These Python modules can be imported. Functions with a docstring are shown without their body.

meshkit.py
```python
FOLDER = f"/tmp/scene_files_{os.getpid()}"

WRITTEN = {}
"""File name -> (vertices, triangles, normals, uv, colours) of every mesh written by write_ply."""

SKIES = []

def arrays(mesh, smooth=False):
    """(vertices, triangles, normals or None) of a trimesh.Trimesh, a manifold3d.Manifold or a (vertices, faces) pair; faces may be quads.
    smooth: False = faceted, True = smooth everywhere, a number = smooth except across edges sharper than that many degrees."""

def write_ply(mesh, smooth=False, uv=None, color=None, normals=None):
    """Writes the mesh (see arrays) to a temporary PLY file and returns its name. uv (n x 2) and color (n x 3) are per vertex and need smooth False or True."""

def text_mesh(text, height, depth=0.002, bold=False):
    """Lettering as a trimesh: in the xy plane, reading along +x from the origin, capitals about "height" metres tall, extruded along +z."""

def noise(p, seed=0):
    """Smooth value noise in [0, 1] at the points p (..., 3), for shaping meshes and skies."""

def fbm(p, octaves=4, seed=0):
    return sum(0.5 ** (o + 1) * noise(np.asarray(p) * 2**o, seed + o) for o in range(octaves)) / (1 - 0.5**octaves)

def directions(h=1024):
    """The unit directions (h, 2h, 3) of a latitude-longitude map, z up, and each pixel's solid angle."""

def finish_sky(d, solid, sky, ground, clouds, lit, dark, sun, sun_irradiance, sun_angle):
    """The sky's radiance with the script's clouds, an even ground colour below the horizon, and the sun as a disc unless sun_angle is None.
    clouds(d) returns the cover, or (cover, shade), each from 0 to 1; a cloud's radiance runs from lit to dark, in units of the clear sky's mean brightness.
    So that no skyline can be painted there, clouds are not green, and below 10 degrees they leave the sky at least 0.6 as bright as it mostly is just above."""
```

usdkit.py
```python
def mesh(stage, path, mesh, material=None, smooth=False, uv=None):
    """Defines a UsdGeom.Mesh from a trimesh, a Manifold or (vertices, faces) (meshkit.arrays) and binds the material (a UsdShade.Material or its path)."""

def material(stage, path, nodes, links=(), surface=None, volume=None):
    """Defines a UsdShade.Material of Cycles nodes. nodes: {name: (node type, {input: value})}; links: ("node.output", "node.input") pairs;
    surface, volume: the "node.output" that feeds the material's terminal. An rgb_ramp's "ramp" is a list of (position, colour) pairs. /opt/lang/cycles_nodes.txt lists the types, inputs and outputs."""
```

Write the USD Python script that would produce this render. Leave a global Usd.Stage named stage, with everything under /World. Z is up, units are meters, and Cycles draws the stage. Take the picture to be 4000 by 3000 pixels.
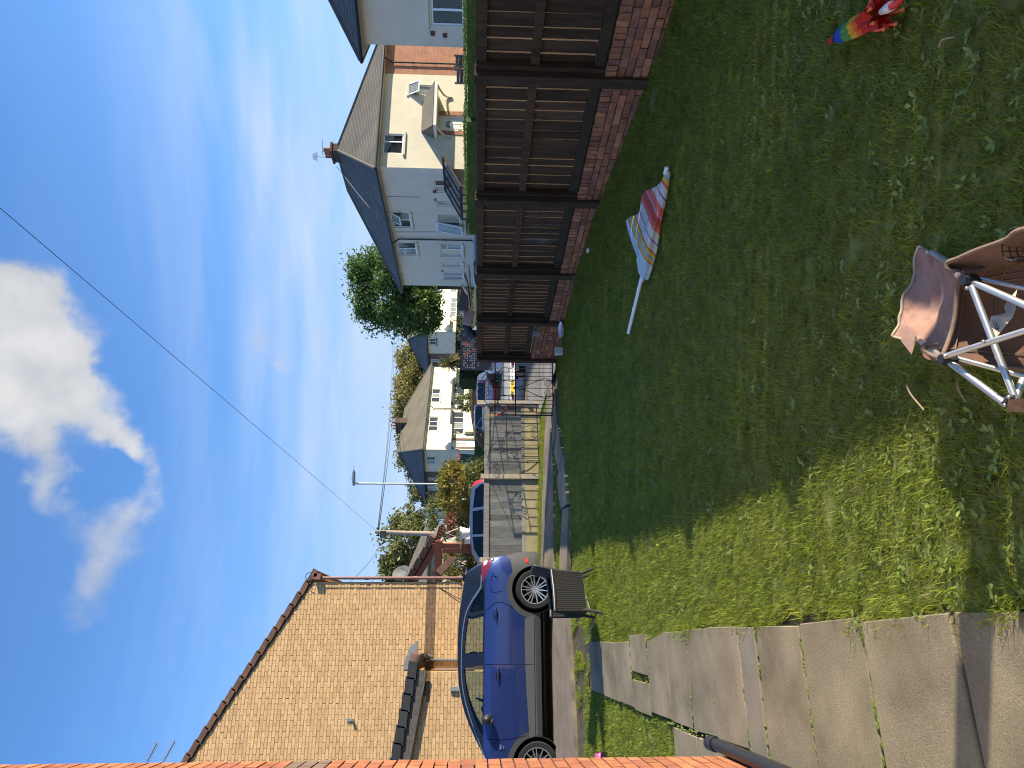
import math, random
import numpy as np, trimesh, usdkit, meshkit
import manifold3d as m3
from shapely.geometry import Polygon, LineString, Point, box as sbox
from shapely.ops import unary_union
from scipy.interpolate import RBFInterpolator
from pxr import Usd, UsdGeom, UsdLux, UsdShade, Sdf, Gf, Vt

stage = Usd.Stage.CreateInMemory()
UsdGeom.SetStageUpAxis(stage, 'Z'); UsdGeom.SetStageMetersPerUnit(stage, 1.0)
UsdGeom.Xform.Define(stage, '/World'); UsdGeom.Scope.Define(stage, '/World/Looks')
rng = np.random.default_rng(7); random.seed(7)

# ---------------------------------------------------------------- camera (a phone held on its side: the picture's left is up)
F, EYE = 2773.0, np.array([0, 0, 1.57])
yaw, pitch, roll = math.radians(20), math.atan(125 / F), 0.012
fh = np.array([math.sin(yaw), math.cos(yaw), 0]); r0 = np.array([math.cos(yaw), -math.sin(yaw), 0]); UP = np.array([0, 0, 1.0])
cd = fh * math.cos(pitch) - UP * math.sin(pitch); u0 = UP * math.cos(pitch) + fh * math.sin(pitch)
cr = r0 * math.cos(roll) + u0 * math.sin(roll); cu = u0 * math.cos(roll) - r0 * math.sin(roll)
cam = UsdGeom.Camera.Define(stage, '/World/camera')
cx_, cy_, cz_ = -cu, cr, -cd
cam.AddTransformOp().Set(Gf.Matrix4d(*cx_, 0, *cy_, 0, *cz_, 0, *EYE, 1))
cam.CreateHorizontalApertureAttr(36.0); cam.CreateVerticalApertureAttr(27.0)
cam.CreateFocalLengthAttr(36.0 * F / 4000); cam.CreateClippingRangeAttr(Gf.Vec2f(0.05, 4000))
cam.CreateExposureAttr(1.15)

# ---------------------------------------------------------------- sun and sky
SUN_EL = math.radians(19.3); _h = np.array([0.93, -0.368]); _h /= np.linalg.norm(_h)
sunv = np.array([*(_h * math.cos(SUN_EL)), math.sin(SUN_EL)])
sun = UsdLux.DistantLight.Define(stage, '/World/sun')
sun.CreateIntensityAttr(1.2); sun.CreateAngleAttr(0.5); sun.CreateNormalizeAttr(True); sun.CreateColorAttr(Gf.Vec3f(1.0, 0.90, 0.70))
_x = np.cross([0, 0, 1.0], sunv); _x /= np.linalg.norm(_x); _y = np.cross(sunv, _x)
sun.AddTransformOp().Set(Gf.Matrix4d(*_x, 0, *_y, 0, *sunv, 0, 0, 0, 0, 1))

def dirn(V, Y):
    q = cd + cr * ((1500 - Y) / F) + cu * ((2000 - V) / F)
    return q / np.linalg.norm(q)

def build_sky():
    n = {"g": ("texture_coordinate", {}),
         "sky": ("sky_texture", {"sky_type": "single_scattering", "sun_disc": False, "sun_elevation": SUN_EL, "sun_rotation": math.atan2(sunv[0], sunv[1]), "air_density": 1.0, "aerosol_density": 0.55, "ozone_density": 1.6}),
         "warp": ("noise_texture", {"scale": 7.0, "detail": 5.0, "roughness": 0.6}),
         "wsub": ("vector_math", {"math_type": "subtract", "vector2": (0.5, 0.5, 0.5)}),
         "wscl": ("vector_math", {"math_type": "scale", "scale": 0.13}),
         "dir": ("vector_math", {"math_type": "add"})}
    L = [("g.generated", "warp.vector"), ("warp.color", "wsub.vector1"), ("wsub.vector", "wscl.vector1"), ("g.generated", "dir.vector1"), ("wscl.vector", "dir.vector2")]
    # a broken cumulus: soft round masses that noise makes ragged, one of them an opening
    blobs = [(60, 1300, 240, 1.15), (200, 1420, 220, 1.05), (90, 1560, 230, 1.1), (330, 1560, 170, .85), (440, 1690, 120, .85), (520, 1770, 100, .8), (545, 1880, 90, .75), (500, 1990, 105, .7),
             (130, 1760, 120, .85), (190, 1870, 95, .75), (260, 1960, 95, .65), (370, 2060, 120, .62), (450, 2180, 140, .62), (390, 2320, 150, .58), (380, 1840, 105, -1.1), (-220, 1400, 330, 1.0), (-150, 1180, 190, .5), (140, 1190, 110, .5), (300, 1400, 120, .3),
             (1015, 1320, 95, .62), (1075, 1390, 75, .5), (960, 1250, 60, .25), (1440, 1470, 75, .4), (1400, 1370, 36, .4), (1110, 2060, 80, .34), (1150, 2150, 60, .28), (300, 2880, 130, .26), (850, 2560, 90, .26), (1190, 420, 80, .25)]
    prev = None
    for i, (V, Y, R, a) in enumerate(blobs):
        c = dirn(V, Y); s = 1.25 * R / F
        n[f"d{i}"] = ("vector_math", {"math_type": "distance", "vector2": tuple(c)})
        n[f"m{i}"] = ("map_range", {"range_type": "smootherstep", "from_min": 0.0, "from_max": s, "to_min": a, "to_max": 0.0, "clamp": True})
        L += [("dir.vector", f"d{i}.vector1"), (f"d{i}.value", f"m{i}.value")]
        if prev:
            n[f"a{i}"] = ("math", {"math_type": "add"})
            L += [(prev, f"a{i}.value1"), (f"m{i}.result", f"a{i}.value2")]; prev = f"a{i}.value"
        else: prev = f"m{i}.result"
    n["fine"] = ("noise_texture", {"scale": 13.0, "detail": 8.0, "roughness": 0.62})
    n["fmul"] = ("math", {"math_type": "multiply_add", "value2": 1.7, "value3": 0.08})
    n["cum"] = ("math", {"math_type": "multiply"})
    n["cumr"] = ("map_range", {"range_type": "smoothstep", "from_min": 0.14, "from_max": 1.3, "to_min": 0.0, "to_max": 0.92, "clamp": True})
    L += [("g.generated", "fine.vector"), ("fine.fac", "fmul.value1"), (prev, "cum.value1"), ("fmul.value", "cum.value2"), ("cum.value", "cumr.value")]
    # thin streaks of high cloud, level with the horizon
    n["map"] = ("mapping", {"scale": (1.5, 1.5, 11.0)}); n["st"] = ("noise_texture", {"scale": 1.5, "detail": 6.0, "roughness": 0.5, "distortion": 0.15})
    n["xyz"] = ("separate_xyz", {})
    n["str"] = ("map_range", {"range_type": "smoothstep", "from_min": 0.30, "from_max": 0.76, "to_min": 0.0, "to_max": 0.85, "clamp": True})
    n["e1"] = ("map_range", {"range_type": "smoothstep", "from_min": 0.46, "from_max": 0.24, "to_min": 0.06, "to_max": 1.0, "clamp": True})
    n["e2"] = ("map_range", {"range_type": "smoothstep", "from_min": 0.0, "from_max": 0.10, "to_min": 0.35, "to_max": 1.0, "clamp": True})
    n["sm"] = ("math", {"math_type": "multiply"}); n["sm2"] = ("math", {"math_type": "multiply"})
    side = r0 * 0.75 + fh * 0.66
    n["az"] = ("vector_math", {"math_type": "dot_product", "vector2": tuple(side)})
    n["azr"] = ("map_range", {"range_type": "smoothstep", "from_min": 0.25, "from_max": 0.9, "to_min": 0.42, "to_max": 1.0, "clamp": True})
    n["sm3"] = ("math", {"math_type": "multiply"})
    L += [("g.generated", "map.vector"), ("map.vector", "st.vector"), ("g.generated", "xyz.vector"), ("st.fac", "str.value"), ("xyz.z", "e1.value"), ("xyz.z", "e2.value"),
          ("str.result", "sm.value1"), ("e1.result", "sm.value2"), ("sm.value", "sm2.value1"), ("e2.result", "sm2.value2"), ("g.generated", "az.vector1"), ("az.value", "azr.value"), ("sm2.value", "sm3.value1"), ("azr.result", "sm3.value2")]
    n["tint"] = ("mix_color", {"blend_type": "multiply", "fac": 1.0, "b": SKY_TINT, "use_clamp": False})
    n["hz"] = ("map_range", {"range_type": "smoothstep", "from_min": 0.40, "from_max": -0.02, "to_min": 0.0, "to_max": 0.85, "clamp": True}); n["mixh"] = ("mix_color", {"use_clamp": False, "b": HORIZON}); n["mixs"] = ("mix_color", {"use_clamp": False, "b": STREAK}); n["cfine"] = ("noise_texture", {"scale": 8.0, "detail": 6.0})
    n["ccol"] = ("rgb_ramp", {"ramp": [(0.3, CLOUD_DARK), (0.62, CLOUD_LIT)]})
    n["csc"] = ("vector_math", {"math_type": "scale", "scale": CLOUD_SCALE}); n["mixc"] = ("mix_color", {"use_clamp": False})
    n["bg"] = ("background_shader", {"strength": SKY_STRENGTH})
    L += [("sky.color", "tint.a"), ("xyz.z", "hz.value"), ("hz.result", "mixh.fac"), ("tint.result", "mixh.a"), ("mixh.result", "mixs.a"), ("sm3.value", "mixs.fac"), ("mixs.result", "mixc.a"), ("g.generated", "cfine.vector"), ("cfine.fac", "ccol.fac"), ("ccol.color", "csc.vector1"), ("csc.vector", "mixc.b"), ("cumr.result", "mixc.fac"), ("mixc.result", "bg.color")]
    m = usdkit.material(stage, '/World/Looks/sky_look', n, L, surface="bg.background")
    dome = UsdLux.DomeLight.Define(stage, '/World/sky')
    UsdShade.MaterialBindingAPI.Apply(dome.GetPrim()).Bind(m)
    dome.GetPrim().SetCustomDataByKey('kind', 'structure')
SKY_STRENGTH, SKY_TINT, HORIZON, STREAK, CLOUD_LIT, CLOUD_DARK, CLOUD_SCALE = 0.118, (0.49, 0.77, 1.10), (1.75, 2.3, 3.3), (2.75, 3.1, 3.75), (1.0, 0.99, 0.97), (0.50, 0.54, 0.60), 3.15
build_sky()

# ---------------------------------------------------------------- helpers
ORG, COUNT = {'/World': np.zeros(3)}, {}
def uniq(parent, name):
    k = (parent, name); c = COUNT.get(k, 0); COUNT[k] = c + 1
    return f"{parent}/{name}" + (f"_{c:03d}" if c else "")
def tag(path, label=None, cat=None, group=None, kind=None):
    p = stage.GetPrimAtPath(path)
    for k, v in (('label', label), ('category', cat), ('group', group), ('kind', kind)):
        if v: p.SetCustomDataByKey(k, v)
def thing(name, loc, label, cat, group=None):
    path = uniq('/World', name); x = UsdGeom.Xform.Define(stage, path); x.AddTranslateOp().Set(Gf.Vec3d(*map(float, loc)))
    ORG[path] = np.array(loc, float); tag(path, label, cat, group); return path
def obj(name, mesh, mat, parent='/World', smooth=False, label=None, cat=None, group=None, kind=None):
    path = uniq(parent, name); o = ORG[parent]; ORG[path] = o
    if isinstance(mesh, MB): mesh = mesh.mesh()
    v, f, nrm = meshkit.arrays(mesh, smooth)
    usdkit.mesh(stage, path, (v - o, f), MATS[mat])
    if nrm is not None:
        g = UsdGeom.Mesh.Get(stage, path); g.CreateNormalsAttr(Vt.Vec3fArray.FromNumpy(nrm.astype(np.float32))); g.SetNormalsInterpolation('vertex')
    tag(path, label, cat, group, kind); return path
def copy_of(src, loc, label=None, group=None, rz=0.0, cat=None):
    name = src.rsplit('/', 1)[1].rstrip('0123456789').rstrip('_')
    path = uniq('/World', name); x = UsdGeom.Xform.Define(stage, path); x.GetPrim().GetReferences().AddInternalReference(src)
    x.ClearXformOpOrder(); x.AddTranslateOp().Set(Gf.Vec3d(*map(float, loc)))
    if rz: x.AddRotateZOp().Set(rz)
    x.GetPrim().SetInstanceable(True); tag(path, label, cat, group); return path

def unit(v): v = np.asarray(v, float); return v / max(np.linalg.norm(v), 1e-12)
BOXF = np.array([[0,2,1],[0,3,2],[4,5,6],[4,6,7],[0,1,5],[0,5,4],[1,2,6],[1,6,5],[2,3,7],[2,7,6],[3,0,4],[3,4,7]])
BOXV = np.array([[-1,-1,-1],[1,-1,-1],[1,1,-1],[-1,1,-1],[-1,-1,1],[1,-1,1],[1,1,1],[-1,1,1]]) * 0.5
class MB:
    def __init__(s): s.v, s.f, s.n = [], [], 0
    def add(s, v, f):
        v = np.asarray(v, float); s.v.append(v); s.f.append(np.asarray(f, int) + s.n); s.n += len(v); return s
    def box(s, c, size, rz=0.0, R=None, jit=0.0):
        v = BOXV * np.asarray(size, float)
        if jit: v = v + rng.uniform(-jit, jit, v.shape)
        if rz:
            a, b = math.cos(rz), math.sin(rz); v = v @ np.array([[a, b, 0], [-b, a, 0], [0, 0, 1]])
        if R is not None: v = v @ np.asarray(R).T
        return s.add(v + np.asarray(c, float), BOXF)
    def frame(s, o, ax, ay, az, lo, hi):            # a box in a frame: o + x*ax + y*ay + z*az
        lo, hi = np.array(lo, float), np.array(hi, float); v = (BOXV + 0.5) * (hi - lo) + lo
        return s.add(np.asarray(o) + v[:, :1] * np.asarray(ax) + v[:, 1:2] * np.asarray(ay) + v[:, 2:] * np.asarray(az), BOXF)
    def beam(s, a, b, w, h, up=(0, 0, 1)):
        a, b = np.asarray(a, float), np.asarray(b, float); z = unit(b - a); x = np.cross(up, z)
        if np.linalg.norm(x) < 1e-6: x = np.cross((0, 1, 0), z)
        x = unit(x); y = np.cross(z, x)
        v = BOXV * np.array([w, h, np.linalg.norm(b - a)])
        return s.add((a + b) / 2 + v[:, :1] * x + v[:, 1:2] * y + v[:, 2:] * z, BOXF)
    def tube(s, pts, r, n=8, cap=True):
        p = np.asarray(pts, float); k = len(p); rr = np.full(k, r) if np.ndim(r) == 0 else np.asarray(r, float)
        t = np.gradient(p, axis=0); t /= np.maximum(np.linalg.norm(t, axis=1, keepdims=True), 1e-9)
        ref = np.array([0, 0, 1.0]) if abs(t[0][2]) < 0.9 else np.array([0, 1.0, 0]); x = unit(np.cross(ref, t[0])); vs = []
        for i in range(k):
            x = unit(x - t[i] * (x @ t[i])); y = np.cross(t[i], x); a = np.linspace(0, 2 * np.pi, n, endpoint=False)
            vs.append(p[i] + rr[i] * (np.cos(a)[:, None] * x + np.sin(a)[:, None] * y))
        f = []
        for i in range(k - 1):
            for j in range(n):
                a, b = i * n + j, i * n + (j + 1) % n; f += [[a, b, b + n], [a, b + n, a + n]]
        if cap:
            for j in range(1, n - 1): f += [[0, j + 1, j], [(k - 1) * n, (k - 1) * n + j, (k - 1) * n + j + 1]]
        return s.add(np.vstack(vs), f)
    def prism(s, poly, o, ex, ey, n, t):             # a 2-D polygon (holes allowed) on the plane o, ex, ey; t thick along n
        g = poly if isinstance(poly, Polygon) else Polygon(poly)
        for q in getattr(g, 'geoms', [g]):
            if q.is_empty or q.area < 1e-9: continue
            m = trimesh.creation.extrude_polygon(q, t, engine='earcut'); v = np.asarray(m.vertices)
            s.add(np.asarray(o) + v[:, :1] * np.asarray(ex) + v[:, 1:2] * np.asarray(ey) + v[:, 2:] * np.asarray(n), m.faces)
        return s
    def quad(s, *p): return s.add(np.array(p, float), [[0, 1, 2], [0, 2, 3]] if len(p) == 4 else [[0, 1, 2]])
    def slab(s, p, t):                               # a planar polygon of 3-D points, t thick against its normal
        p = np.array(p, float); nrm = unit(np.cross(p[1] - p[0], p[2] - p[0])); q = p - nrm * t; k = len(p); f = []
        for i in range(1, k - 1): f += [[0, i, i + 1], [k, k + i + 1, k + i]]
        for i in range(k): j = (i + 1) % k; f += [[i, i + k, j + k], [i, j + k, j]]
        return s.add(np.vstack([p, q]), f)
    def trim(s, m): return s.add(m.vertices, m.faces)
    def ell(s, c, r, sub=2, R=None):
        m = trimesh.creation.icosphere(sub); v = m.vertices * np.asarray(r)
        if R is not None: v = v @ np.asarray(R).T
        return s.add(v + np.asarray(c), m.faces)
    def mesh(s): return np.vstack(s.v), np.vstack(s.f)
def grid(P):                                          # P: (a, b, 3) -> vertices, triangles
    a, b = P.shape[:2]; i = np.arange(a * b).reshape(a, b)
    q = np.stack([i[:-1, :-1], i[1:, :-1], i[1:, 1:], i[:-1, 1:]], -1).reshape(-1, 4)
    return P.reshape(-1, 3), np.vstack([q[:, [0, 1, 2]], q[:, [0, 2, 3]]])
def grid2(P, t):                                      # the same sheet with a thickness t (vector or scalar in z)
    v, f = grid(P); tt = np.asarray(t if np.ndim(t) else (0, 0, t)); a, b = P.shape[:2]
    n = len(v); i = np.arange(n).reshape(a, b); rim = np.concatenate([i[0, :-1], i[:-1, -1], i[-1, :0:-1], i[:0:-1, 0]])
    e = [[x, y, y + n] for x, y in zip(rim, np.roll(rim, -1))] + [[x, y + n, x + n] for x, y in zip(rim, np.roll(rim, -1))]
    return np.vstack([v, v + tt]), np.vstack([f, f[:, ::-1] + n, e])
def catmull(pts, n=8):
    p = np.asarray(pts, float); p = np.vstack([2 * p[0] - p[1], p, 2 * p[-1] - p[-2]]); out = []
    for i in range(1, len(p) - 2):
        for t in np.linspace(0, 1, n, endpoint=False):
            a, b, c, d = p[i - 1], p[i], p[i + 1], p[i + 2]
            out.append(0.5 * ((2 * b) + (-a + c) * t + (2 * a - 5 * b + 4 * c - d) * t * t + (-a + 3 * b - 3 * c + d) * t ** 3))
    return np.array(out + [p[-2]])
def P(V, Y, D): return EYE + D * (cd + cr * ((1500 - Y) / F) + cu * ((2000 - V) / F))      # where a sight line of the photograph is D metres deep
def onplane(V, Y, o, n):
    q = cd + cr * ((1500 - Y) / F) + cu * ((2000 - V) / F); o, n = np.asarray(o, float), np.asarray(n, float)
    return EYE + q * (((o - EYE) @ n) / (q @ n))

# ---------------------------------------------------------------- materials
MATS = {}
def mt(name, col, rough=0.7, var=0.12, scale=6.0, bump=0.0, bscale=60.0, spec=0.3, metal=0.0, coat=0.0, island=0.0, orand=0.0, stretch=None, col2=None, fine=0.0, sheen=0.0, transl=0.0, bdist=0.01):
    col = np.array(col, float); n = {"p": ("principled_bsdf", {"roughness": rough, "specular_ior_level": spec, "metallic": metal, "coat_weight": coat, "sheen_weight": sheen}), "g": ("geometry", {})}; L = []
    src = "g.position"
    if stretch is not None: n["mp"] = ("mapping", {"scale": tuple(stretch)}); L += [(src, "mp.vector")]; src = "mp.vector"
    c2 = np.array(col2, float) if col2 is not None else col * (1 + var); c1 = col * (1 - var) if col2 is None else col
    n["no"] = ("noise_texture", {"scale": scale, "detail": 5.0, "roughness": 0.6}); n["ra"] = ("rgb_ramp", {"ramp": [(0.3, tuple(c1)), (0.7, tuple(c2))]})
    L += [(src, "no.vector"), ("no.fac", "ra.fac")]; out = "ra.color"
    if fine:
        n["fn"] = ("noise_texture", {"scale": 90.0, "detail": 4.0, "roughness": 0.7}); n["fr"] = ("map_range", {"from_min": 0.3, "from_max": 0.7, "to_min": 1 - fine, "to_max": 1 + fine, "clamp": True}); n["fh"] = ("hsv", {})
        L += [("g.position", "fn.vector"), ("fn.fac", "fr.value"), ("fr.result", "fh.value"), (out, "fh.color")]; out = "fh.color"
    for key, amt, s_ in (("i", island, "g.random_per_island"), ("o", orand, "oi.random")):
        if amt:
            if key == "o": n["oi"] = ("object_info", {})
            n[key + "r"] = ("map_range", {"to_min": 1 - amt, "to_max": 1 + amt}); n[key + "h"] = ("hsv", {})
            L += [(s_, key + "r.value"), (key + "r.result", key + "h.value"), (out, key + "h.color")]; out = key + "h.color"
    L.append((out, "p.base_color"))
    if bump:
        n["bn"] = ("noise_texture", {"scale": bscale, "detail": 6.0, "roughness": 0.65}); n["bu"] = ("bump", {"strength": bump, "distance": bdist})
        L += [(src, "bn.vector"), ("bn.fac", "bu.height"), ("bu.normal", "p.normal")]
    surf = "p.BSDF"
    if transl:
        n["tr"] = ("translucent_bsdf", {}); n["mx"] = ("mix_closure", {"fac": transl}); L += [(out, "tr.color"), ("p.BSDF", "mx.closure1"), ("tr.BSDF", "mx.closure2")]; surf = "mx.closure"
    MATS[name] = usdkit.material(stage, '/World/Looks/' + name, n, L, surface=surf); return name
def glass(name, tint=(0.75, 0.8, 0.78), rough=0.02, through=0.8):
    n = {"t": ("transparent_bsdf", {"color": tint}), "g": ("glossy_bsdf", {"color": (1, 1, 1), "roughness": rough}), "f": ("fresnel", {"IOR": 1.5}), "m": ("mix_closure", {})}
    MATS[name] = usdkit.material(stage, '/World/Looks/' + name, n, [("f.fac", "m.fac"), ("t.BSDF", "m.closure1"), ("g.BSDF", "m.closure2")], surface="m.closure")
def brickmat(name, c1, c2, mortar, ang, w=0.225, h=0.075, ms=0.010, rough=0.85):
    n = {"g": ("geometry", {}), "s": ("separate_xyz", {}), "ux": ("math", {"math_type": "multiply", "value2": math.cos(ang)}), "uy": ("math", {"math_type": "multiply_add", "value2": math.sin(ang)}), "c": ("combine_xyz", {}),
         "b": ("brick_texture", {"scale": 1.0, "brick_width": w, "row_height": h, "mortar_size": ms, "color1": c1, "color2": c2, "mortar": mortar, "bias": 0.0}), "no": ("noise_texture", {"scale": 3.0, "detail": 5.0}),
         "mr": ("map_range", {"to_min": 0.75, "to_max": 1.25}), "hv": ("hsv", {}), "bu": ("bump", {"strength": 0.5, "distance": 0.01, "invert": True}), "p": ("principled_bsdf", {"roughness": rough, "specular_ior_level": 0.2})}
    L = [("g.position", "s.vector"), ("s.x", "ux.value1"), ("s.y", "uy.value1"), ("ux.value", "uy.value3"), ("uy.value", "c.x"), ("s.z", "c.y"), ("c.vector", "b.vector"), ("g.position", "no.vector"), ("no.fac", "mr.value"), ("mr.result", "hv.value"), ("b.color", "hv.color"), ("hv.color", "p.base_color"), ("b.fac", "bu.height"), ("bu.normal", "p.normal")]
    MATS[name] = usdkit.material(stage, '/World/Looks/' + name, n, L, surface="p.BSDF")
# paints and stuffs
mt('soil', (0.075, 0.062, 0.035), 0.95, 0.5, 9, bump=0.6, bscale=50)
mt('ground_far', (0.06, 0.085, 0.03), 0.95, 0.4, 1.5)
mt('concrete', (0.14, 0.115, 0.077), 0.9, 0.22, 2.1, bump=0.5, bscale=150, fine=0.22, orand=0.10, col2=(0.285, 0.235, 0.16))
mt('concrete_wet', (0.22, 0.195, 0.15), 0.5, 0.15, 4, bump=0.5, bscale=160, fine=0.2)
mt('drive', (0.185, 0.15, 0.115), 0.92, 0.3, 2.0, bump=0.6, bscale=70, fine=0.25)
mt('road', (0.21, 0.195, 0.17), 0.9, 0.25, 1.0, bump=0.3, bscale=60, fine=0.15)
mt('kerb', (0.25, 0.235, 0.20), 0.9, 0.15, 4, bump=0.3)
mt('moss', (0.12, 0.16, 0.03), 0.95, 0.5, 14, bump=0.8, bscale=90)
mt('grass_a', (0.52, 0.64, 0.07), 0.5, 0.35, 1.3, spec=0.25, island=0.6, orand=0.34, transl=0.45, col2=(0.66, 0.72, 0.11))
mt('grass_b', (0.44, 0.59, 0.06), 0.5, 0.35, 1.1, spec=0.25, island=0.6, orand=0.34, transl=0.45, col2=(0.60, 0.70, 0.095))
mt('grass_dry', (0.5, 0.43, 0.2), 0.7, 0.3, 3, island=0.3, transl=0.25)
mt('weed_leaf', (0.30, 0.39, 0.09), 0.5, 0.25, 5, spec=0.3, island=0.25, orand=.2, transl=0.3)
mt('fence_wood', (0.062, 0.037, 0.022), 0.85, 0.45, 3.0, bump=0.5, bscale=30, stretch=(6, 6, 0.7), orand=0.25, spec=0.2, fine=0.2)
mt('post_wood', (0.055, 0.034, 0.021), 0.85, 0.45, 4.0, bump=0.5, bscale=30, stretch=(5, 5, 0.8), orand=0.2, spec=0.2, fine=0.2)
mt('mossy_wood', (0.028, 0.020, 0.014), 0.9, 0.5, 5.0, bump=0.5, bscale=30, col2=(0.05, 0.036, 0.017))
for k, c in enumerate([(0.30, 0.125, 0.065), (0.25, 0.105, 0.06), (0.35, 0.16, 0.085), (0.21, 0.10, 0.065)]): mt(f'garden_brick_{k}', c, 0.92, 0.3, 14, bump=0.9, bscale=45, fine=0.25, orand=0.18)
mt('mortar', (0.16, 0.135, 0.105), 0.95, 0.3, 9, bump=0.6, bscale=60)
mt('mortar_dark', (0.07, 0.056, 0.042), 0.95, 0.4, 9, bump=0.6, bscale=60)
mt('chalk', (0.16, 0.16, 0.165), 0.95, 0.3, 40)

# ---------------------------------------------------------------- lie of the land
_gp = np.array([(5.2, 5.4, 0), (5.2, 3.6, -.03), (0, 2, 0), (0, 5, .0), (-.66, 4.7, 0), (3, 6, .06), (5.2, 7.3, .13), (5.2, 9.2, .18), (5.2, 11, .15), (5.2, 12.8, .08), (5.3, 16, .13), (2, 16.2, .24), (-3, 16.2, .29), (.8, 12.2, .27), (-2, 12.2, .28), (.6, 9, .12), (3.5, 12, .15),
                (5, 0, -.02), (-5, 0, 0), (-3, 9, .08), (-.6, 9.8, .07), (1.4, 10.9, .165), (2.2, 11.3, .15), (1.7, 14.6, .27), (4, 14.2, .19), (-6, 16, .3), (-8, 10, .2), (0, -5, 0), (8, 5, 0), (8, 15, .1), (-6, 5, 0), (.0, 7, .03)])
_rbf = RBFInterpolator(_gp[:, :2], _gp[:, 2], kernel='thin_plate_spline', smoothing=0.002)
def G(x, y):
    x, y = np.broadcast_arrays(np.asarray(x, float), np.asarray(y, float)); s = x.shape
    return _rbf(np.stack([np.clip(x.ravel(), -8, 7), np.clip(y.ravel(), -4, 16.5)], 1)).reshape(s)
def g1(x, y): return float(G(x, y))
def Hz(x, y):
    x, y = np.asarray(x, float), np.asarray(y, float)
    return 0.08 + np.clip((y - 17) * 0.03, 0, 2.6) + np.clip((x - 13) * 0.12, 0, 1.1) + np.clip(1.4 - x, 0, 1) * 0.2
def PG(V, Y):                                          # a sight line's meeting with the lawn
    z = 0.1
    for _ in range(6): q = onplane(V, Y, (0, 0, z), (0, 0, 1)); z = g1(q[0], q[1])
    return q

def sheet(name, x0, x1, y0, y1, step, zf, mat, kind='structure'):
    xs, ys = np.linspace(x0, x1, max(2, int(round((x1 - x0) / step)) + 1)), np.linspace(y0, y1, max(2, int(round((y1 - y0) / step)) + 1))
    X, Y_ = np.meshgrid(xs, ys, indexing='ij'); return obj(name, grid(np.stack([X, Y_, zf(X, Y_)], -1)), mat, smooth=True, kind=kind)
sheet('lawn', -12, 5.12, -6, 16.35, 0.2, lambda x, y: G(x, y) - 0.035 + 0.012 * (meshkit.noise(np.stack([x * 2.2, y * 2.2, 0 * x], -1)) - .5), 'soil')
def far(x, y):
    z = Hz(x, y); inn = (x > -12.2) & (x < 5.3) & (y > -6.5) & (y < 16.4); return np.where(inn, -0.6, z - 0.02)
def warp_axis(a, b, c, d, s): return np.unique(np.round(np.concatenate([np.linspace(a, b, 9), np.arange(b, c, s), np.linspace(c, d, 22)]), 3))
X, Y_ = np.meshgrid(warp_axis(-260, -14, 60, 420, 1.35), warp_axis(-160, -8, 90, 620, 1.4), indexing='ij')
obj('ground', grid(np.stack([X, Y_, far(X, Y_)], -1)), 'ground_far', smooth=True, kind='structure')
sheet('road', 6.6, 11.2, -12, 70, 1.5, lambda x, y: Hz(x, y) + 0.012, 'road')
sheet('pavement', 5.27, 6.45, -12, 12.4, 1.2, lambda x, y: Hz(x, y) + 0.05, 'road')
sheet('driveway_apron', 4.95, 6.6, 12.6, 16.1, 0.35, lambda x, y: np.where(x < 5.4, G(x, y) + 0.03, Hz(x, y) + 0.035), 'road')
sheet('side_road', -20, 6.6, 16.45, 29.5, 1.5, lambda x, y: Hz(x, y) + 0.012, 'road')

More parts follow.
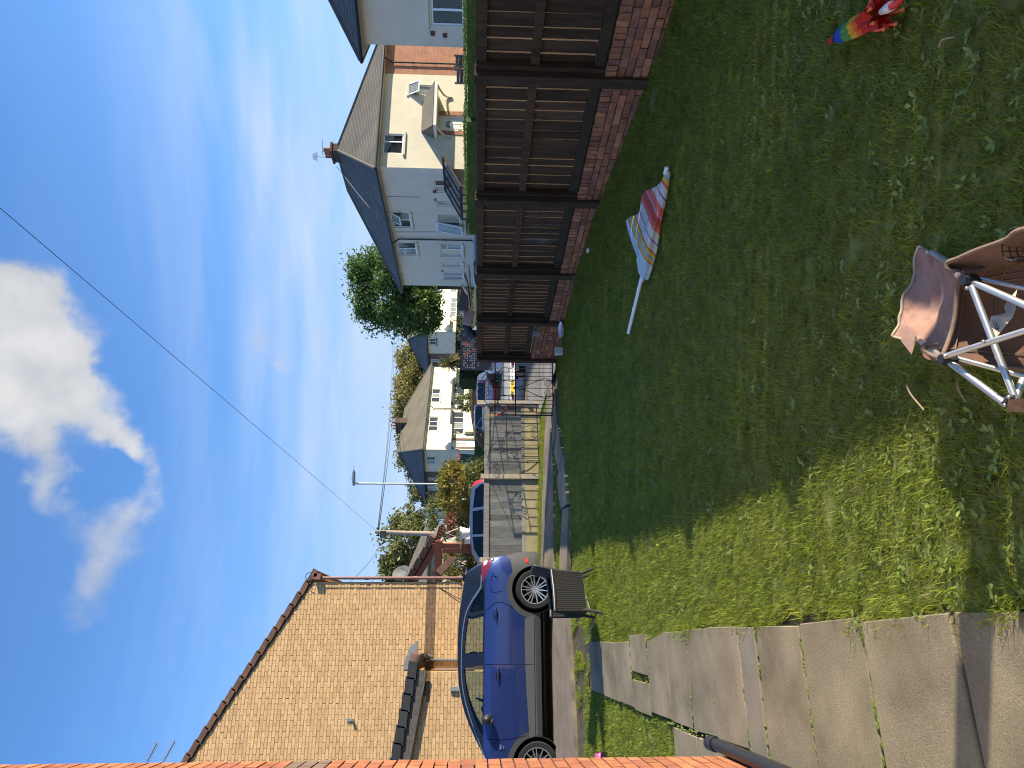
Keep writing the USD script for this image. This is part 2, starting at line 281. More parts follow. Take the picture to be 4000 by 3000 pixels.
# the driveway: a strip of brushed concrete with a step and a crumbling edge
def drive_edge(x): return np.interp(x, [-12, -1, .45, .75, 1.0, 3.0, 4.0, 5.3], [10.95, 11.0, 11.15, 11.9, 12.4, 12.75, 13.3, 13.4])
def strip(name, xs, lo, hi, nz, zf, mat, t=0.09, parent='/World', **k):
    Pp = np.zeros((len(xs), nz, 3))
    for i, x in enumerate(xs):
        a, b = lo(x), hi(x); Pp[i, :, 0] = x; Pp[i, :, 1] = np.linspace(a, b, nz); Pp[i, :, 2] = zf(Pp[i, :, 0], Pp[i, :, 1])
    return obj(name, grid2(Pp, -t), mat, parent=parent, smooth=30, **k)
xs = np.arange(-12, 5.2, 0.08)
strip('driveway', xs, lambda x: drive_edge(x) + 0.05 * (meshkit.noise(np.array([x * 5, 3.3, 0])) - .5) + 0.02 * (meshkit.noise(np.array([x * 21, 1.3, 0])) - .5),
      lambda x: np.interp(x, [-12, 1.7, 4, 5.2], [14.75, 14.6, 14.2, 14.1]), 14, lambda x, y: G(x, y) + 0.025 + 0.008 * meshkit.noise(np.stack([x * 3, y * 9, 0 * x], -1)), 'drive', 0.14, kind='structure')

mt('thatch', (0.12, 0.145, 0.035), 0.95, 0.5, 11, bump=.6, bscale=60, col2=(0.19, 0.20, 0.06))
# ---------------------------------------------------------------- paving slabs
joints = [9.84, 9.0, 8.16, 7.48, 6.8, 6.13, 5.56, 5.0, 4.44, 4.16, 3.57, 2.98, 2.39, 1.8, 1.21, .62, .02, -.6]
pathx = UsdGeom.Xform.Define(stage, '/World/path'); ORG['/World/path'] = np.zeros(3); tag('/World/path', kind='structure')
def slab(poly, parent='/World/path', mat='concrete', lift=0.0, tilt=0.006):
    p = np.array(poly, float); c = p.mean(0); p = c + (p - c) * 1.0
    z = np.array([g1(*q) for q in p]) + rng.uniform(-tilt, tilt, len(p)) + lift
    top = np.c_[c + (p - c) * 0.985, z + 0.012]; mid = np.c_[p, z + 0.004]; bot = np.c_[p, z - 0.06]; k = len(p); v = np.vstack([top, mid, bot]); f = []
    for i in range(1, k - 1): f.append([0, i, i + 1])
    for r_ in range(2):
        for i in range(k): j = (i + 1) % k; a, b = r_ * k, (r_ + 1) * k; f += [[a + i, b + i, b + j], [a + i, b + j, a + j]]
    return obj('paving_slab', (v, f), mat, parent=parent)
gap = 0.009
for i in range(len(joints) - 1):
    y1, y0 = joints[i], joints[i + 1]; j = lambda: rng.uniform(-.012, .012)
    sl = lambda y: -0.04 if y > 6.3 else 0.0
    if i == 3:
        slab([(-.29, y0 + gap), (.06, y0 + gap), (.06, y1 - gap), (-.27, y1 - gap)]); slab([(-.62, y0 + gap), (-.36, y0 + gap), (-.35, y1 - gap), (-.62, y1 - gap)]); continue
    slab([(-.595 + j(), y0 + gap + j() * .4), (.08 + j() + sl(y0) * 2, y0 + gap + j() * .4), (.08 + j() + sl(y1) * 2, y1 - gap), (-.595 + j(), y1 - gap)], mat='concrete_wet' if i == 8 else 'concrete')
for y1, y0 in ((6.13, 5.48), (5.48, 4.83)): slab([(-1.25, y0 + gap), (-.635, y0 + gap), (-.635, y1 - gap), (-1.25, y1 - gap)])
for q in ([(1.0, 11.05), (1.95, 10.85), (2.02, 11.5), (1.05, 11.78)], [(2.02, 11.0), (2.92, 11.35), (2.66, 12.08), (2.08, 11.74)], [(3.0, 11.5), (3.75, 12.2), (3.25, 12.55), (2.74, 12.02)], [(3.82, 12.3), (4.55, 12.75), (4.2, 13.2), (3.4, 12.72)]): slab(q, lift=0.03, tilt=.01)
mb = MB()                                             # moss and weeds lodged in the joints
for i, y in enumerate(joints[:12]):
    for _ in range(int(26 if i in (2, 3, 4, 10, 11) else 12)):
        x = rng.uniform(-.6, .05); mb.ell((x, y + rng.normal(0, .006), g1(x, y) + .008), (rng.uniform(.008, .022), rng.uniform(.005, .010), rng.uniform(.004, .010)), 1)
for _ in range(90):
    y = rng.uniform(4.2, 6.3); mb.ell((-.615 + rng.normal(0, .008), y, g1(-.6, y) + .008), (.008, rng.uniform(.01, .025), .008), 1)
obj('moss', mb, 'moss', kind='stuff')

# ---------------------------------------------------------------- grass
def lawn_left(y): return 0.045 + (-.10 if y > 6.3 else 0) + 0.04 * math.sin(y * 2.9) * math.sin(y * 1.3 + 1) + 0.13 * (meshkit.noise(np.array([y * 3.1, 9.1, 0])) - .5) + .07 * (meshkit.noise(np.array([y * 11, 2.1, 0])) - .5) + .012
def in_lawn(x, y):
    if 0.0 < y + 3.5 and lawn_left(y) < x < 5.10 and y < 10.75 + np.interp(x, [0, 1, 2, 3, 4, 5.1], [-.6, .25, .25, .9, 1.7, 2.2]): return not (y > 10.8 and 1.0 < x and abs((y - 11.3) - (x - 1.4) * .5) < .42)
    if -3.4 < x < -.60 and 6.16 < y < 10.35 + .35 * meshkit.noise(np.array([x * 5, 1., 1.])): return True
    if -.36 < x < -.28 and 6.8 < y < 7.48: return True
    if -1.2 < x < .95 and 9.9 < y < drive_edge(x) - .05: return meshkit.noise(np.array([x * 4, y * 4, 1.])) > .64
    if x > .9 and drive_edge(x) - .55 < y < drive_edge(x) - .02 and x < 4.9 and not (abs((y - 11.3) - (x - 1.4) * .5) < .42): return True
    return np.interp(x, [-12, 1.7, 4, 5.2], [14.78, 14.66, 14.26, 14.16]) < y < 16.1 and -3 < x < 5.2
def blade(mb, x, y, L, w, lean, az, z0=0.0):
    k = 3; d = np.array([math.cos(az), math.sin(az)]); s = np.array([-d[1], d[0]]); t = np.linspace(0, 1, k + 1)
    cx = lean * L * t ** 1.8; cz = L * t * (1 - 0.35 * lean * t); ww = w * (1 - t ** 1.6 * .92) / 2; v, f = [], []
    for i in range(k + 1): v += [[x + d[0] * cx[i] + s[0] * ww[i], y + d[1] * cx[i] + s[1] * ww[i], z0 + cz[i]], [x + d[0] * cx[i] - s[0] * ww[i], y + d[1] * cx[i] - s[1] * ww[i], z0 + cz[i]]]
    for i in range(k): f += [[2 * i, 2 * i + 1, 2 * i + 3], [2 * i, 2 * i + 3, 2 * i + 2]]
    mb.add(v, f)
def leaf(mb, o, az, el, L, w, curl=.3):
    d = np.array([math.cos(az) * math.cos(el), math.sin(az) * math.cos(el), math.sin(el)]); s = np.array([-math.sin(az), math.cos(az), 0.0]); t = np.linspace(0, 1, 5); ww = w * np.array([.15, .75, 1, .72, .05]) / 2
    c = np.asarray(o) + t[:, None] * L * d + np.array([0, 0, 1.]) * (-(t ** 2) * curl * L)[:, None]; v = np.empty((10, 3)); v[0::2] = c + s * ww[:, None] + [0, 0, .15 * w]; v[1::2] = c - s * ww[:, None] + [0, 0, .15 * w]
    f = []
    for i in range(4): f += [[2 * i, 2 * i + 1, 2 * i + 3], [2 * i, 2 * i + 3, 2 * i + 2]]
    mb.add(v, f)
def instancer(name, protos, places, kind='stuff'):
    pi = UsdGeom.PointInstancer.Define(stage, '/World/' + name); targets = []
    for k, (pn, mesh, mat) in enumerate(protos):
        ORG['/World/' + name] = np.zeros(3); targets.append(obj(pn, mesh, mat, parent='/World/' + name, smooth=False))
    pi.CreatePrototypesRel().SetTargets([Sdf.Path(t) for t in targets])
    p = np.array([q[:3] for q in places], np.float32); a = np.array([q[3] for q in places]) / 2; s = np.array([q[4] for q in places], np.float32); k = np.array([q[5] for q in places], np.int32)
    pi.CreatePositionsAttr(Vt.Vec3fArray.FromNumpy(p)); pi.CreateProtoIndicesAttr(Vt.IntArray.FromNumpy(k)); pi.CreateScalesAttr(Vt.Vec3fArray.FromNumpy(np.stack([s, s, s], 1)))
    pi.CreateOrientationsAttr(Vt.QuathArray([Gf.Quath(float(math.cos(t)), 0, 0, float(math.sin(t))) for t in a])); tag('/World/' + name, kind=kind)
gx_, gy_ = np.arange(-3.4, 5.2, .055), np.arange(-3.4, 16.1, .055); cells, vs = [], []
for a_ in gx_:
    for b_ in gy_:
        if in_lawn(a_ + .0275, b_ + .0275) and in_lawn(a_, b_): vs += [(a_, b_), (a_ + .055, b_), (a_ + .055, b_ + .055), (a_, b_ + .055)]
vs = np.array(vs); k4 = np.arange(len(vs) // 4) * 4
obj('thatch', (np.c_[vs, G(vs[:, 0], vs[:, 1]) - .022], np.concatenate([np.stack([k4, k4 + 1, k4 + 2], 1), np.stack([k4, k4 + 2, k4 + 3], 1)])), 'thatch', kind='stuff')
prot = []
for k in range(7):
    mb = MB(); r_ = np.random.default_rng(100 + k)
    for _ in range(22):
        blade(mb, r_.normal(0, .021), r_.normal(0, .021), r_.uniform(.018, .056), r_.uniform(.0036, .0066), r_.uniform(.15, 1.3), r_.uniform(0, 6.28))
    prot.append(('grass_tuft', mb, 'grass_a' if k % 2 else 'grass_b'))
mb = MB(); r_ = np.random.default_rng(60)
for _ in range(5): blade(mb, r_.normal(0, .03), r_.normal(0, .03), r_.uniform(.04, .085), .0028, r_.uniform(.6, 1.4), r_.uniform(0, 6.28))
prot.append(('dry_tuft', mb, 'grass_dry'))
mb = MB()
for _ in range(30): blade(mb, r_.normal(0, .03), r_.normal(0, .03), r_.uniform(.06, .12), r_.uniform(.004, .006), r_.uniform(.3, 1.1), r_.uniform(0, 6.28))
prot.append(('tall_tuft', mb, 'grass_a'))
for k in range(4):
    mb = MB(); r_ = np.random.default_rng(200 + k)
    for q in range(r_.integers(5, 9)): leaf(mb, (r_.normal(0, .008), r_.normal(0, .008), r_.uniform(.012, .03)), r_.uniform(0, 6.28), r_.uniform(.15, .9), r_.uniform(.016, .036), r_.uniform(.009, .017), r_.uniform(.1, .5))
    prot.append(('weed', mb, 'weed_leaf'))
places = []; gr = np.random.default_rng(11)
def scatter(x0, x1, y0, y1, step, sc):
    for x in np.arange(x0, x1, step):
        for y in np.arange(y0, y1, step):
            px, py = x + gr.uniform(-.6, .6) * step, y + gr.uniform(-.6, .6) * step
            if not in_lawn(px, py): continue
            bare = meshkit.noise(np.array([px * 1.9, py * 1.9, 4.])) * .6 + meshkit.noise(np.array([px * 7, py * 7, 2.])) * .4
            if bare < .12 and py < 9: continue
            weedy = meshkit.noise(np.array([px * 1.1, py * 1.1, 8.])) * .55 + max(0, 1 - px / 2.2) * .35 + (.3 if py < 3.0 else 0)
            u = gr.random()
            k = gr.integers(0, 7)
            if u < .012: k = 7
            elif u < .03 and (px > 4.6 or py > 14): k = 8
            elif u < .035 + .22 * max(0, weedy - .40): k = 9 + gr.integers(0, 4)
            places.append((px, py, g1f(px, py) - (.03 if px > .15 or py > 6 else .012), gr.uniform(0, 6.28), sc * gr.uniform(.65, 1.25), k))
_gx, _gy = np.linspace(-12, 6, 181), np.linspace(-6, 17, 231); _gz = G(*np.meshgrid(_gx, _gy, indexing='ij'))
def g1f(x, y):
    i, j = (x + 12) * 10, (y + 6) * 10; a, b = int(i), int(j); s, t = i - a, j - b
    return (_gz[a, b] * (1 - s) + _gz[a + 1, b] * s) * (1 - t) + (_gz[a, b + 1] * (1 - s) + _gz[a + 1, b + 1] * s) * t
scatter(-.2, 5.1, .6, 4.6, 0.037, 0.95); scatter(-1.6, 5.1, 4.6, 8.0, 0.043, 1.05); scatter(-3.4, 5.2, 8.0, 16.1, 0.053, 1.2)
scatter(-.2, 5.1, -3.4, .6, 0.10, 1.2)
instancer('grass', prot, places)
mt('grey_wood', (0.20, 0.19, 0.172), 0.9, 0.3, 3.5, bump=0.5, bscale=35, stretch=(7, 7, 0.8), orand=0.34, fine=0.2)
mt('pale_wood', (0.36, 0.30, 0.22), 0.9, 0.2, 5, bump=0.4, bscale=35, stretch=(6, 6, 0.8), fine=0.15)
mt('gravel_board', (0.30, 0.245, 0.135), 0.95, 0.18, 4, bump=0.7, bscale=90, fine=0.25)
mt('concrete_post', (0.33, 0.28, 0.21), 0.95, 0.2, 5, bump=0.6, bscale=80, fine=0.2)
mt('iron', (0.012, 0.012, 0.013), 0.5, 0.3, 30, spec=0.4)
mt('steel', (0.5, 0.5, 0.5), 0.35, 0.1, 30, metal=0.9)
mt('white_plastic', (0.75, 0.76, 0.76), 0.35, 0.05, 20, spec=0.5)
mt('black_plastic', (0.018, 0.018, 0.02), 0.45, 0.2, 20, spec=0.4)
for k, c in enumerate([(0.37, 0.145, 0.065), (0.32, 0.125, 0.065), (0.42, 0.175, 0.08), (0.17, 0.11, 0.08)]): mt(f'own_brick_{k}', c, 0.85, 0.2, 12, bump=0.5, bscale=60, fine=0.15, orand=0.1, col2=tuple(np.array(c) * (0.72, 0.62, .7)) if k < 3 else None)
for k, c in enumerate([(0.60, 0.385, 0.195), (0.57, 0.365, 0.185), (0.62, 0.405, 0.205), (0.55, 0.345, 0.17)]): mt(f'house_brick_{k}', c, 0.9, 0.14, 9, bump=0.5, bscale=70, fine=0.10, orand=0.06, island=0.06)
mt('dark_brick', (0.17, 0.105, 0.062), 0.85, 0.2, 9, bump=0.5, bscale=70, fine=0.15, orand=0.12)
mt('house_mortar', (0.40, 0.255, 0.14), 0.95, 0.2, 6); mt('own_mortar', (0.30, 0.25, 0.19), 0.95, 0.2, 8, bump=.4); mt('light_mortar', (0.36, 0.29, 0.21), 0.95, 0.15, 8)
mt('brown_tile', (0.135, 0.075, 0.055), 0.9, 0.3, 6, bump=0.6, bscale=50, orand=0.15, fine=0.2)
mt('charcoal_tile', (0.032, 0.034, 0.038), 0.75, 0.2, 6, bump=0.4, bscale=50, orand=0.12)
mt('old_board', (0.04, 0.034, 0.032), 0.9, 0.6, 9, col2=(0.16, 0.14, 0.13), bump=0.5, stretch=(1, 3, 6))
mt('brown_pvc', (0.20, 0.095, 0.075), 0.45, 0.1, 9, spec=0.4); mt('grey_pvc', (0.13, 0.125, 0.12), 0.5, 0.1, 9, spec=0.4)
mt('lead', (0.20, 0.21, 0.22), 0.6, 0.2, 9); mt('brown_frame', (0.15, 0.07, 0.035), 0.6, 0.2, 9); mt('pale_glass', (0.3, 0.29, 0.26), 0.15, 0.2, 3, spec=0.5)
mt('cable_black', (0.01, 0.01, 0.012), 0.6, 0.1, 9)

# ---------------------------------------------------------------- garden wall of old brick with the dark timber fence on it
FX = 5.18; posts = [-1.95, -.1, 1.75, 3.58, 5.40, 7.42, 9.27, 10.93, 12.62]
wall = thing('garden_wall', (FX, 9.0, 0), 'low weathered red brick wall carrying the dark timber fence along the lawn', 'wall')
core = MB()
for a, b in zip(posts[:-1], posts[1:]):
    top = .40 if a < 10.9 else .62
    core.box((FX + .02, (a + b) / 2, (top - .5) / 2 - .004), (.19, b - a, top + .5))
obj('mortar_core', core, 'mortar_dark', parent=wall)
for a, b in zip(posts[:-1], posts[1:]):
    last = a > 10.9; top = .41 if not last else .60; y = a + .06; z = top
    rows = ['h' if not last else 's'] + ['s'] * 8; gz = min(g1(5.1, a), g1(5.1, b)) - .05
    for ri, kind in enumerate(rows):
        h = .103 if kind == 'h' else .065; step = .0745 if kind == 'h' else .225
        if z < gz: break
        y = a + .055 + (0 if ri % 2 else (-.11 if kind == 's' else 0))
        while y < b - .05:
            y0, y1 = max(y, a + .055), min(y + step - .011, b - .055)
            if y1 - y0 > .02:
                m = MB(); m.box((FX - .078 + rng.uniform(-.004, .004), (y0 + y1) / 2, z - h / 2 + rng.uniform(-.002, .002)), (.035, y1 - y0, h), rz=rng.uniform(-.012, .012), jit=.004)
                obj('brick', m, f'garden_brick_{rng.integers(0, 4)}', parent=wall)
            y += step
        z -= h + .011
fence = thing('timber_fence', (FX, 9.0, .4), 'dark brown close boarded timber fence on a low brick wall beside the lawn', 'fence')
for i, y in enumerate(posts):
    m = MB(); m.box((FX - .075, y - .01, 0.62), (.12, .125, 2.08)); p = obj('post', m, 'post_wood', parent=fence)
    if i < len(posts) - 1:
        m = MB(); m.box((FX - .035, y + .085, 1.03), (.07, .05, 1.24)); obj('panel_batten', m, 'post_wood', parent=fence)
        m = MB(); m.box((FX - .035, posts[i + 1] - .105, 1.03), (.07, .05, 1.24)); obj('panel_batten', m, 'post_wood', parent=fence)
for i, (a, b) in enumerate(zip(posts[:-1], posts[1:])):
    lo = .415 if i < 7 else .63; yc, Ly = (a + b) / 2, b - a - .16
    zr = (1.595, 1.085, lo + .055)
    for k, z in enumerate(zr):
        m = MB(); m.box((FX - .015, yc, z), (.045, Ly, .10 if k != 1 else .085), jit=.003); obj('rail', m, 'mossy_wood' if k == 2 else 'fence_wood', parent=fence)
    if i < 7: m = MB(); m.box((FX + .03, yc, lo - .005), (.05, Ly, .05), jit=.004); obj('base_plank', m, 'mossy_wood', parent=fence)
    n = [11, 11, 11, 11, 12, 12, 12, 13][i]; y = a + .07; ws = rng.uniform(.8, 1.2, n); ws = ws / ws.sum() * (b - a - .14)
    for k in range(n):
        gp = rng.choice([.005, .012, .018, .017, .009]); w = ws[k] - gp; tilt = rng.uniform(-.004, .004) * (k not in (0, n - 1))
        m = MB(); v = BOXV * np.array([.019, w, 1.635 - lo]); v[:, 1] += np.where(v[:, 2] > 0, tilt, -tilt); m.add(v + (FX + .024, y + w / 2 + gp / 2, (1.635 + lo) / 2 + rng.uniform(-.006, .006)), BOXF)
        obj('board', m, 'fence_wood', parent=fence); y += ws[k]
m = MB()                                              # a child's chalk scribble on the third bay
def scrib(pts):
    q = catmull(pts, 10); m.tube(np.c_[np.full(len(q), FX + .0125), q], .0028, 4)
for yy, zz, k in ((7.72, .78, 0), (7.95, .62, 1), (7.95, .92, 1), (8.12, .92, 2), (8.12, .62, 2), (8.28, .92, 2), (8.28, .62, 2)):
    if k == 0: scrib([(yy, zz - .09), (yy + .045, zz - .05), (yy + .04, zz + .07), (yy, zz + .09), (yy - .035, zz + .03), (yy - .02, zz - .07), (yy + .02, zz - .08)])
    if k == 1: scrib([(yy - .02, zz - .1), (yy + .05, zz - .05), (yy + .05, zz + .06), (yy - .02, zz + .1)])
    if k == 2: scrib([(yy, zz - .12), (yy - .05, zz - .08), (yy + .01, zz - .02), (yy - .045, zz + .05), (yy + .02, zz + .12)])
for q in range(9): scrib([(8.42 + q * .016, .62 + rng.uniform(-.05, .1)), (8.425 + q * .017, .9 + rng.uniform(-.1, .15))])
obj('chalk_scribble', m, 'chalk', parent=fence)

# ---------------------------------------------------------------- wrought iron gates
def spiral(c, r, turns, a0, sgn, n=40):
    t = np.linspace(0, 1, n); a = a0 + sgn * turns * 2 * np.pi * t; q = r * (1 - .8 * t)
    return np.c_[c[0] + q * np.cos(a), c[1] + q * np.sin(a)]
def gate(name, hinge, free, z0, H, label):
    h, f = np.array(hinge, float), np.array(free, float); W = np.linalg.norm(f - h); e = (f - h) / W
    g = thing(name, (*h, z0), label, 'gate', 'pair of wrought iron driveway gates')
    to = lambda q: np.c_[h[0] + e[0] * q[:, 0], h[1] + e[1] * q[:, 0], z0 + q[:, 1]]
    L = lambda pts: to(np.array(pts, float)); T = lambda nm, pts, r, n=6: obj(nm, MB().tube(to(np.asarray(pts, float)), r, n), 'iron', parent=g, smooth=40)
    zt, zm = H, H * .655
    fr = MB()
    for u in (.02, W - .02): fr.tube(L([(u, 0), (u, H + .02)]), .015, 4)
    for z, r in ((.02, .012), (zm, .010), (zt, .012)): fr.tube(L([(0, z), (W, z)]), r, 4)
    obj('frame', fr, 'iron', parent=g)
    n = 14
    for k in range(1, n):
        u = W * k / n; centre = abs(k - n / 2)
        if centre < 2 and k != n // 2: z1 = zm
        else: z1 = zt + (.30 * (1 - centre / (n / 2)) if k % 2 == 0 or k == n // 2 else -.0)
        lo_ = .02
        if 0 < centre <= 1: continue
        T('bar', [(u, lo_), (u, zm if k in (1, 2, n - 1, n - 2) else z1)], .0062)
    c = W / 2
    for s in (-1, 1):
        T('scroll', catmull([(c + s * .012, zm + .04), (c + s * .05, zm - .2), (c + s * .17, .26), (c + s * .20, .16), (c + s * .15, .05), (c + s * .10, .03)], 8), .007)
        T('scroll', spiral((c + s * .085, .12), .075, 1.7, -np.pi / 2, s), .006)
        for q0 in (.25, .75):
            cc = W * q0
            T('scroll', catmull([(cc + s * .30 * W / 2 * .8, zm + .02), (cc + s * .27 * W / 2 * .8, zm + .12), (cc + s * .12, zm + .26), (cc - s * .05, zt - .02)], 8), .0065)
            T('scroll', spiral((cc + s * .085, zm + .085), .07, 1.7, -np.pi / 2, s), .0055); T('scroll', spiral((cc + s * .05, zt - .05), .045, 1.6, np.pi / 2, -s), .005)
        T('scroll', spiral((c + s * .095, zt + .14), .085, 1.9, np.pi * (0 if s > 0 else 1), s), .0055)
        T('arch', catmull([(c + s * (W / 2 - .02), zt), (c + s * W * .30, zt + .14), (c + s * W * .15, zt + .27), (c + s * .07, zt + .335), (c, zt + .30)], 8), .0075)
    T('bolt', [(W - .06, H * .27), (W - .06, H * .02), ], .008); T('bolt', [(W - .06, H * .27), (W - .0, H * .275), (W + .0, H * .23)], .007)
    return g, e, W
gA, _, _ = gate('iron_gate', (5.13, 12.76), (4.03, 12.88 - .03), .15, 1.13, 'black wrought iron gate leaf standing open by the end of the dark fence')
gB, _, _ = gate('iron_gate', (5.36, 16.08), (3.79, 15.58), .20, 1.13, 'black wrought iron gate leaf folded back against the grey fence')
trow = thing('hand_trowel', (4.03, 12.84, 1.1), 'small red handled tool tied to the top of the open iron gate', 'tool')
m = MB(); m.tube(catmull([(4.02, 12.82, 1.27), (4.06, 12.83, 1.17), (4.15, 12.84, 1.08), (4.24, 12.85, 1.02)], 6), [.016] * 6 + [.02] * 6 + [.02] * 6 + [.012], 8); mt('red_plastic', (0.55, 0.045, 0.03), 0.35, 0.1, 9, spec=0.5); obj('handle', m, 'red_plastic', parent=trow, smooth=True)
mt('yellow_cord', (0.55, 0.38, 0.1), .7, .2, 30); m = MB(); m.tube(np.array([(4.02 + .022 * math.cos(a), 12.82 + .022 * math.sin(a), 1.29 + .01 * a / 2) for a in np.linspace(0, 18, 60)]), .006, 5); obj('cord', m, 'yellow_cord', parent=trow)

# ---------------------------------------------------------------- grey boarded fence behind the driveway
FY = 16.2
gf = thing('grey_fence', (3.6, FY, .2), 'weathered grey boarded fence on concrete gravel boards behind the driveway', 'fence')
bays = [(5.33, 3.66), (3.54, 1.78), (1.66, -.05)]
for a, b in bays:
    c, w = (a + b) / 2, a - b
    m = MB(); m.box((c, FY + .01, 1.39), (w, .075, .12), jit=.002); obj('top_rail', m, 'grey_wood', parent=gf)
    m = MB(); m.box((c, FY + .01, .545), (w, .06, .075), jit=.002); obj('bottom_rail', m, 'grey_wood', parent=gf)
    gz = .08; m = MB(); m.box((c, FY + .01, (gz + .507) / 2), (w, .05, .507 - gz)); obj('gravel_board', m, 'gravel_board', parent=gf)
    n = 13; x = b
    for k in range(n):
        bw = w / n; m = MB(); v = BOXV * np.array([bw - .004, .018, .755]); v[:, 1] += np.where(v[:, 0] > 0, -.012, .010); v[:, 0] += rng.uniform(-.004, .004, 8); m.add(v + (x + bw / 2, FY + .012 + rng.uniform(-.003, .003), .957), BOXF); obj('board', m, 'grey_wood', parent=gf); x += bw
for x in (3.60, 1.72): m = MB(); m.box((x, FY - .005, .72), (.105, .13, 1.62), jit=.003); obj('concrete_post', m, 'concrete_post', parent=gf)
gp = thing('gate_post', (5.42, FY, .1), 'pale square timber gate post with steel hinges at the end of grey fence', 'post')
m = MB(); m.box((5.41, FY + .0, .82), (.10, .10, 1.64)); obj('post', m, 'pale_wood', parent=gp)
for z in (1.35, .38):
    m = MB(); m.box((5.40, FY - .055, z), (.09, .012, .12)); m.tube([(5.37, FY - .07, z - .05), (5.37, FY - .07, z + .05)], .012, 6); obj('hinge', m, 'steel', parent=gp)

# ---------------------------------------------------------------- brick laying on a wall plane
def lay(parent, o, e, n, rows, name, mats, depth=.02, bl=.215, bh=.065, jt=.010, single=None, stuff='brick_mass', proud=.006, cell=None):
    """rows: list of (z of the bed, u0, u1, mat list). bricks nearer than the first 300 listed are one prim each, the rest one mesh"""
    items = []
    for ri, (z, u0, u1, ms) in enumerate(rows):
        u = u0 - (.1125 if ri % 2 else 0); u -= (bl + jt) * 0
        while u < u1 - .005:
            a, b = max(u, u0), min(u + bl, u1)
            if b - a > .015 and (cell is None or cell(a, b, z, z + bh)): items.append((a, b, z, ms[rng.integers(0, len(ms))]))
            u += bl + jt
    return items
def brick_box(m, o, e, n, a, b, z, bh, pr): m.frame(o, e, n, (0, 0, 1), (a, -.02, z), (b, pr, z + bh))

# the neighbour's buff brick house
HY = 17.65; east, apex_x, eave, tanp = 1.36, -3.4, 5.46, 0.612
hs = thing('brick_house', (-3, HY, .25), 'buff brick house with a steep tiled gable behind the blue car', 'house')
gable = lambda x: eave + (east - x) * tanp if x > apex_x else eave + (x + 8.16) * tanp
m = MB(); m.prism([(-8.16, -.5), (east, -.5), (east, eave), (apex_x, gable(apex_x)), (-8.16, eave)], (0, HY, 0), (1, 0, 0), (0, 0, 1), (0, 1, 0), .2); obj('gable_wall', m, 'house_mortar', parent=hs)
m = MB(); m.box((east - .1, HY + 3.4, 2.5), (.2, 6.6, 6)); m.box((-8.06, HY + 3.4, 2.5), (.2, 6.6, 6)); m.box((-3.4, HY + 6.8, 2.5), (9.5, .2, 6)); obj('wall', m, 'house_brick_0', parent=hs)
hb = [f'house_brick_{k}' for k in range(4)]; rows = []
z = .3; k = 0
while z < 8.4:
    u1 = east if z + .07 < eave else min(east, east - (z + .065 - eave) / tanp); u0 = -3.3
    if u1 > u0: rows.append((z + .01, u0, u1, ['dark_brick'] if 2.54 <= z < 2.745 else hb))
    z += .075; k += 1
hid = lambda a, b, z0, z1: not (b < -.75 and z1 < 3.0)
items = lay(hs, None, None, None, rows, 'brick', hb, cell=hid)
items.sort(key=lambda t: np.linalg.norm(np.array([(t[0] + t[1]) / 2, HY, t[2]]) - EYE)); near, rest = items[:262], items[262:]
for a, b, z, ms in near:
    m = MB(); brick_box(m, (0, HY, 0), (1, 0, 0), (0, -1, 0), a, b, z, .065, .008 + rng.uniform(-.003, .003)); obj('brick', m, ms, parent=hs)
for ms in set(t[3] for t in rest):
    m = MB()
    for a, b, z, q in rest:
        if q == ms: brick_box(m, (0, HY, 0), (1, 0, 0), (0, -1, 0), a, b, z, .065, .008 + rng.uniform(-.004, .004))
    obj('brickwork', m, ms, parent=hs, kind='stuff')
# roof: verge tiles stepping up the gable, tile plane behind
sl = unit((-1, 0, tanp)); slr = unit((1, 0, tanp)); up1 = np.array([tanp, 0, 1.0]) / math.hypot(1, tanp)
m = MB(); a0 = np.array([east + .22, HY + .06, eave - .13]); m.frame(a0 + up1 * .10, sl, (0, 1, 0), up1, (0, 0, 0), (5.85, 7.0, .03)); q0 = np.array([-8.16 - .22, HY + .06, eave - .13]); upl = np.array([-tanp, 0, 1.0]) / math.hypot(1, tanp); m.frame(q0 + upl * .10, slr, (0, 1, 0), upl, (0, 0, 0), (5.85, 7.0, .03)); roof = obj('roof', m, 'brown_tile', parent=hs)
for k in range(19):
    o = a0 + sl * (k * .305) + up1 * (.045 + .0)
    m = MB(); m.frame(o, sl, (0, 1, 0), unit(up1 + sl * .0), (0, -.11, -.02), (.335, .16, .10)); v = m.v[0]; s_ = (v - o) @ sl; v += up1 * ((.335 - s_) / .335 * .035)[:, None]; obj('verge_tile', m, 'brown_tile', parent=roof)
m = MB(); m.frame(a0, sl, (0, 1, 0), up1, (.1, .0, -.03), (5.8, .05, .04)); obj('mortar_bed', m, 'house_mortar', parent=roof)
dp = MB(); dp.tube([(east + .09, HY - .03, 5.33), (east + .09, HY - .03, .3)], .036, 10); 
for z in (5.3, 4.2, 3.05, 2.0, 1.0): dp.tube([(east + .09, HY - .03, z - .05), (east + .09, HY - .03, z + .05)], .046, 10)
obj('downpipe', dp, 'brown_pvc', parent=hs, smooth=40)
m = MB(); m.tube([(east + .16, HY - .14, 5.42), (east + .16, HY + 6.8, 5.42)], .06, 8); m.box((east + .12, HY - .06, 5.36), (.14, .16, .16)); obj('gutter', m, 'brown_pvc', parent=hs, smooth=40)
m = MB(); m.tube(np.array([(east + .12 + .09 * math.cos(a), HY - .12, 5.52 + .11 * math.sin(a)) for a in np.linspace(0, np.pi, 12)]), .008, 5); m.tube([(east - .13, HY - .012, 5.2), (east - .13, HY - .012, .5)], .007, 5); m.tube([(east - .15, HY - .014, 2.45), (east - .42, HY - .05, 1.95)], .008, 5); obj('cable', m, 'cable_black', parent=hs)
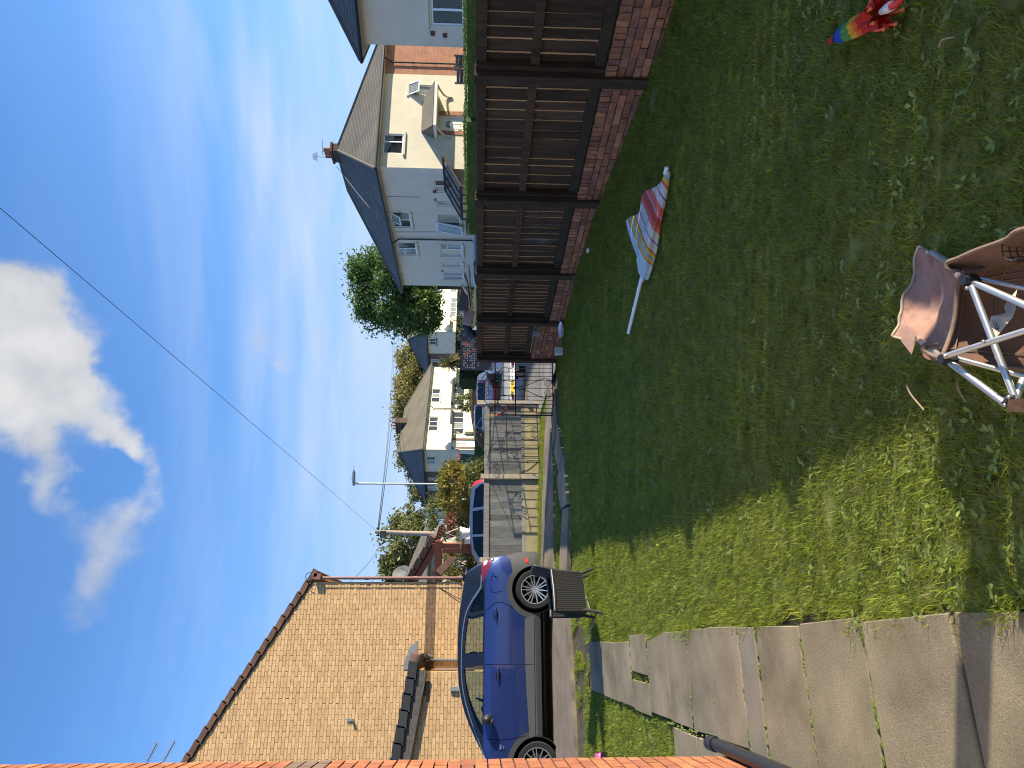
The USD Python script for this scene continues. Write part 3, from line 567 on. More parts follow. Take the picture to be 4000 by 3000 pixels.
m = MB(); m.ell((-.0 + .93, HY - .09, 1.93), (.10, .07, .055), 2); m.box((.93, HY - .02, 1.93), (.07, .06, .05)); obj('wall_light', m, 'black_plastic', parent=hs, smooth=True)
m = MB(); m.tube([(-1.62, HY, 4.33), (-1.62, HY - .09, 4.31)], .03, 8); m.box((-1.62, HY - .02, 4.40), (.06, .03, .1)); obj('wall_bracket', m, 'lead', parent=hs, smooth=40)

# its low side extension
ex0, EY = -.60, 16.5
gx = thing('garage', (-2, EY, .25), 'low buff brick extension with a charcoal tiled lean-to roof beside the brick house', 'building')
zl = lambda x: 2.80 - (x - ex0) * 0.165
m = MB(); m.prism([(-6, -.3), (ex0, -.3), (ex0, zl(ex0)), (-6, zl(-6))], (0, EY, 0), (1, 0, 0), (0, 0, 1), (0, 1, 0), .15); m.box((ex0 - .06, EY + .575 + .07, 1.25), (.12, HY - EY - .15, 3.0)); obj('wall', m, 'house_mortar', parent=gx)
rows = []; z = .3; k = 0
while z < 3.3:
    u1 = ex0 if z + .07 < zl(ex0) else ex0 - (z + .065 - zl(ex0)) / .165; u0 = -2.75
    if u1 > u0: rows.append((z + .01, u0, u1, ['house_brick_0', 'house_brick_2', 'house_brick_0', 'house_brick_3']))
    z += .075
items = [(a, b, z, ms if not (z > 2.50 and b > ex0 - .45) else 'dark_brick') for a, b, z, ms in lay(gx, None, None, None, rows, 'brick', hb)]
items.sort(key=lambda t: -t[2]); near, rest = items[:285], items[285:]
for a, b, z, ms in near:
    m = MB(); brick_box(m, (0, EY, 0), (1, 0, 0), (0, -1, 0), a, b, z, .065, .008 + rng.uniform(-.003, .003)); obj('brick', m, ms, parent=gx)
m = MB()
for a, b, z, ms in rest: brick_box(m, (0, EY, 0), (1, 0, 0), (0, -1, 0), a, b, z, .065, .008)
for k in range(36):
    for u in (0, .225, .45, .675, .9):
        a, b = EY + u + .005 + (.11 if k % 2 else 0), min(EY + u + .22 + (.11 if k % 2 else 0), HY)
        if b > a + .02 and not (a > EY + .28 and b < EY + .95 and k * .075 + .31 > 1.7 and k * .075 < 2.2): m.frame((ex0, 0, 0), (0, 1, 0), (1, 0, 0), (0, 0, 1), (a, -.01, .31 + k * .075), (b, .008, .375 + k * .075))
obj('brickwork', m, 'house_brick_2', parent=gx, kind='stuff')
m = MB(); m.box((ex0 + .012, EY + .62, 2.1), (.05, .74, .95)); w = obj('window', m, 'brown_frame', parent=gx)
for dy in (-.17, .17): m = MB(); m.box((ex0 + .04, EY + .62 + dy, 2.1), (.012, .26, .8)); obj('pane', m, 'pale_glass', parent=w)
sv = unit((-1, 0, .165)); uv = unit((.165, 0, 1)); q = np.array([ex0 + .20, EY - .14, zl(ex0) + .13])
m = MB(); m.frame(q, sv, (0, 1, 0), uv, (0, 0.02, 0), (5.2, 1.24, .03)); rf = obj('roof', m, 'charcoal_tile', parent=gx)
for k in range(12):
    m = MB(); o = q + sv * (k * .315); m.frame(o, sv, (0, 1, 0), uv, (-.02, -.04, -.13), (.325, .22, .055)); v = m.v[0]; s_ = (v - o) @ sv; v += uv * ((.325 - s_) / .325 * .035 - .0)[:, None]; obj('verge_tile', m, 'charcoal_tile', parent=rf)
m = MB(); m.frame(q, sv, (0, 1, 0), uv, (.12, .015, -.33), (5.0, .05, -.08), ); obj('barge_board', m, 'old_board', parent=gx)
for k in range(4):
    m = MB(); y = EY - .03 + k * .29; m.tube([(ex0 + .10, y, zl(ex0) + .10), (ex0 + .36, y, zl(ex0) + .045)], .15, 10); obj('eaves_tile', m, 'brown_tile', parent=rf, smooth=40)
m = MB(); m.tube([(ex0 + .33, EY - .1, zl(ex0) - .06), (ex0 + .33, HY - .05, zl(ex0) - .06)], .05, 8); m.box((ex0 + .22, EY + .55, zl(ex0) - .06), (.03, 1.2, .16)); obj('gutter', m, 'black_plastic', parent=gx, smooth=40)
m = MB(); m.tube(catmull([(ex0 + .33, HY - .1, zl(ex0) - .08), (ex0 + .28, HY - .07, zl(ex0) - .2), (ex0 + .22, HY - .06, zl(ex0) - .35), (ex0 + .22, HY - .06, .3)], 6), .035, 8); obj('downpipe', m, 'grey_pvc', parent=gx, smooth=40)
m = MB(); m.prism([(0, 0), (.62, 0), (.5, .16), (.25, .26), (0, .30)], (ex0 + .02, HY - .012, zl(ex0) + .15), (1, 0, 0), (0, 0, 1), (0, -1, 0), .006); obj('lead_flashing', m, 'lead', parent=gx)
m = MB(); m.box((-.93, EY - .03, 2.02), (.085, .06, .20)); obj('vent', m, 'lead', parent=gx)

# ---------------------------------------------------------------- corner of the house the picture was taken from
oh = thing('own_house', (-.67, 4.7, 0), 'orange brick house corner close by at the edge of the path', 'house')
WX = -.665
m = MB(); m.box((WX - .16, 2.2, 2.8), (.3, 4.95, 6.4)); m.box((WX - 3.0, 4.55, 2.8), (5.8, .25, 6.4)); obj('wall', m, 'own_mortar', parent=oh)
cnt = 0; mass = MB()
for k in range(80):
    z = .005 + k * .075; mats_ = ['own_brick_3'] if 32 <= k < 35 else ['own_brick_0', 'own_brick_1', 'own_brick_2']
    y = 4.69
    ln = .215 if k % 2 else .1025; first = True
    for q in range(3 if k < 70 else 2):
        l = ln if q == 0 else .215; m = MB() if q < 2 else mass
        m.box((WX - .006, y - l / 2, z + .0325), (.05, l, .065), jit=.0015)
        if q < 2: obj('brick', m, mats_[rng.integers(0, len(mats_))], parent=oh)
        y -= l + .01
obj('brickwork', mass, 'own_brick_1', parent=oh, kind='stuff')
m = MB(); m.tube(catmull([(WX + .06, 4.92, .09), (WX + .062, 4.80, .078), (WX + .062, 4.4, .075), (WX + .06, 3.4, .07)], 6), .038, 12); pp = obj('drainpipe', m, 'black_plastic', smooth=40, label='black plastic drainpipe lying along the foot of the orange brick wall', cat='drainpipe')
m = MB(); m.tube([(WX + .06, 4.93, .09), (WX + .061, 4.84, .083)], .044, 12); obj('collar', m, 'black_plastic', parent=pp, smooth=40)
m = MB(); m.tube([(WX + .02, 4.64, 5.72), (WX + .02, 4.66, 4.72), (WX + .02, 4.8, 4.65)], .012, 5); m.box((WX + .0, 4.62, 4.72), (.05, .06, .03)); obj('cable_clip', m, 'cable_black', parent=oh)
# ---------------------------------------------------------------- cars
def paint(name, col, flake=0.0): mt(name, col, 0.28, 0.05, 60, spec=0.5, coat=1.0, metal=flake)
paint('blue_paint', (0.02, 0.036, 0.15), 0.4); paint('black_paint', (0.006, 0.006, 0.008)); paint('red_paint', (0.35, 0.018, 0.02)); paint('silver_paint', (0.42, 0.43, 0.45), 0.5); paint('navy_paint', (0.01, 0.016, 0.045)); paint('green_paint', (0.012, 0.05, 0.045))
mt('cladding', (0.052, 0.052, 0.054), 0.6, 0.12, 40, spec=0.35, bump=.15, bscale=300); mt('cladding_light', (0.085, 0.088, 0.09), 0.5, 0.1, 40, spec=0.4)
mt('tyre', (0.022, 0.021, 0.02), 0.85, 0.2, 40, spec=0.2); mt('alloy', (0.62, 0.62, 0.63), 0.3, 0.05, 40, metal=0.85, spec=.5); mt('dark_well', (0.008, 0.008, 0.008), 0.95, 0.1, 9)
mt('chrome', (0.85, 0.86, 0.88), 0.12, 0.02, 40, metal=1.0); mt('tail_red', (0.13, 0.006, 0.012), 0.12, 0.1, 40, spec=0.6, coat=.6); mt('lamp_clear', (0.45, 0.42, 0.42), 0.15, 0.15, 50, spec=.6, coat=.8); mt('reflector', (0.6, 0.02, 0.02), 0.3, 0.1, 60)
mt('seat_cloth', (0.03, 0.031, 0.034), 0.85, 0.2, 40); mt('disc_brake', (0.12, 0.11, 0.1), .6, .2, 20, metal=.5)
glass('car_glass', (0.76, 0.82, 0.79)); glass('tinted_glass', (0.3, 0.33, 0.33)); glass('dark_glass', (0.04, 0.045, 0.05))
def to_m3(v, f):
    mm = m3.Manifold(m3.Mesh(np.asarray(v, np.float32), np.asarray(f, np.uint32)))
    return mm
def yprism(poly, y0, y1):                              # polygon in (x, z), swept along y
    out = m3.Manifold()
    for g in getattr(poly, 'geoms', [poly]):
        if g.is_empty or g.area < 1e-8: continue
        t = trimesh.creation.extrude_polygon(g, y1 - y0, engine='earcut'); v = np.asarray(t.vertices); w = np.c_[v[:, 0], y1 - v[:, 2], v[:, 1]]
        out = out + to_m3(w, t.faces)
    return out
def xprism(poly, x0, x1):                              # polygon in (y, z), swept along x
    t = trimesh.creation.extrude_polygon(Polygon(poly), x1 - x0, engine='earcut'); v = np.asarray(t.vertices); return to_m3(np.c_[v[:, 2] + x0, v[:, 0], v[:, 1]], t.faces)
class Body:
    def __init__(s, top, wid, x0, x1, Wm, zb=.24, crown=.06, front=1.0, rear=.55):
        s.top, s.wid, s.x0, s.x1, s.Wm, s.zb, s.crown, s.fr, s.rr = np.array(top, float), np.array(wid, float), x0, x1, Wm, zb, crown, front, rear
    def ztop(s, x): return np.interp(x, s.top[:, 0], s.top[:, 1])
    def plan(s, x):
        a = np.clip((s.x0 + s.fr - x) / s.fr, 0, 1); b = np.clip((x - s.x1 + s.rr) / s.rr, 0, 1)
        return 1 - .30 * a ** 2.6 - .20 * b ** 2.6
    def W(s, z): return np.interp(z, s.wid[:, 0], s.wid[:, 1]) * s.Wm
    def mesh(s, inset=0.0, x0=None, x1=None, zb=None, nx=110, K=22, extra=()):
        x0, x1, zb = s.x0 if x0 is None else x0, s.x1 if x1 is None else x1, s.zb if zb is None else zb
        xs = np.unique(np.concatenate([np.linspace(x0, x1, nx), x0 + (x1 - x0) * np.array([.004, .012, .02, .03, .98, .99, .996])]))
        tk = np.r_[np.linspace(0, .80, K), .86, .91, .95, .98]; rings = []
        for x in xs:
            zt = max(s.ztop(x) - inset, zb + .03); e = min(1.0, (x - x0) / .10 + .25) if inset == 0 else 1; e2 = min(1.0, (x1 - x) / .06 + .35) if inset == 0 else 1
            b = zb + (.10 * (1 - min(e, e2)) if inset == 0 else 0); H_ = zt - b; z = b + H_ * tk; w = (s.W(z) - inset) * s.plan(x)
            edge = np.clip((z - (zt - .085)) / .085, 0, 1); w = w * (1 - .09 * edge ** 2.2)
            yt = w[-1] * np.array([.93, .75, .45, 0]); zt_ = zt - np.array([.012, .006, .002, 0]) + s.crown * .25 * (1 - (yt / max(w[-1], 1e-6)) ** 2) - s.crown * .25
            half = np.r_[np.c_[w, z], np.c_[yt, zt_]]; half = np.r_[[[w[0] * .9, b - .005]], half]
            ring = np.r_[half, np.c_[-half[-2::-1, 0], half[-2::-1, 1]]]; rings.append(np.c_[np.full(len(ring), x), ring])
        R = np.array(rings); n, k = R.shape[:2]; v = R.reshape(-1, 3); f = []
        i = np.arange(n * k).reshape(n, k); a, b, c, d = i[:-1], np.roll(i[:-1], -1, 1), np.roll(i[1:], -1, 1), i[1:]
        f = np.concatenate([np.stack([a, c, b], -1).reshape(-1, 3), np.stack([a, d, c], -1).reshape(-1, 3)])
        v = np.vstack([v, R[0].mean(0), R[-1].mean(0)]); j = np.arange(k); jn = np.roll(j, -1); A, B = n * k, n * k + 1
        f = np.vstack([f, np.c_[np.full(k, A), j, jn], np.c_[np.full(k, B), (n - 1) * k + jn, (n - 1) * k + j]])
        m = trimesh.Trimesh(v, f, process=False); 
        if m.volume < 0: f = f[:, ::-1]
        return to_m3(v, f)
def mirror_y(pts): return [(x, -y, z) for x, y, z in pts]
def wheel(parent, c, r, side, spokes=10, width=.21, rim=.72, mat='alloy', name='wheel'):
    """side: +1 or -1, the way its face looks along local y"""
    c = np.array(c, float); w = width / 2; prof = np.array([(r * .70, -w), (r * .93, -w), (r * .985, -w * .78), (r, -w * .4), (r, w * .4), (r * .985, w * .78), (r * .93, w), (r * .74, w), (r * .705, w * .85), (r * .70, -w)])
    def rev(p, n=40):
        a = np.linspace(0, 2 * np.pi, n, endpoint=False); V_ = np.stack([np.stack([p[:, 0] * math.cos(t), p[:, 1] * side, p[:, 0] * math.sin(t)], -1) for t in a]); k = len(p); f = []
        for i in range(n):
            for j in range(k - 1): A, B = i * k + j, ((i + 1) % n) * k + j; f += [[A, B, B + 1], [A, B + 1, A + 1]]
        return V_.reshape(-1, 3) + c, f
    wp = obj(name, MB().add(*rev(prof)), 'tyre', parent=parent, smooth=35)
    m = MB(); rr = r * rim; m.add(*rev(np.array([(rr * .99, w * .70), (rr * 1.01, w * .98), (rr * .95, w * .98), (rr * .93, w * .5), (rr * .92, -w)])))
    m.add(*rev(np.array([(.001, w * .72), (.045, w * .72), (.055, w * .6), (.055, w * .2)]), 20))
    for k in range(spokes):
        a = 2 * np.pi * k / spokes + .2; pair = (k % 2) * .10 - .05 if spokes > 7 else 0; t0 = a + pair * .0
        for dy in ([-.02, .02] if k % 2 == 0 else [0]):
            e = np.array([math.cos(a), 0, math.sin(a)]); q = np.array([-math.sin(a), 0, math.cos(a)]); b0 = c + e * .04 + q * dy * .5 + np.array([0, side * w * .62, 0]); b1 = c + e * rr * .95 + q * dy * 1.5 + np.array([0, side * w * .86, 0]); m.beam(b0, b1, .016, .022, up=(0, 1, 0))
    obj('rim', m, mat, parent=wp, smooth=30)
    m = MB(); m.add(*rev(np.array([(.001, w * .1), (r * .44, w * .1), (r * .44, -w * .2)]), 28)); obj('brake_disc', m, 'disc_brake', parent=wp)
    m = MB(); m.add(*rev(np.array([(.001, -w * .5), (rr * .95, -w * .5)]), 28)); obj('wheel_hub', m, 'dark_well', parent=wp)
def place_man(man, T): mm = man.to_mesh(); return T(np.asarray(mm.vert_properties[:, :3])), np.asarray(mm.tri_verts)
def seat(parent, T, x, y, w, z0=.55, h=.62, mat='seat_cloth', head=True):
    m = MB(); m.box((x - .2, y, z0), (.5, w, .18)); m.beam((x + .05, y, z0), (x + .2, y, z0 + h), .14, w, up=(0, 1, 0)); 
    if head: m.ell((x + .24, y, z0 + h + .12), (.06, .12, .10), 1)
    v, f = m.mesh(); obj('seat', (T(v), f), mat, parent=parent, smooth=50)

def make_car(name, label, cat, group, loc, heading, B, spec):
    """B: Body in the car's frame (nose towards -x, wheels on z = 0); spec: what to cut from it"""
    cth, sth = math.cos(heading), math.sin(heading); loc = np.array(loc, float)
    T = lambda v: np.stack([v[:, 0] * cth - v[:, 1] * sth, v[:, 0] * sth + v[:, 1] * cth, v[:, 2]], -1) + loc
    th = thing(name, loc, label, cat, group); put = lambda nm, man, mat, parent=th, smooth=28: obj(nm, place_man(man, T), mat, parent=parent, smooth=smooth) if not man.is_empty() else None
    solid = B.mesh(); belt = spec['belt']; inner = B.mesh(inset=.045, x0=spec['cab'][0], x1=spec['cab'][1], zb=belt - .42)
    for xw in spec['axles']:
        for s in (-1, 1):
            cyl = m3.Manifold.cylinder(.34, spec['well'], spec['well'], 48).rotate((90, 0, 0)).translate((xw, (B.Wm + .05) if s > 0 else -(B.Wm + .05) + .34, spec['r'])); solid = solid - cyl
            put('wheel_housing', m3.Manifold.cylinder(.30, spec['well'] + .004, spec['well'] + .004, 40).rotate((90, 0, 0)).translate((xw, (B.Wm - .02) if s > 0 else -(B.Wm - .02) + .30, spec['r'])) - m3.Manifold.cylinder(.32, spec['well'] - .006, spec['well'] - .006, 40).rotate((90, 0, 0)).translate((xw, (B.Wm - .0) if s > 0 else -(B.Wm - .0) + .28, spec['r'])), 'dark_well')
    shell = solid - inner; big = 2.0
    side = unary_union([Polygon(p) for p in spec['side_glass']]); Gs = yprism(side, -big, big)
    pc = shell ^ Gs; shell = shell - Gs
    for i, p in enumerate(spec['side_glass']):
        for s in (-1, 1): put('side_window', (pc ^ yprism(Polygon(p), 0 if s > 0 else -big, big if s > 0 else 0)), spec['glass'][i])
    for nm, poly, x0, x1, gm in spec['end_glass']:
        pz = xprism(poly, x0, x1); put(nm, shell ^ pz, gm); shell = shell - pz
    if 'seams' in spec:
        g = unary_union([LineString(p).buffer(.0045, cap_style=2) for p in spec['seams']]); cut = yprism(g, -big, -B.Wm * .86) + yprism(g, B.Wm * .86, big); shell = shell - cut
    for nm, poly, mat in spec['regions']:
        pz = yprism(poly, -big, big); piece = shell ^ pz; shell = shell - pz; put(nm, piece, mat)
    body = put('body', shell, spec['paint'])
    for xw in spec['axles']:
        for s in (-1, 1):
            k = MB(); tmp = th; 
            n0 = len(ORG); wheel_local(th, T, (xw, s * (B.Wm - .125), spec['r']), spec['r'], s, spec.get('spokes', 10))
    put('underbody', m3.Manifold.cube((B.x1 - B.x0 - .7, B.Wm * 1.5, .2), True).translate(((B.x0 + B.x1) / 2, 0, .28)), 'dark_well')
    return th, T, put
def wheel_local(parent, T, c, r, side, spokes):
    before = set(); rec = []
    global obj
    keep = obj
    def o2(nm, mesh, mat, parent=None, smooth=False, **k):
        v, f = mesh.mesh(); return keep(nm, (T(v), f), mat, parent=parent, smooth=smooth, **k)
    obj = o2
    try: wheel(parent, c, r, side, spokes)
    finally: obj = keep

# the blue crossover: measured in a frame whose x is the street's, z above its wheels' footing (0.285)
Z0 = 0.285
top = [(-2.72, .55), (-2.70, .70), (-2.62, .82), (-2.5, .90), (-2.2, 1.0), (-1.95, 1.07), (-1.80, 1.115), (-1.69, 1.16), (-1.57, 1.235), (-1.42, 1.325), (-1.25, 1.415), (-1.06, 1.497), (-.86, 1.557), (-.65, 1.60), (-.44, 1.617), (0, 1.63), (.25, 1.625), (.51, 1.607), (.74, 1.577), (.95, 1.54), (1.12, 1.505), (1.16, 1.46), (1.22, 1.36), (1.30, 1.20), (1.355, 1.10), (1.385, 1.0), (1.40, .80), (1.45, .64), (1.47, .58), (1.46, .5)]
wid = [(.2, .92), (.3, .965), (.45, .985), (.6, .995), (.75, 1.0), (.95, .99), (1.05, .965), (1.14, .93), (1.2, .90), (1.3, .83), (1.4, .76), (1.5, .70), (1.6, .66), (1.7, .62)]
B = Body(top, wid, -2.72, 1.47, .885, zb=.235)
zz = lambda pts: [(x, z - Z0) for x, z in pts]
front_win = zz([(-1.39, 1.455), (-1.28, 1.53), (-1.12, 1.61), (-.92, 1.69), (-.70, 1.745), (-.46, 1.775), (-.40, 1.775), (-.345, 1.45), (-.8, 1.445)])
rear_win = zz([(-.165, 1.455), (-.19, 1.78), (.15, 1.765), (.42, 1.725), (.40, 1.66), (.455, 1.455)])
quarter = zz([(.50, 1.46), (.47, 1.655), (.49, 1.70), (.66, 1.63), (.80, 1.535), (.86, 1.465)])
arch = lambda xw, r: Point(xw, .325).buffer(r, 40)
lower = sbox(-2.8, .2, 1.6, .345); a1, a2 = arch(.83, .468).intersection(sbox(-3, .2, 2, 1)), arch(-1.78, .468).intersection(sbox(-3, .2, 2, 1))
insert = Polygon(zz([(.37, .78), (.42, .62), (-1.36, .60), (-1.42, .73), (-1.30, .735), (-.8, .765), (-.3, .785), (.1, .79)]))
bump_r = Polygon([(1.02, .62), (1.10, .70), (1.22, .715), (1.33, .735), (1.36, .79), (1.6, .80), (1.6, .2), (1.02, .2)])
bump_f = sbox(-2.9, .2, -2.22, .46)
clad = unary_union([lower, a1, a2, bump_r, bump_f])
roofpoly = Polygon([(-1.75, 1.165)] + [(1.05, 1.158), (1.26, 1.185), (1.5, 1.6), (1.3, 1.9), (-2.2, 1.9), (-2.2, 1.165)])
tail = Polygon(zz([(.93, 1.495), (1.05, 1.515), (1.30, 1.50), (1.45, 1.47), (1.45, 1.30), (1.34, 1.315), (1.20, 1.36), (1.06, 1.43)]))
tailc = Polygon(zz([(1.22, 1.475), (1.28, 1.472), (1.335, 1.45), (1.31, 1.40), (1.25, 1.42)]))
spec = dict(belt=1.16, cab=(-1.66, 1.22), axles=(.83, -1.78), r=.325, well=.385, side_glass=[front_win, rear_win, quarter], glass=['car_glass', 'car_glass', 'tinted_glass'],
            end_glass=[('windscreen', [(-.62, 1.17), (.62, 1.17), (.52, 1.545), (-.52, 1.545)], -1.85, -.95, 'car_glass'), ('rear_window', [(-.55, 1.17), (.55, 1.17), (.47, 1.44), (-.47, 1.44)], 1.13, 1.5, 'tinted_glass')],
            seams=[zz([(-.34, 1.44), (-.335, 1.2), (-.345, .86), (-.335, .62)]), zz([(.49, 1.44), (.56, 1.33), (.615, 1.28), (.615, 1.13), (.52, .98)]), zz([(-1.42, 1.41), (-1.44, 1.23), (-1.42, 1.0), (-1.38, .78)]),
                   zz([(1.04, 1.24), (1.045, 1.33), (.97, 1.345), (.82, 1.345), (.78, 1.31), (.785, 1.24), (.80, 1.15)]), zz([(1.10, 1.335), (1.03, 1.27), (.97, 1.21)]), [(-1.44, .345), (.40, .345)]],
            regions=[('taillight_lens', tailc, 'lamp_clear'), ('taillight', tail.difference(tailc), 'tail_red'), ('door_insert', insert, 'cladding_light'), ('cladding', clad, 'cladding'), ('roof', roofpoly, 'black_paint')], paint='blue_paint')
CY = 12.30 + .885
bc, T, put = make_car('blue_car', 'shiny blue crossover car with black roof parked side-on before the brick house', 'car', None, (0, CY, Z0), 0.0, B, spec)
def carpart(nm, m, mat, parent=bc, smooth=35):
    v, f = m.mesh(); return obj(nm, (T(v), f), mat, parent=parent, smooth=smooth)
for s in (-1, 1):
    def onside(x, z, pr=.006): return np.array([x, s * ((B.W(z) * B.plan(x)) * (1 - .09 * np.clip((z - (B.ztop(x) - .085)) / .085, 0, 1) ** 2.2) + pr), z])
    m = MB(); line = catmull(zz([(-1.66, 1.435), (-1.48, 1.515), (-1.30, 1.598), (-1.12, 1.67), (-.92, 1.74), (-.70, 1.792), (-.46, 1.818), (-.1, 1.822), (.18, 1.808), (.40, 1.775), (.52, 1.735), (.66, 1.66), (.78, 1.575), (.86, 1.525), (.93, 1.51), (1.07, 1.505)]), 6)
    r_ = np.interp(np.arange(len(line)), [0, 40, len(line) - 30, len(line) - 22, len(line)], [.007, .009, .011, .017, .013]); m.tube([onside(x, z, .004) for x, z in line], r_, 6); carpart('chrome_strip', m, 'chrome')
    for hx, hz in ((.42, .972), (-.50, .935)):
        m = MB(); m.ell(onside(hx, hz, -.004), (.085, .012, .045), 2); h = carpart('door_handle', m, 'dark_well'); m = MB(); m.tube([onside(hx - .115, hz - .002, .004), onside(hx - .08, hz, .024), onside(hx + .08, hz + .006, .026), onside(hx + .115, hz + .006, .006)], [.012, .016, .016, .011], 8); carpart('grip', m, 'blue_paint', parent=h)
    m = MB(); m.ell(onside(-1.14, 1.115, .10), (.075, .115, .085), 3); m.beam(onside(-1.14, 1.07, -.02), onside(-1.15, 1.06, .10), .06, .05); carpart('wing_mirror', m, 'black_plastic')
    m = MB(); m.ell(onside(-1.17, 1.045, .09), (.05, .07, .035), 2); carpart('wing_mirror', m, 'cladding')
    m = MB(); m.tube([onside(-1.50, .905), onside(-1.57, .900)], .010, 6); m.tube([onside(-1.51, .89), onside(-1.56, .892)], .012, 6); carpart('badge', m, 'chrome'); m = MB(); m.tube([onside(-1.52, .852), onside(-1.555, .85)], .010, 6); carpart('badge', m, 'chrome')
    m = MB(); m.box(onside(1.30, .455, -.01), (.075, .03, .05), rz=-s * .5); carpart('reflector', m, 'reflector')
m = MB(); m.slab([(1.0, -.56, 1.558), (1.0, .56, 1.558), (1.235, .52, 1.50), (1.235, -.52, 1.50)][::-1], .022); carpart('spoiler', m, 'black_paint')
for y in (-.37, .37): seat(bc, T, -.45, y, .46, z0=.60)
seat(bc, T, .45, 0, 1.15, z0=.60, head=False); m = MB()
for y in (-.38, .38): m.ell((.68, y, 1.30), (.05, .11, .085), 1)
carpart('headrest', m, 'seat_cloth'); m = MB(); m.tube(np.array([(-.98 + .06 * math.sin(a), .37 + .17 * math.cos(a), 1.12 + .16 * math.sin(a)) for a in np.linspace(0, 2 * np.pi, 24)]), .014, 6, cap=False); m.box((-1.25, 0, 1.02), (.5, 1.35, .22)); carpart('dashboard', m, 'seat_cloth')
m = MB(); m.box((-.88, 0, 1.43), (.03, .22, .06)); carpart('rear_view_mirror', m, 'seat_cloth')
m = MB(); m.box((-2.70, 0, .55), (.03, 1.0, .12)); carpart('grille', m, 'cladding')
# ---------------------------------------------------------------- rattan armchair on the lawn
mt('rattan', (0.018, 0.0175, 0.017), 0.7, 0.15, 30, spec=0.25); mt('rattan_edge', (0.026, 0.026, 0.027), 0.4, 0.15, 30, spec=0.5)
wc = thing('rattan_armchair', (.57, 9.2, .14), 'black woven rattan armchair standing side-on at the edge of the lawn', 'chair')
A0, A1 = np.array([.335, 8.72]), np.array([.815, 9.0]); ew = (A1 - A0) / np.linalg.norm(A1 - A0); nw = np.array([-.10, .995]); Wd = np.linalg.norm(A1 - A0) ; Dp = .46
def wp(u, d, z): q = A0 + ew * u + nw * d; return np.array([q[0], q[1], .13 + z])
def woven(name, fn, nu, nv, edge=True):
    """a panel of flat strands: fn(s, t) -> point, s along, t up; every second strand is set forward"""
    m = MB(); rows = nv; 
    for j in range(rows):
        t0, t1 = (j + .08) / rows, (j + .92) / rows
        for i in range(nu):
            a, b = i / nu, (i + 1) / nu; off = .006 if (i + j) % 2 else -.001
            p = [fn(a + .004, t0), fn(b - .004, t0), fn(b - .004, t1), fn(a + .004, t1)]; n = unit(np.cross(p[1] - p[0], p[3] - p[0])); mid0, mid1 = (p[0] + p[1]) / 2 + n * (off + .004), (p[3] + p[2]) / 2 + n * (off + .004)
            q = [x + n * off * .3 for x in p]; m.quad(q[0], mid0, mid1, q[3]); m.quad(mid0, q[1], q[2], mid1)
    return m
back = .05                                             # the seat faces away to the left; the tall back stands at the right end
def sidep(d): return lambda s, t: wp(s * Wd + .03 * (t - .4) * (s > .5), d + (-.02 if d < .3 else .02) * t, .15 + t * .37)
for d in (0.0, Dp):
    p = woven('side', sidep(d), 20, 24); obj('side_panel', p, 'rattan', parent=wc)
    m = MB(); f = sidep(d); m.slab([f(0, 0), f(1, 0), f(1, 1), f(0, 1)], .022); obj('panel_core', m, 'dark_well', parent=wc)
    m = MB(); m.tube([f(0, .98) + (0, 0, .012), f(.5, .98) + (0, 0, .008), f(1, .98) + (0, 0, .02)], .024, 8); obj('arm', m, 'rattan_edge', parent=wc, smooth=True)
bk = lambda s, t: wp(Wd - .02 + .11 * t ** 1.5, s * Dp, .18 + t * .56)
obj('backrest', woven('b', bk, 18, 26), 'rattan', parent=wc); m = MB(); 
for t in np.linspace(0, .9, 10): m.slab([bk(0, t) - np.array([*ew, 0]) * .012, bk(1, t) - np.array([*ew, 0]) * .012, bk(1, t + .1) - np.array([*ew, 0]) * .012, bk(0, t + .1) - np.array([*ew, 0]) * .012], .014)
obj('backrest_core', m, 'rattan', parent=wc)
m = MB(); m.tube(catmull([bk(0, 0), bk(0, .5), bk(0, .95), bk(.08, 1.0), bk(.5, 1.01), bk(.92, 1.0), bk(1, .95), bk(1, .5), bk(1, 0)], 6), .018, 8); obj('backrest_rim', m, 'rattan_edge', parent=wc, smooth=True)
m = MB(); m.slab([wp(0, 0.01, .37), wp(Wd, .01, .35), wp(Wd, Dp - .01, .35), wp(0, Dp - .01, .37)], .05); obj('seat', m, 'rattan', parent=wc)
obj('front_panel', woven('f', lambda s, t: wp(-.004, Dp * (1 - s), .15 + t * .21), 18, 13), 'rattan', parent=wc)
for u, d, du in ((.03, 0.015, -.05), (Wd - .04, 0.015, .10), (.03, Dp - .02, -.05), (Wd - .04, Dp - .02, .10)):
    m = MB(); b = wp(u + du, d + (-.01 if d < .3 else .01), 0); b[2] = g1(b[0], b[1]) - .02; m.tube([wp(u, d, .2), b], [.02, .015], 8); obj('leg', m, 'rattan_edge', parent=wc, smooth=40)
m = MB(); m.tube([wp(Wd - .0, .03, .13), wp(Wd + .02, Dp - .04, .13)], .008, 6); obj('stretcher', m, 'rattan_edge', parent=wc)

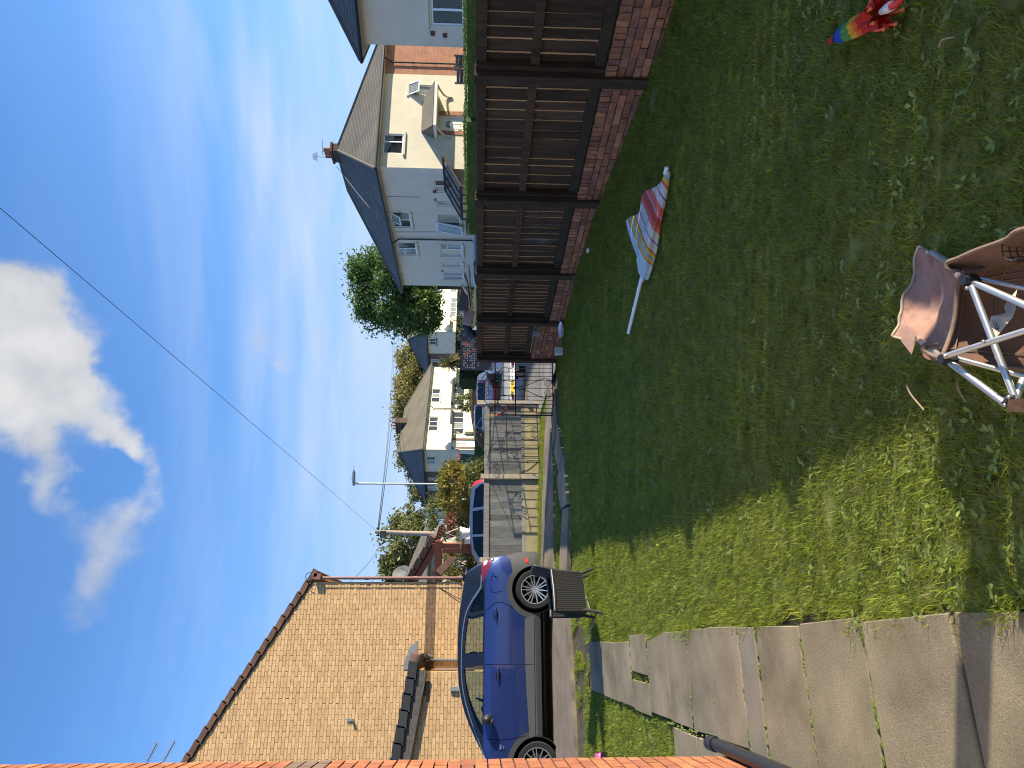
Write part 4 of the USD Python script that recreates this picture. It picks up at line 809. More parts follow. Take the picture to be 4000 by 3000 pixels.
# ---------------------------------------------------------------- child's folding chair, tipped on its back
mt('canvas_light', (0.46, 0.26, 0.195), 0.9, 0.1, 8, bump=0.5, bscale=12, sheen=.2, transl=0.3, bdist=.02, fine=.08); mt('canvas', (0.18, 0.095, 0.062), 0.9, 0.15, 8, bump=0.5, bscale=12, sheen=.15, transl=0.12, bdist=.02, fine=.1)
mt('hem', (0.20, 0.13, 0.10), 0.95, 0.2, 40, bump=.5, bscale=200); mt('hem_pale', (0.42, 0.33, 0.25), 0.95, 0.15, 40, bump=.5, bscale=200); mt('alu', (0.55, 0.54, 0.53), 0.38, 0.08, 40, metal=0.8, spec=.5); mt('rust', (0.07, 0.038, 0.025), 0.8, 0.5, 30); mt('label_cloth', (0.62, 0.52, 0.42), 0.85, 0.08, 20, transl=.2); mt('print_black', (0.02, 0.02, 0.02), 0.8, 0.1, 20); mt('mesh_net', (0.03, 0.028, 0.026), 0.9, .2, 30)
kc = thing('folding_chair', (1.1, 1.9, 0), 'small brown canvas folding chair with metal legs tipped over on the lawn', 'chair')
def bil(a, b, c, d, s, t): return (a * (1 - s) + b * s) * (1 - t) + (d * (1 - s) + c * s) * t
def cloth(pts, nu=26, nv=20, sag=None, wr=.006, seed=1, sc=9):
    a, b, c, d = [np.array(p, float) for p in pts]; nrm = unit(np.cross(b - a, d - a)); R = np.zeros((nu, nv, 3))
    for i, s in enumerate(np.linspace(0, 1, nu)):
        for j, t in enumerate(np.linspace(0, 1, nv)):
            q = bil(a, b, c, d, s, t); o = (sag * 4 * s * (1 - s) * 4 * t * (1 - t) if sag else 0) + wr * (meshkit.fbm(np.array([s * sc * .5, t * sc * .8, seed]), 3) - .5) * 2
            R[i, j] = q + nrm * o
    return R
# the back, lying face up; the seat stood on its rear edge, its underside this way
bTR, bTL = P(3590, 962, 2.49), P(3500, 1318, 2.42); bBL, bBR = P(3705, 1372, 2.15), P(3765, 1060, 2.17)
for q in (bTR, bTL): q[2] = max(q[2], g1(q[0], q[1]) + .03)
R = cloth((bTR, bTL, bBL, bBR), 40, 34, sag=-.02, wr=.022, seed=3, sc=7)
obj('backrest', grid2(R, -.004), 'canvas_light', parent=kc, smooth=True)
m = MB(); m.tube(np.vstack([R[0, ::-1][:18], R[:, 0], R[-1, :12]]) + (0, 0, .002), .0042, 6); m.tube(np.vstack([R[:, 0]]) + (0, 0, .004), .005, 6); obj('hem', m, 'hem_pale', parent=kc, smooth=True)
m = MB()
for (V, Y, D) in ((3643, 985, 2.37), (3570, 1318, 2.345)): m.ell(P(V, Y, D) + (0, 0, .02), (.007, .007, .005), 1)
obj('rivet', m, 'steel', parent=kc)
for (c, e) in (((3625, 1000, 2.39), (3672, 1040, 2.30)), ((3552, 1300, 2.37), (3598, 1352, 2.27))):
    a, b = P(*c), P(*e); s_ = unit(np.cross(b - a, (0, 0, 1))) * .03; m = MB(); m.quad(a - s_ + (0, 0, .02), b - s_ + (0, 0, .022), b + s_ + (0, 0, .022), a + s_ + (0, 0, .02))
obj('corner_patch', m, 'canvas_light', parent=kc)
sTL, sT1, sT2, sTR = P(3672, 1408, 2.03), P(3718, 1290, 2.08), P(3738, 1150, 2.08), P(3748, 1072, 2.03); sBR, sBL = P(4090, 985, 2.0), P(4075, 1450, 2.0)
cols = catmull([sTR, sT2, sT1, sTL], 10); base = np.array([sBR * (1 - s) + sBL * s for s in np.linspace(0, 1, len(cols))]); nv = 26; S = np.zeros((len(cols), nv, 3)); away = fh
for i in range(len(cols)):
    s = i / (len(cols) - 1)
    for j in range(nv):
        t = j / (nv - 1); S[i, j] = cols[i] * (1 - t) + base[i] * t + away * (.05 * math.sin(np.pi * s) * math.sin(np.pi * min(1, t * 1.2)) + .012 * (meshkit.fbm(np.array([s * 4, t * 3, 5.]), 3) - .5))
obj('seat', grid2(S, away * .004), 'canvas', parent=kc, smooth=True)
m = MB(); fr = np.array([.0, 0, 0]) - fh * .004
m.tube(np.vstack([S[0, ::-1], S[:, 0], S[-1, :]]) + fr, .007, 6); obj('hem', m, 'hem', parent=kc, smooth=True)
m = MB(); m.tube(S[4] + fr * 1.3, .002, 4); m.tube(S[6] + fr * 1.3, .002, 4); m.tube(S[:, 3] + fr, .0022, 4); m.tube(S[-5] + fr * 1.3, .002, 4); m.tube(S[:, 14] + fr * 1.4, .0025, 4); obj('seam', m, 'hem', parent=kc)
# arm slings
def sling(name, pts, mat, wid_pts):
    a, b = catmull(pts, 10), catmull(wid_pts, 10); R_ = np.stack([a * (1 - t) + b * t for t in np.linspace(0, 1, 8)], 1); obj(name, grid2(R_, (.0, 0, .003)), mat, parent=kc, smooth=True)
    m = MB(); m.tube(a, .007, 6); obj('hem', m, 'hem', parent=kc, smooth=True); return R_
up_r = [P(3752, 1062, 2.04), P(3705, 1052, 2.06), P(3702, 1026, 2.06), P(3742, 1010, 2.02), P(3815, 978, 1.94), P(3925, 938, 1.84), P(3970, 905, 1.80), P(4060, 880, 1.74)]
lo_r = [P(3762, 1078, 2.07), P(3748, 1072, 2.09), P(3752, 1060, 2.10), P(3790, 1055, 2.08), P(3850, 1045, 2.02), P(3940, 1040, 1.95), P(3990, 1022, 1.92), P(4060, 1000, 1.90)]
sling('arm_sling', up_r, 'canvas', lo_r)
m = MB(); c0 = P(3990, 955, 1.82)
for k in range(14): a = k / 14 * 2 * np.pi; m.tube([c0 + r0 * .045 * math.cos(a) + fh * .045 * math.sin(a) + (0, 0, .02), c0 + r0 * .035 * math.cos(a) + fh * .035 * math.sin(a) - (0, 0, .09)], .0016, 4)
for z in (.02, 0, -.02, -.04, -.06, -.09): m.tube(np.array([c0 + r0 * .042 * math.cos(a) + fh * .042 * math.sin(a) + (0, 0, z) for a in np.linspace(0, 2 * np.pi, 20)]), .002, 4, cap=False)
obj('cup_holder', m, 'mesh_net', parent=kc)
up_l = [P(3672, 1400, 2.05), P(3632, 1385, 2.10), P(3604, 1366, 2.12), P(3618, 1345, 2.13), P(3668, 1346, 2.12)]; lo_l = [P(3668, 1406, 2.04), P(3650, 1410, 2.08), P(3612, 1395, 2.10), P(3612, 1370, 2.12), P(3640, 1360, 2.12)]
sling('arm_sling', up_l, 'canvas', lo_l)
def tb(name, pts, r=.0095, mat='alu'): m = MB(); m.tube([P(*p) for p in pts], r, 10); return obj(name, m, mat, parent=kc, smooth=40)
tb('back_pole', [(3640, 985, 2.375), (3700, 1022, 2.25), (3745, 1075, 2.03)]); tb('back_pole', [(3566, 1315, 2.345), (3625, 1352, 2.2), (3690, 1408, 2.02)])
tb('leg', [(3795, 1100, 2.0), (4080, 1225, 1.72)]); tb('leg', [(3705, 1412, 2.0), (3928, 1578, 1.84)])
tb('thin_leg', [(3820, 1087, 2.0), (4080, 1142, 1.84)], .0072); tb('thin_leg', [(3730, 1398, 2.02), (4080, 1492, 1.88)], .0072)
b1 = tb('brace', [(3795, 1118, 1.985), (3968, 1562, 1.83)], .0092); b2 = tb('brace', [(3692, 1392, 1.985), (4080, 1268, 1.74)], .0085); tb('leg', [(3996, 1482, 1.85), (3966, 1570, 1.83)], .0095)
for q in ((3783, 1096, 2.0), (3697, 1404, 2.0)):
    m = MB(); m.tube([P(*q) + (0, 0, .018), P(*q) - (0, 0, .022)], .015, 10); m.box(P(*q) + np.array([0, 0, -.012]), (.028, .028, .026), rz=.4); obj('joint', m, 'black_plastic', parent=kc, smooth=40)
m = MB()
for q in ((3777, 1126, 1.965), (3693, 1391, 1.97), (3842, 1335, 1.85), (3925, 1583, 1.83), (3941, 1552, 1.82)): m.ell(P(*q), (.0055, .0055, .0055), 1)
obj('rivet', m, 'steel', parent=kc, smooth=True)
m = MB(); a, b, c, d = P(3945, 1560, 1.82), P(4020, 1553, 1.78), P(4020, 1612, 1.78), P(3938, 1606, 1.82); m.slab([a, b, c, d], .008); obj('foot', m, 'rust', parent=kc); m = MB(); m.tube([P(3925, 1583, 1.835), P(3945, 1550, 1.83), P(3958, 1556, 1.825)], .010, 8); obj('bracket', m, 'black_plastic', parent=kc)
# sewn-in label, curling, with its maker's word
L0, L1, L2, L3 = P(3872, 1234, 1.97), P(3850, 1304, 1.97), P(3892, 1318, 1.93), P(3955, 1240, 1.90); Lr = np.zeros((9, 9, 3))
for i, s in enumerate(np.linspace(0, 1, 9)):
    for j, t in enumerate(np.linspace(0, 1, 9)): Lr[i, j] = bil(L0, L1, L2, L3, s, t) - fh * .004 * math.sin(np.pi * t)
lb = obj('label', grid(Lr), 'label_cloth', parent=kc, smooth=True)
Cr = np.stack([catmull([L3, P(3968, 1205, 1.92), P(3967, 1165, 1.955), P(3974, 1130, 1.98)], 8), catmull([bil(L0, L1, L2, L3, 0, 0), P(3925, 1222, 1.96), P(3925, 1190, 1.975), P(3974, 1130, 1.982)], 8)], 1); Cm = np.stack([Cr[:, 0] * (1 - t) + Cr[:, 1] * t for t in np.linspace(0, 1, 5)], 1); obj('label_curl', grid(Cm), 'label_cloth', parent=kc, smooth=True)
tm = meshkit.text_mesh('CRIVIT', .0115, .0004, bold=True); v = np.asarray(tm.vertices); o = P(3909, 1296, 1.928); ex = unit(P(3896, 1262, 1.930) - o); ey = unit(np.cross(np.cross(ex, P(3880, 1290, 1.95) - o), ex)); nn = unit(np.cross(ex, ey)); nn = nn if nn @ fh < 0 else -nn
m = MB(); v = v * [.62, 1, 1]; m.add(o + v[:, :1] * ex + v[:, 1:2] * ey + (v[:, 2:] + .0012) * nn, tm.faces)
for k in range(2): m.tube(np.array([o + ex * (.014 + (.008 - .003 * k) * math.cos(a)) + ey * (.017 + (.009 - .003 * k) * math.sin(a)) + nn * .0015 for a in np.linspace(.3, 2.9, 12)]), .0009, 4)
obj('print', m, 'print_black', parent=lb)

# ---------------------------------------------------------------- closed beach parasol lying in the fence's shade
def banded(name, org, axis, stops, rough=.75, skew=(0, 0, 0), transl=.2):
    n = {"g": ("geometry", {}), "s": ("vector_math", {"math_type": "subtract", "vector2": tuple(org)}), "d": ("vector_math", {"math_type": "dot_product", "vector2": tuple(np.asarray(axis) + np.asarray(skew))}), "r": ("rgb_ramp", {"ramp": stops, "interpolate": False}), "p": ("principled_bsdf", {"roughness": rough, "specular_ior_level": .25}),
         "no": ("noise_texture", {"scale": 9.0, "detail": 5.0}), "mr": ("map_range", {"to_min": .82, "to_max": 1.15}), "h": ("hsv", {}), "t": ("translucent_bsdf", {}), "m": ("mix_closure", {"fac": transl})}
    MATS[name] = usdkit.material(stage, '/World/Looks/' + name, n, [("g.position", "s.vector1"), ("s.vector", "d.vector1"), ("d.value", "r.fac"), ("g.position", "no.vector"), ("no.fac", "mr.value"), ("mr.result", "h.value"), ("r.color", "h.color"), ("h.color", "p.base_color"), ("h.color", "t.color"), ("p.BSDF", "m.closure1"), ("t.BSDF", "m.closure2")], surface="m.closure")
tipP, midP, endP = PG(2625, 668), PG(2520, 1030), PG(2474, 1302); z_ = .05
ax = unit((endP - tipP) * [1, 1, 0]); Lc = np.linalg.norm((midP - tipP)[:2]) * 1.02; Lp = np.linalg.norm((endP - tipP)[:2]); sd = np.array([-ax[1], ax[0], 0]); sd = sd if sd @ r0 > 0 else -sd
pz = lambda s: np.array([*(tipP + ax * s)[:2], g1(*(tipP + ax * s)[:2]) + z_])
pale, yel, red_, pur, sky_, wht, cor = (.52, .66, .72), (.75, .50, .07), (.55, .09, .06), (.17, .05, .30), (.22, .48, .68), (.66, .64, .60), (.72, .17, .12)
Lk = Lc
banded('parasol_cloth', pz(0), ax / Lk, [(0, wht), (.02, sky_), (.045, yel), (.085, cor), (.115, wht), (.20, pur), (.212, wht), (.285, cor), (.36, (.80, .25, .18)), (.375, (.35, .33, .58)), (.388, red_), (.47, cor), (.52, wht), (.605, pur), (.617, wht), (.70, red_), (.715, yel), (.755, sky_), (.785, yel), (.82, red_), (.832, pale)], skew=np.array([0, 0, .9]) / Lk)
ps = thing('beach_parasol', pz(Lp / 2), 'closed striped beach parasol with a white pole lying on the shaded lawn', 'parasol')
nr, na = 60, 44; R = np.zeros((nr, na, 3))
for i in range(nr):
    t = i / (nr - 1); s = t * Lc; rad = .012 + .105 * min(1, t * 1.5) ** .8 * (1 - .35 * max(0, t - .75) / .25); flap = .30 * math.exp(-((t - .42) / .20) ** 2) + .40 * math.exp(-((t - .75) / .15) ** 2)
    for j in range(na):
        a = 2 * np.pi * j / na; fold = 1 + .13 * math.sin(a * 5 + t * 2.2) * min(1, t * 2); x = rad * fold * math.cos(a); z = rad * .62 * fold * math.sin(a)
        if math.cos(a) > 0: x += flap * math.cos(a) ** .9
        q = tipP + ax * s + sd * (x - .01); R[i, j] = [q[0], q[1], g1(q[0], q[1]) + max(.004, .055 + z * (1.0 if x < .1 else .6) - .02 + .012 * math.sin(9 * t + a) + .22 * max(0, x - .06))]
R2 = np.concatenate([R, R[:, :1]], 1); obj('canopy', grid(R2), 'parasol_cloth', parent=ps, smooth=True)
m = MB(); m.tube([pz(Lc * .9) + (0, 0, -.005), pz(Lp)], .0165, 12); obj('pole', m, 'white_plastic', parent=ps, smooth=40)
m = MB(); m.tube([pz(-.035), pz(.03)], .018, 10); obj('finial', m, 'white_plastic', parent=ps, smooth=40)
m = MB()
for k, (t0, t1, off) in enumerate(((.15, 1.04, -.055), (.3, 1.06, -.03), (.5, .96, .13), (.62, 1.0, .07), (.30, .36, .16))): m.tube([pz(Lc * t0) + sd * off * .4 + (0, 0, -.01), pz(Lc * t1) + sd * off + (0, 0, -.01)], .0035, 5)
m.tube([pz(Lc * .33) + sd * .12, pz(Lc * .31) + sd * .17, pz(Lc * .37) + sd * .15], .006, 5); obj('rib', m, 'white_plastic', parent=ps)

# ---------------------------------------------------------------- child's rainbow umbrella
ut, ue = PG(3275, 166), PG(3520, 48); ut[2] += .045; ue[2] += .075; ua = unit(ue - ut); Lu = np.linalg.norm(ue - ut); us = unit(np.cross(ua, (0, 0, 1))); uu = np.cross(us, ua)
banded('rainbow_cloth', ut, ua / Lu, [(0, (.62, .03, .03)), (.13, (.012, .015, .06)), (.20, (.02, .10, .52)), (.36, (.10, .32, .07)), (.53, (.75, .42, .02)), (.64, (.78, .16, .02)), (.72, (.62, .03, .02))], rough=.6, skew=us * .25 / Lu)
um = thing('rainbow_umbrella', (ut + ue) / 2, "child's closed rainbow striped umbrella with a red hooked handle lying on the grass", 'umbrella')
nr, na = 34, 48; R = np.zeros((nr, na + 1, 3))
for i in range(nr):
    t = i / (nr - 1); rad = np.interp(t, [0, .06, .12, .2, .45, .65, .8, .95, 1], [.006, .013, .012, .022, .034, .041, .037, .052, .056])
    for j in range(na + 1):
        a = 2 * np.pi * j / na; f_ = 1 + (.10 + .3 * max(0, t - .66) / .34) * math.cos(8 * a) + .12 * math.sin(3 * a + 4 * t); q = ut + ua * Lu * (t + .05 * max(0, t - .8) * math.cos(8 * a)) + (us * math.cos(a) + uu * math.sin(a) * .85) * rad * f_; q[2] = max(q[2], g1(q[0], q[1]) + .004); R[i, j] = q
cn = obj('canopy', grid(R), 'rainbow_cloth', parent=um, smooth=True)
m = MB()
for k in range(8): a = 2 * np.pi * k / 8; d_ = us * math.cos(a) + uu * math.sin(a) * .85; m.tube([ut + ua * Lu * .93 + d_ * .058, ut + ua * Lu * 1.06 + d_ * .068], [.006, .005], 6); m.ell(ut + ua * Lu * 1.07 + d_ * .07, (.008, .008, .008), 1)
mt('orange_tip', (.75, .16, .05), .4, .05, 20); obj('rib_tip', m, 'orange_tip', parent=um, smooth=True)
m = MB(); m.tube([ut + ua * Lu * .8, ut + ua * Lu * 1.08], .005, 8); obj('shaft', m, 'steel', parent=um, smooth=True); m = MB(); w0 = ut + ua * Lu * 1.0; m.tube([w0, w0 + ua * .035, w0 + ua * .04, w0 + ua * .075], [.013, .016, .019, .019], 10); obj('runner', m, 'white_plastic', parent=um, smooth=40)
m = MB(); h0 = w0 + ua * .06; hk = catmull([h0, h0 + ua * .06, h0 + ua * .11 + r0 * .03, h0 + ua * .12 + r0 * .10, h0 + ua * .08 + r0 * .14], 8); hk[:, 2] = np.maximum(hk[:, 2], .02); m.tube(hk, .0135, 10); mt('red_glossy', (.62, .03, .02), .3, .05, 20, spec=.5); obj('handle', m, 'red_glossy', parent=um, smooth=40)

# ---------------------------------------------------------------- small things lying about
q = PG(2207, 1288); m = MB()
prof = np.array([(.0, .004), (.09, .004), (.13, .03), (.138, .05), (.130, .05), (.115, .03), (.08, .012), (0, .012)]); mm = trimesh.creation.revolve(prof, sections=28)
pl = thing('plate', q, 'white plate with scraps of food propped at the foot of the fence wall', 'plate')
tl = trimesh.transformations.rotation_matrix(.16, [0.94, -.34, 0]); mm.apply_transform(tl); obj('plate_rim', (np.asarray(mm.vertices) + q + (0, 0, .03), mm.faces), 'white_plastic', parent=pl, smooth=40)
mt('food', (.35, .16, .05), .8, .4, 30); m = MB(); Rt = tl[:3, :3]
for _ in range(9): m.ell(Rt @ np.array([rng.uniform(-.06, .07), rng.uniform(-.05, .04), .02]) + q + (0, 0, .03), (.024, .015, .01), 1)
obj('scraps', m, 'food', parent=pl, smooth=True)
q = PG(2198, 1372); bx = thing('white_box', q, 'small white plastic tub by the last post of the dark fence', 'tub'); m = MB()
v = BOXV * np.array([.125, .10, .125]); v[:, :2] *= np.where(v[:, 2:] > 0, 1.0, .86); m.add(v + q + (0, 0, .06), BOXF); obj('tub', m, 'white_plastic', parent=bx); m = MB(); m.box(q + (0, 0, .128), (.135, .11, .012)); m.tube([q + (-.05, -.06, .11), q + (-.08, -.07, .02)], .003, 5); obj('lid', m, 'white_plastic', parent=bx)
q = onplane(2095, 1298, (5.10, 0, 0), (1, 0, 0)); lt = thing('floodlight', q, 'grey floodlight lamp sitting on top of the brick wall against the dark fence', 'lamp')
m = MB(); v = BOXV * np.array([.07, .22, .13]); v[:, 1] *= np.where(v[:, 2] > 0, .78, 1); m.add(v + q + (-.0, 0, .0), BOXF); obj('housing', m, 'lead', parent=lt); m = MB(); m.tube([q + (-.04, -.06, -.05), q + (-.05, -.06, .03), q + (-.05, .02, .05)], .005, 5); obj('bracket', m, 'black_plastic', parent=lt)
q = PG(2303, 978); m = MB(); m.ell(q + (0, 0, .02), (.03, .045, .022), 2); m.ell(q + (.01, .04, .02), (.02, .02, .015), 1); obj('white_scrap', m, 'white_plastic', smooth=True, label='crumpled white scrap in the grass by the foot of the fence wall', cat='litter')
mt('pink_plastic', (.55, .08, .28), .35, .1, 9, spec=.5); q = PG(2372, 2958) + (-.05, 0, .05); pt = thing('pink_toy', q, 'pink plastic toy with a black wheel half hidden by the orange brick corner', 'toy')
m = MB(); m.ell(q + (0, 0, .03), (.10, .05, .05), 2); m.tube([q + (-.1, 0, .05), q + (.09, .02, .07)], .02, 8); obj('shell', m, 'pink_plastic', parent=pt, smooth=True); m = MB(); m.tube([q + (.07, -.05, -.01), q + (.07, .0, -.01)], .045, 14); obj('toy_wheel', m, 'black_plastic', parent=pt, smooth=40)
mt('purple', (.16, .05, .35), .5, .15, 9); q = PG(4120, -150) + (0, 0, .1); m = MB(); pr = np.array([(0, -.1), (.07, -.1), (.085, .06), (.092, .06), (.092, .075), (.08, .075), (.066, -.085), (0, -.085)]); mm = trimesh.creation.revolve(pr, sections=24); obj('purple_tub', (np.asarray(mm.vertices) + q, mm.faces), 'purple', smooth=40, label='purple plastic tub at the edge of the weedy grass', cat='tub')
mt('twig', (.33, .25, .15), .9, .2, 30)
for i, ((V0, Y0), (V1, Y1), lab) in enumerate((((3690, 185), (3745, 145), 'dry pale twig lying in the weedy grass near the rainbow umbrella'), ((3562, 1505), (3625, 1602), 'long straw stalk lying on the lawn beside the folding chair'), ((3768, 1480), (3790, 1570), 'pale dry twig in the grass under the folding chair'))):
    a, b = PG(V0, Y0), PG(V1, Y1); m = MB(); m.tube(catmull([a + (0, 0, .02), (a + b) / 2 + (.01, 0, .03), b + (0, 0, .015)], 6), .0035, 5); obj('twig', m, 'twig', label=lab, cat='twig')
m = MB(); cpts = [PG(2290, 2520), PG(2325, 2440), PG(2312, 2370), PG(2298, 2330)]; m.tube(catmull([c + (0, 0, .035) for c in cpts], 10), .006, 6); obj('garden_cable', m, 'lead', smooth=True, label='grey cable trailing through the grass by the rattan armchair', cat='cable')

# a washing line post just out of the picture, whose shadow lies across the path
wq = np.array([2.85, 1.17, g1(2.85, 1.17)]); wp_ = thing('washing_post', wq, 'wooden washing line post standing on the lawn outside the picture beside the folding chair', 'post'); m = MB(); m.box(wq + (0, 0, .85), (.12, .12, 1.74)); obj('post', m, 'pale_wood', parent=wp_); m = MB(); m.box(wq + (0, 0, 1.62), (.10, .62, .09)); obj('crossbar', m, 'pale_wood', parent=wp_)
# ---------------------------------------------------------------- the houses across the street
mt('cream_render', (0.66, 0.595, 0.45), 0.95, 0.07, 1.2, bump=0.5, bscale=40, fine=0.05); mt('grey_render', (0.66, 0.555, 0.43), 0.95, 0.06, 1.2, bump=0.5, bscale=45, fine=0.05); mt('pale_render', (0.56, 0.515, 0.39), 0.95, 0.05, 1.0, bump=0.4, bscale=30)
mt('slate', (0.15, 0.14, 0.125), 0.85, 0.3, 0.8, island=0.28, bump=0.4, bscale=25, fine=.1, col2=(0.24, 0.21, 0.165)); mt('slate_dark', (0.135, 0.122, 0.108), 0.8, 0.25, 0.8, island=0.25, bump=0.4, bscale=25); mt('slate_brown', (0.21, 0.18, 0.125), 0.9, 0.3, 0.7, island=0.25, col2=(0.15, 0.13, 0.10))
mt('upvc', (0.78, 0.79, 0.80), 0.35, 0.03, 10, spec=0.5); mt('black_gutter', (0.012, 0.012, 0.014), 0.4, 0.1, 10, spec=0.5); mt('soffit', (0.66, 0.65, 0.62), 0.7, 0.06, 6)
mt('pane_dark', (0.02, 0.024, 0.026), 0.04, 0.5, 1.3, spec=0.6); mt('pane_net', (0.20, 0.21, 0.19), 0.06, 0.5, 2.5, spec=0.6, stretch=(6, 6, 1)); mt('pane_blind', (0.42, 0.37, 0.26), 0.08, 0.25, 2.0, spec=0.6)
mt('sill_cream', (0.62, 0.57, 0.46), 0.85, 0.05, 8); mt('door_white', (0.72, 0.72, 0.70), 0.4, 0.04, 9, spec=.5); mt('red_pot', (0.28, 0.10, 0.06), 0.85, 0.2, 6); mt('soot_brick', (0.075, 0.05, 0.04), 0.95, 0.4, 8); mt('terracotta_vent', (0.12, 0.045, 0.035), .8, .2, 8); mt('brass', (.5, .35, .1), .4, .1, 9, metal=.7)
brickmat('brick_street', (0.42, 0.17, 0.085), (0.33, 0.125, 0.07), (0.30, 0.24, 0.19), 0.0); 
class House:
    """a hipped house on a rectangle: corner O, front along e (outward normal -f), flank along f"""
    def __init__(s, name, O, ang, Wd, Dp, zb, ze, label, pitch=34, oh=.35, slate='slate', slate_flank='slate_dark', cell=(.27, .20), wallmat='cream_render', flankmat='grey_render', front_split=None, flank_split=None, brick='brick_street', ridge='f'):
        s.O = np.array([O[0], O[1], 0.0]); s.e = np.array([math.cos(ang), math.sin(ang), 0]); s.f = np.array([-math.sin(ang), math.cos(ang), 0]); s.W, s.D, s.zb, s.ze = Wd, Dp, zb, ze
        s.th = thing(name, (O[0], O[1], zb), label, 'house'); s.holes = {'front': [], 'flank': []}; s.late = []; s.mats = (wallmat, flankmat); s.split = (front_split, flank_split); s.brick = brick
        s.pl = {'front': (s.O, s.e, -s.f), 'flank': (s.O + s.f * Dp, -s.f, -s.e)}; s.arg = (pitch, oh, slate, slate_flank, cell, ridge)
    def rect(s, side, V0, V1, Y0, Y1):               # photograph rectangle -> (u0, u1, z0, z1) on that wall
        o, e, n = s.pl[side]; Vm, Ym = (V0 + V1) / 2, (Y0 + Y1) / 2
        u = sorted([(onplane(Vm, y, o, n) - o) @ e for y in (Y0, Y1)]); z = sorted([onplane(v, Ym, o, n)[2] for v in (V0, V1)]); return u[0], u[1], z[0], z[1]
    def window(s, side, V0, V1, Y0, Y1, cols=(.5,), panes=('pane_dark', 'pane_net'), top=(), sill=True, head=False, name='window', openp=None, fr=.055):
        u0, u1, z0, z1 = s.rect(side, V0, V1, Y0, Y1); o, e, n = s.pl[side]; s.holes[side].append((u0, u1, z0, z1)); up = np.array([0, 0, 1.0]); d = -.09
        m = MB(); F_ = lambda a, b, c, d_, y0=-.11, y1=-.05: m.frame(o, e, n, up, (a, y0, c), (b, y1, d_)); xs_ = [u0 + (u1 - u0) * c for c in cols]
        F_(u0, u1, z0, z0 + fr); F_(u0, u1, z1 - fr, z1); F_(u0, u0 + fr, z0 + fr, z1 - fr); F_(u1 - fr, u1, z0 + fr, z1 - fr)
        for x in xs_: F_(x - fr * .55, x + fr * .55, z0 + fr, z1 - fr, -.109, -.048)
        ed = [u0] + xs_ + [u1]
        for k in top: F_(ed[k] + fr * .5, ed[k + 1] - fr * .5, z0 + (z1 - z0) * .66, z0 + (z1 - z0) * .66 + fr * .8, -.108, -.049)
        w = obj(name, m, 'upvc', parent=s.th)
        for k in range(len(ed) - 1):
            m = MB(); m.frame(o, e, n, up, (ed[k] + .01, -.092, z0 + .01), (ed[k + 1] - .01, -.086, z1 - .01)); obj('pane', m, panes[k % len(panes)], parent=w)
        if openp is not None:
            a, b, c, d_ = openp; x0, x1, y0, y1 = u0 + (u1 - u0) * a, u0 + (u1 - u0) * b, z0 + (z1 - z0) * c, z0 + (z1 - z0) * d_; out = n * .28 - up * .10; m = MB(); p = [o + e * x0 + up * y0 + out, o + e * x1 + up * y0 + out, o + e * x1 + up * y1 + n * .0, o + e * x0 + up * y1 + n * .0]
            for i in range(4): m.beam(p[i], p[(i + 1) % 4], .05, .05, up=n)
            sh = obj('open_sash', m, 'upvc', parent=w); m = MB(); m.slab(p, .01); obj('sash_pane', m, 'pane_net', parent=w)
        if sill: m = MB(); m.frame(o, e, n, up, (u0 - .12, -.02, z0 - .11), (u1 + .12, .09, z0 - .005)); obj('sill', m, 'sill_cream' if sill is True else sill, parent=w)
        if head: m = MB(); m.frame(o, e, n, up, (u0 - .1, -.01, z1 + .003), (u1 + .1, .05, z1 + .10)); obj('head', m, 'sill_cream', parent=w)
        return u0, u1, z0, z1
    def door(s, side, V0, V1, Y0, Y1, surround=True, fan=True):
        u0, u1, z0, z1 = s.rect(side, V0, V1, Y0, Y1); z0 = min(z0, z1 - 2.05); o, e, n = s.pl[side]; s.holes[side].append((u0, u1, z0, z1)); up = np.array([0, 0, 1.0]); w = u1 - u0
        m = MB(); m.frame(o, e, n, up, (u0, -.16, z0), (u0 + .07, -.06, z1)); m.frame(o, e, n, up, (u1 - .07, -.16, z0), (u1, -.06, z1)); m.frame(o, e, n, up, (u0 + .07, -.16, z1 - .07), (u1 - .07, -.06, z1)); obj('door_frame', m, 'upvc', parent=s.th)
        m = MB(); m.frame(o, e, n, up, (u0 + .07, -.14, z0), (u1 - .07, -.10, z1 - .07)); dr = obj('door', m, 'door_white', parent=s.th)
        for (a, b) in ((.22, .47), (.53, .78)):
            for (c, d_) in ((.08, .40), (.46, .70)): m = MB(); m.frame(o, e, n, up, (u0 + w * a, -.10, z0 + (z1 - z0) * c), (u0 + w * b, -.088, z0 + (z1 - z0) * d_)); obj('door_panel', m, 'door_white', parent=dr)
        if fan:
            for k in range(4):
                a0, a1 = np.pi * k / 4 + .06, np.pi * (k + 1) / 4 - .06; c_ = (u0 + u1) / 2, z0 + (z1 - z0) * .74; m = MB(); R_ = w * .26; m.prism([(.04 * math.cos((a0 + a1) / 2), .04 * math.sin((a0 + a1) / 2)), (R_ * math.cos(a0), R_ * math.sin(a0)), (R_ * math.cos((a0 + a1) / 2), R_ * math.sin((a0 + a1) / 2)), (R_ * math.cos(a1), R_ * math.sin(a1))], o + e * c_[0] + up * c_[1] - n * .10, e, up, n, .014); obj('pane', m, 'pane_dark', parent=dr)
        else:
            for x in (.36, .64): m = MB(); m.frame(o, e, n, up, (u0 + w * x - .05, -.10, z0 + .9), (u0 + w * x + .05, -.087, z0 + 1.75)); obj('pane', m, 'pane_dark', parent=dr)
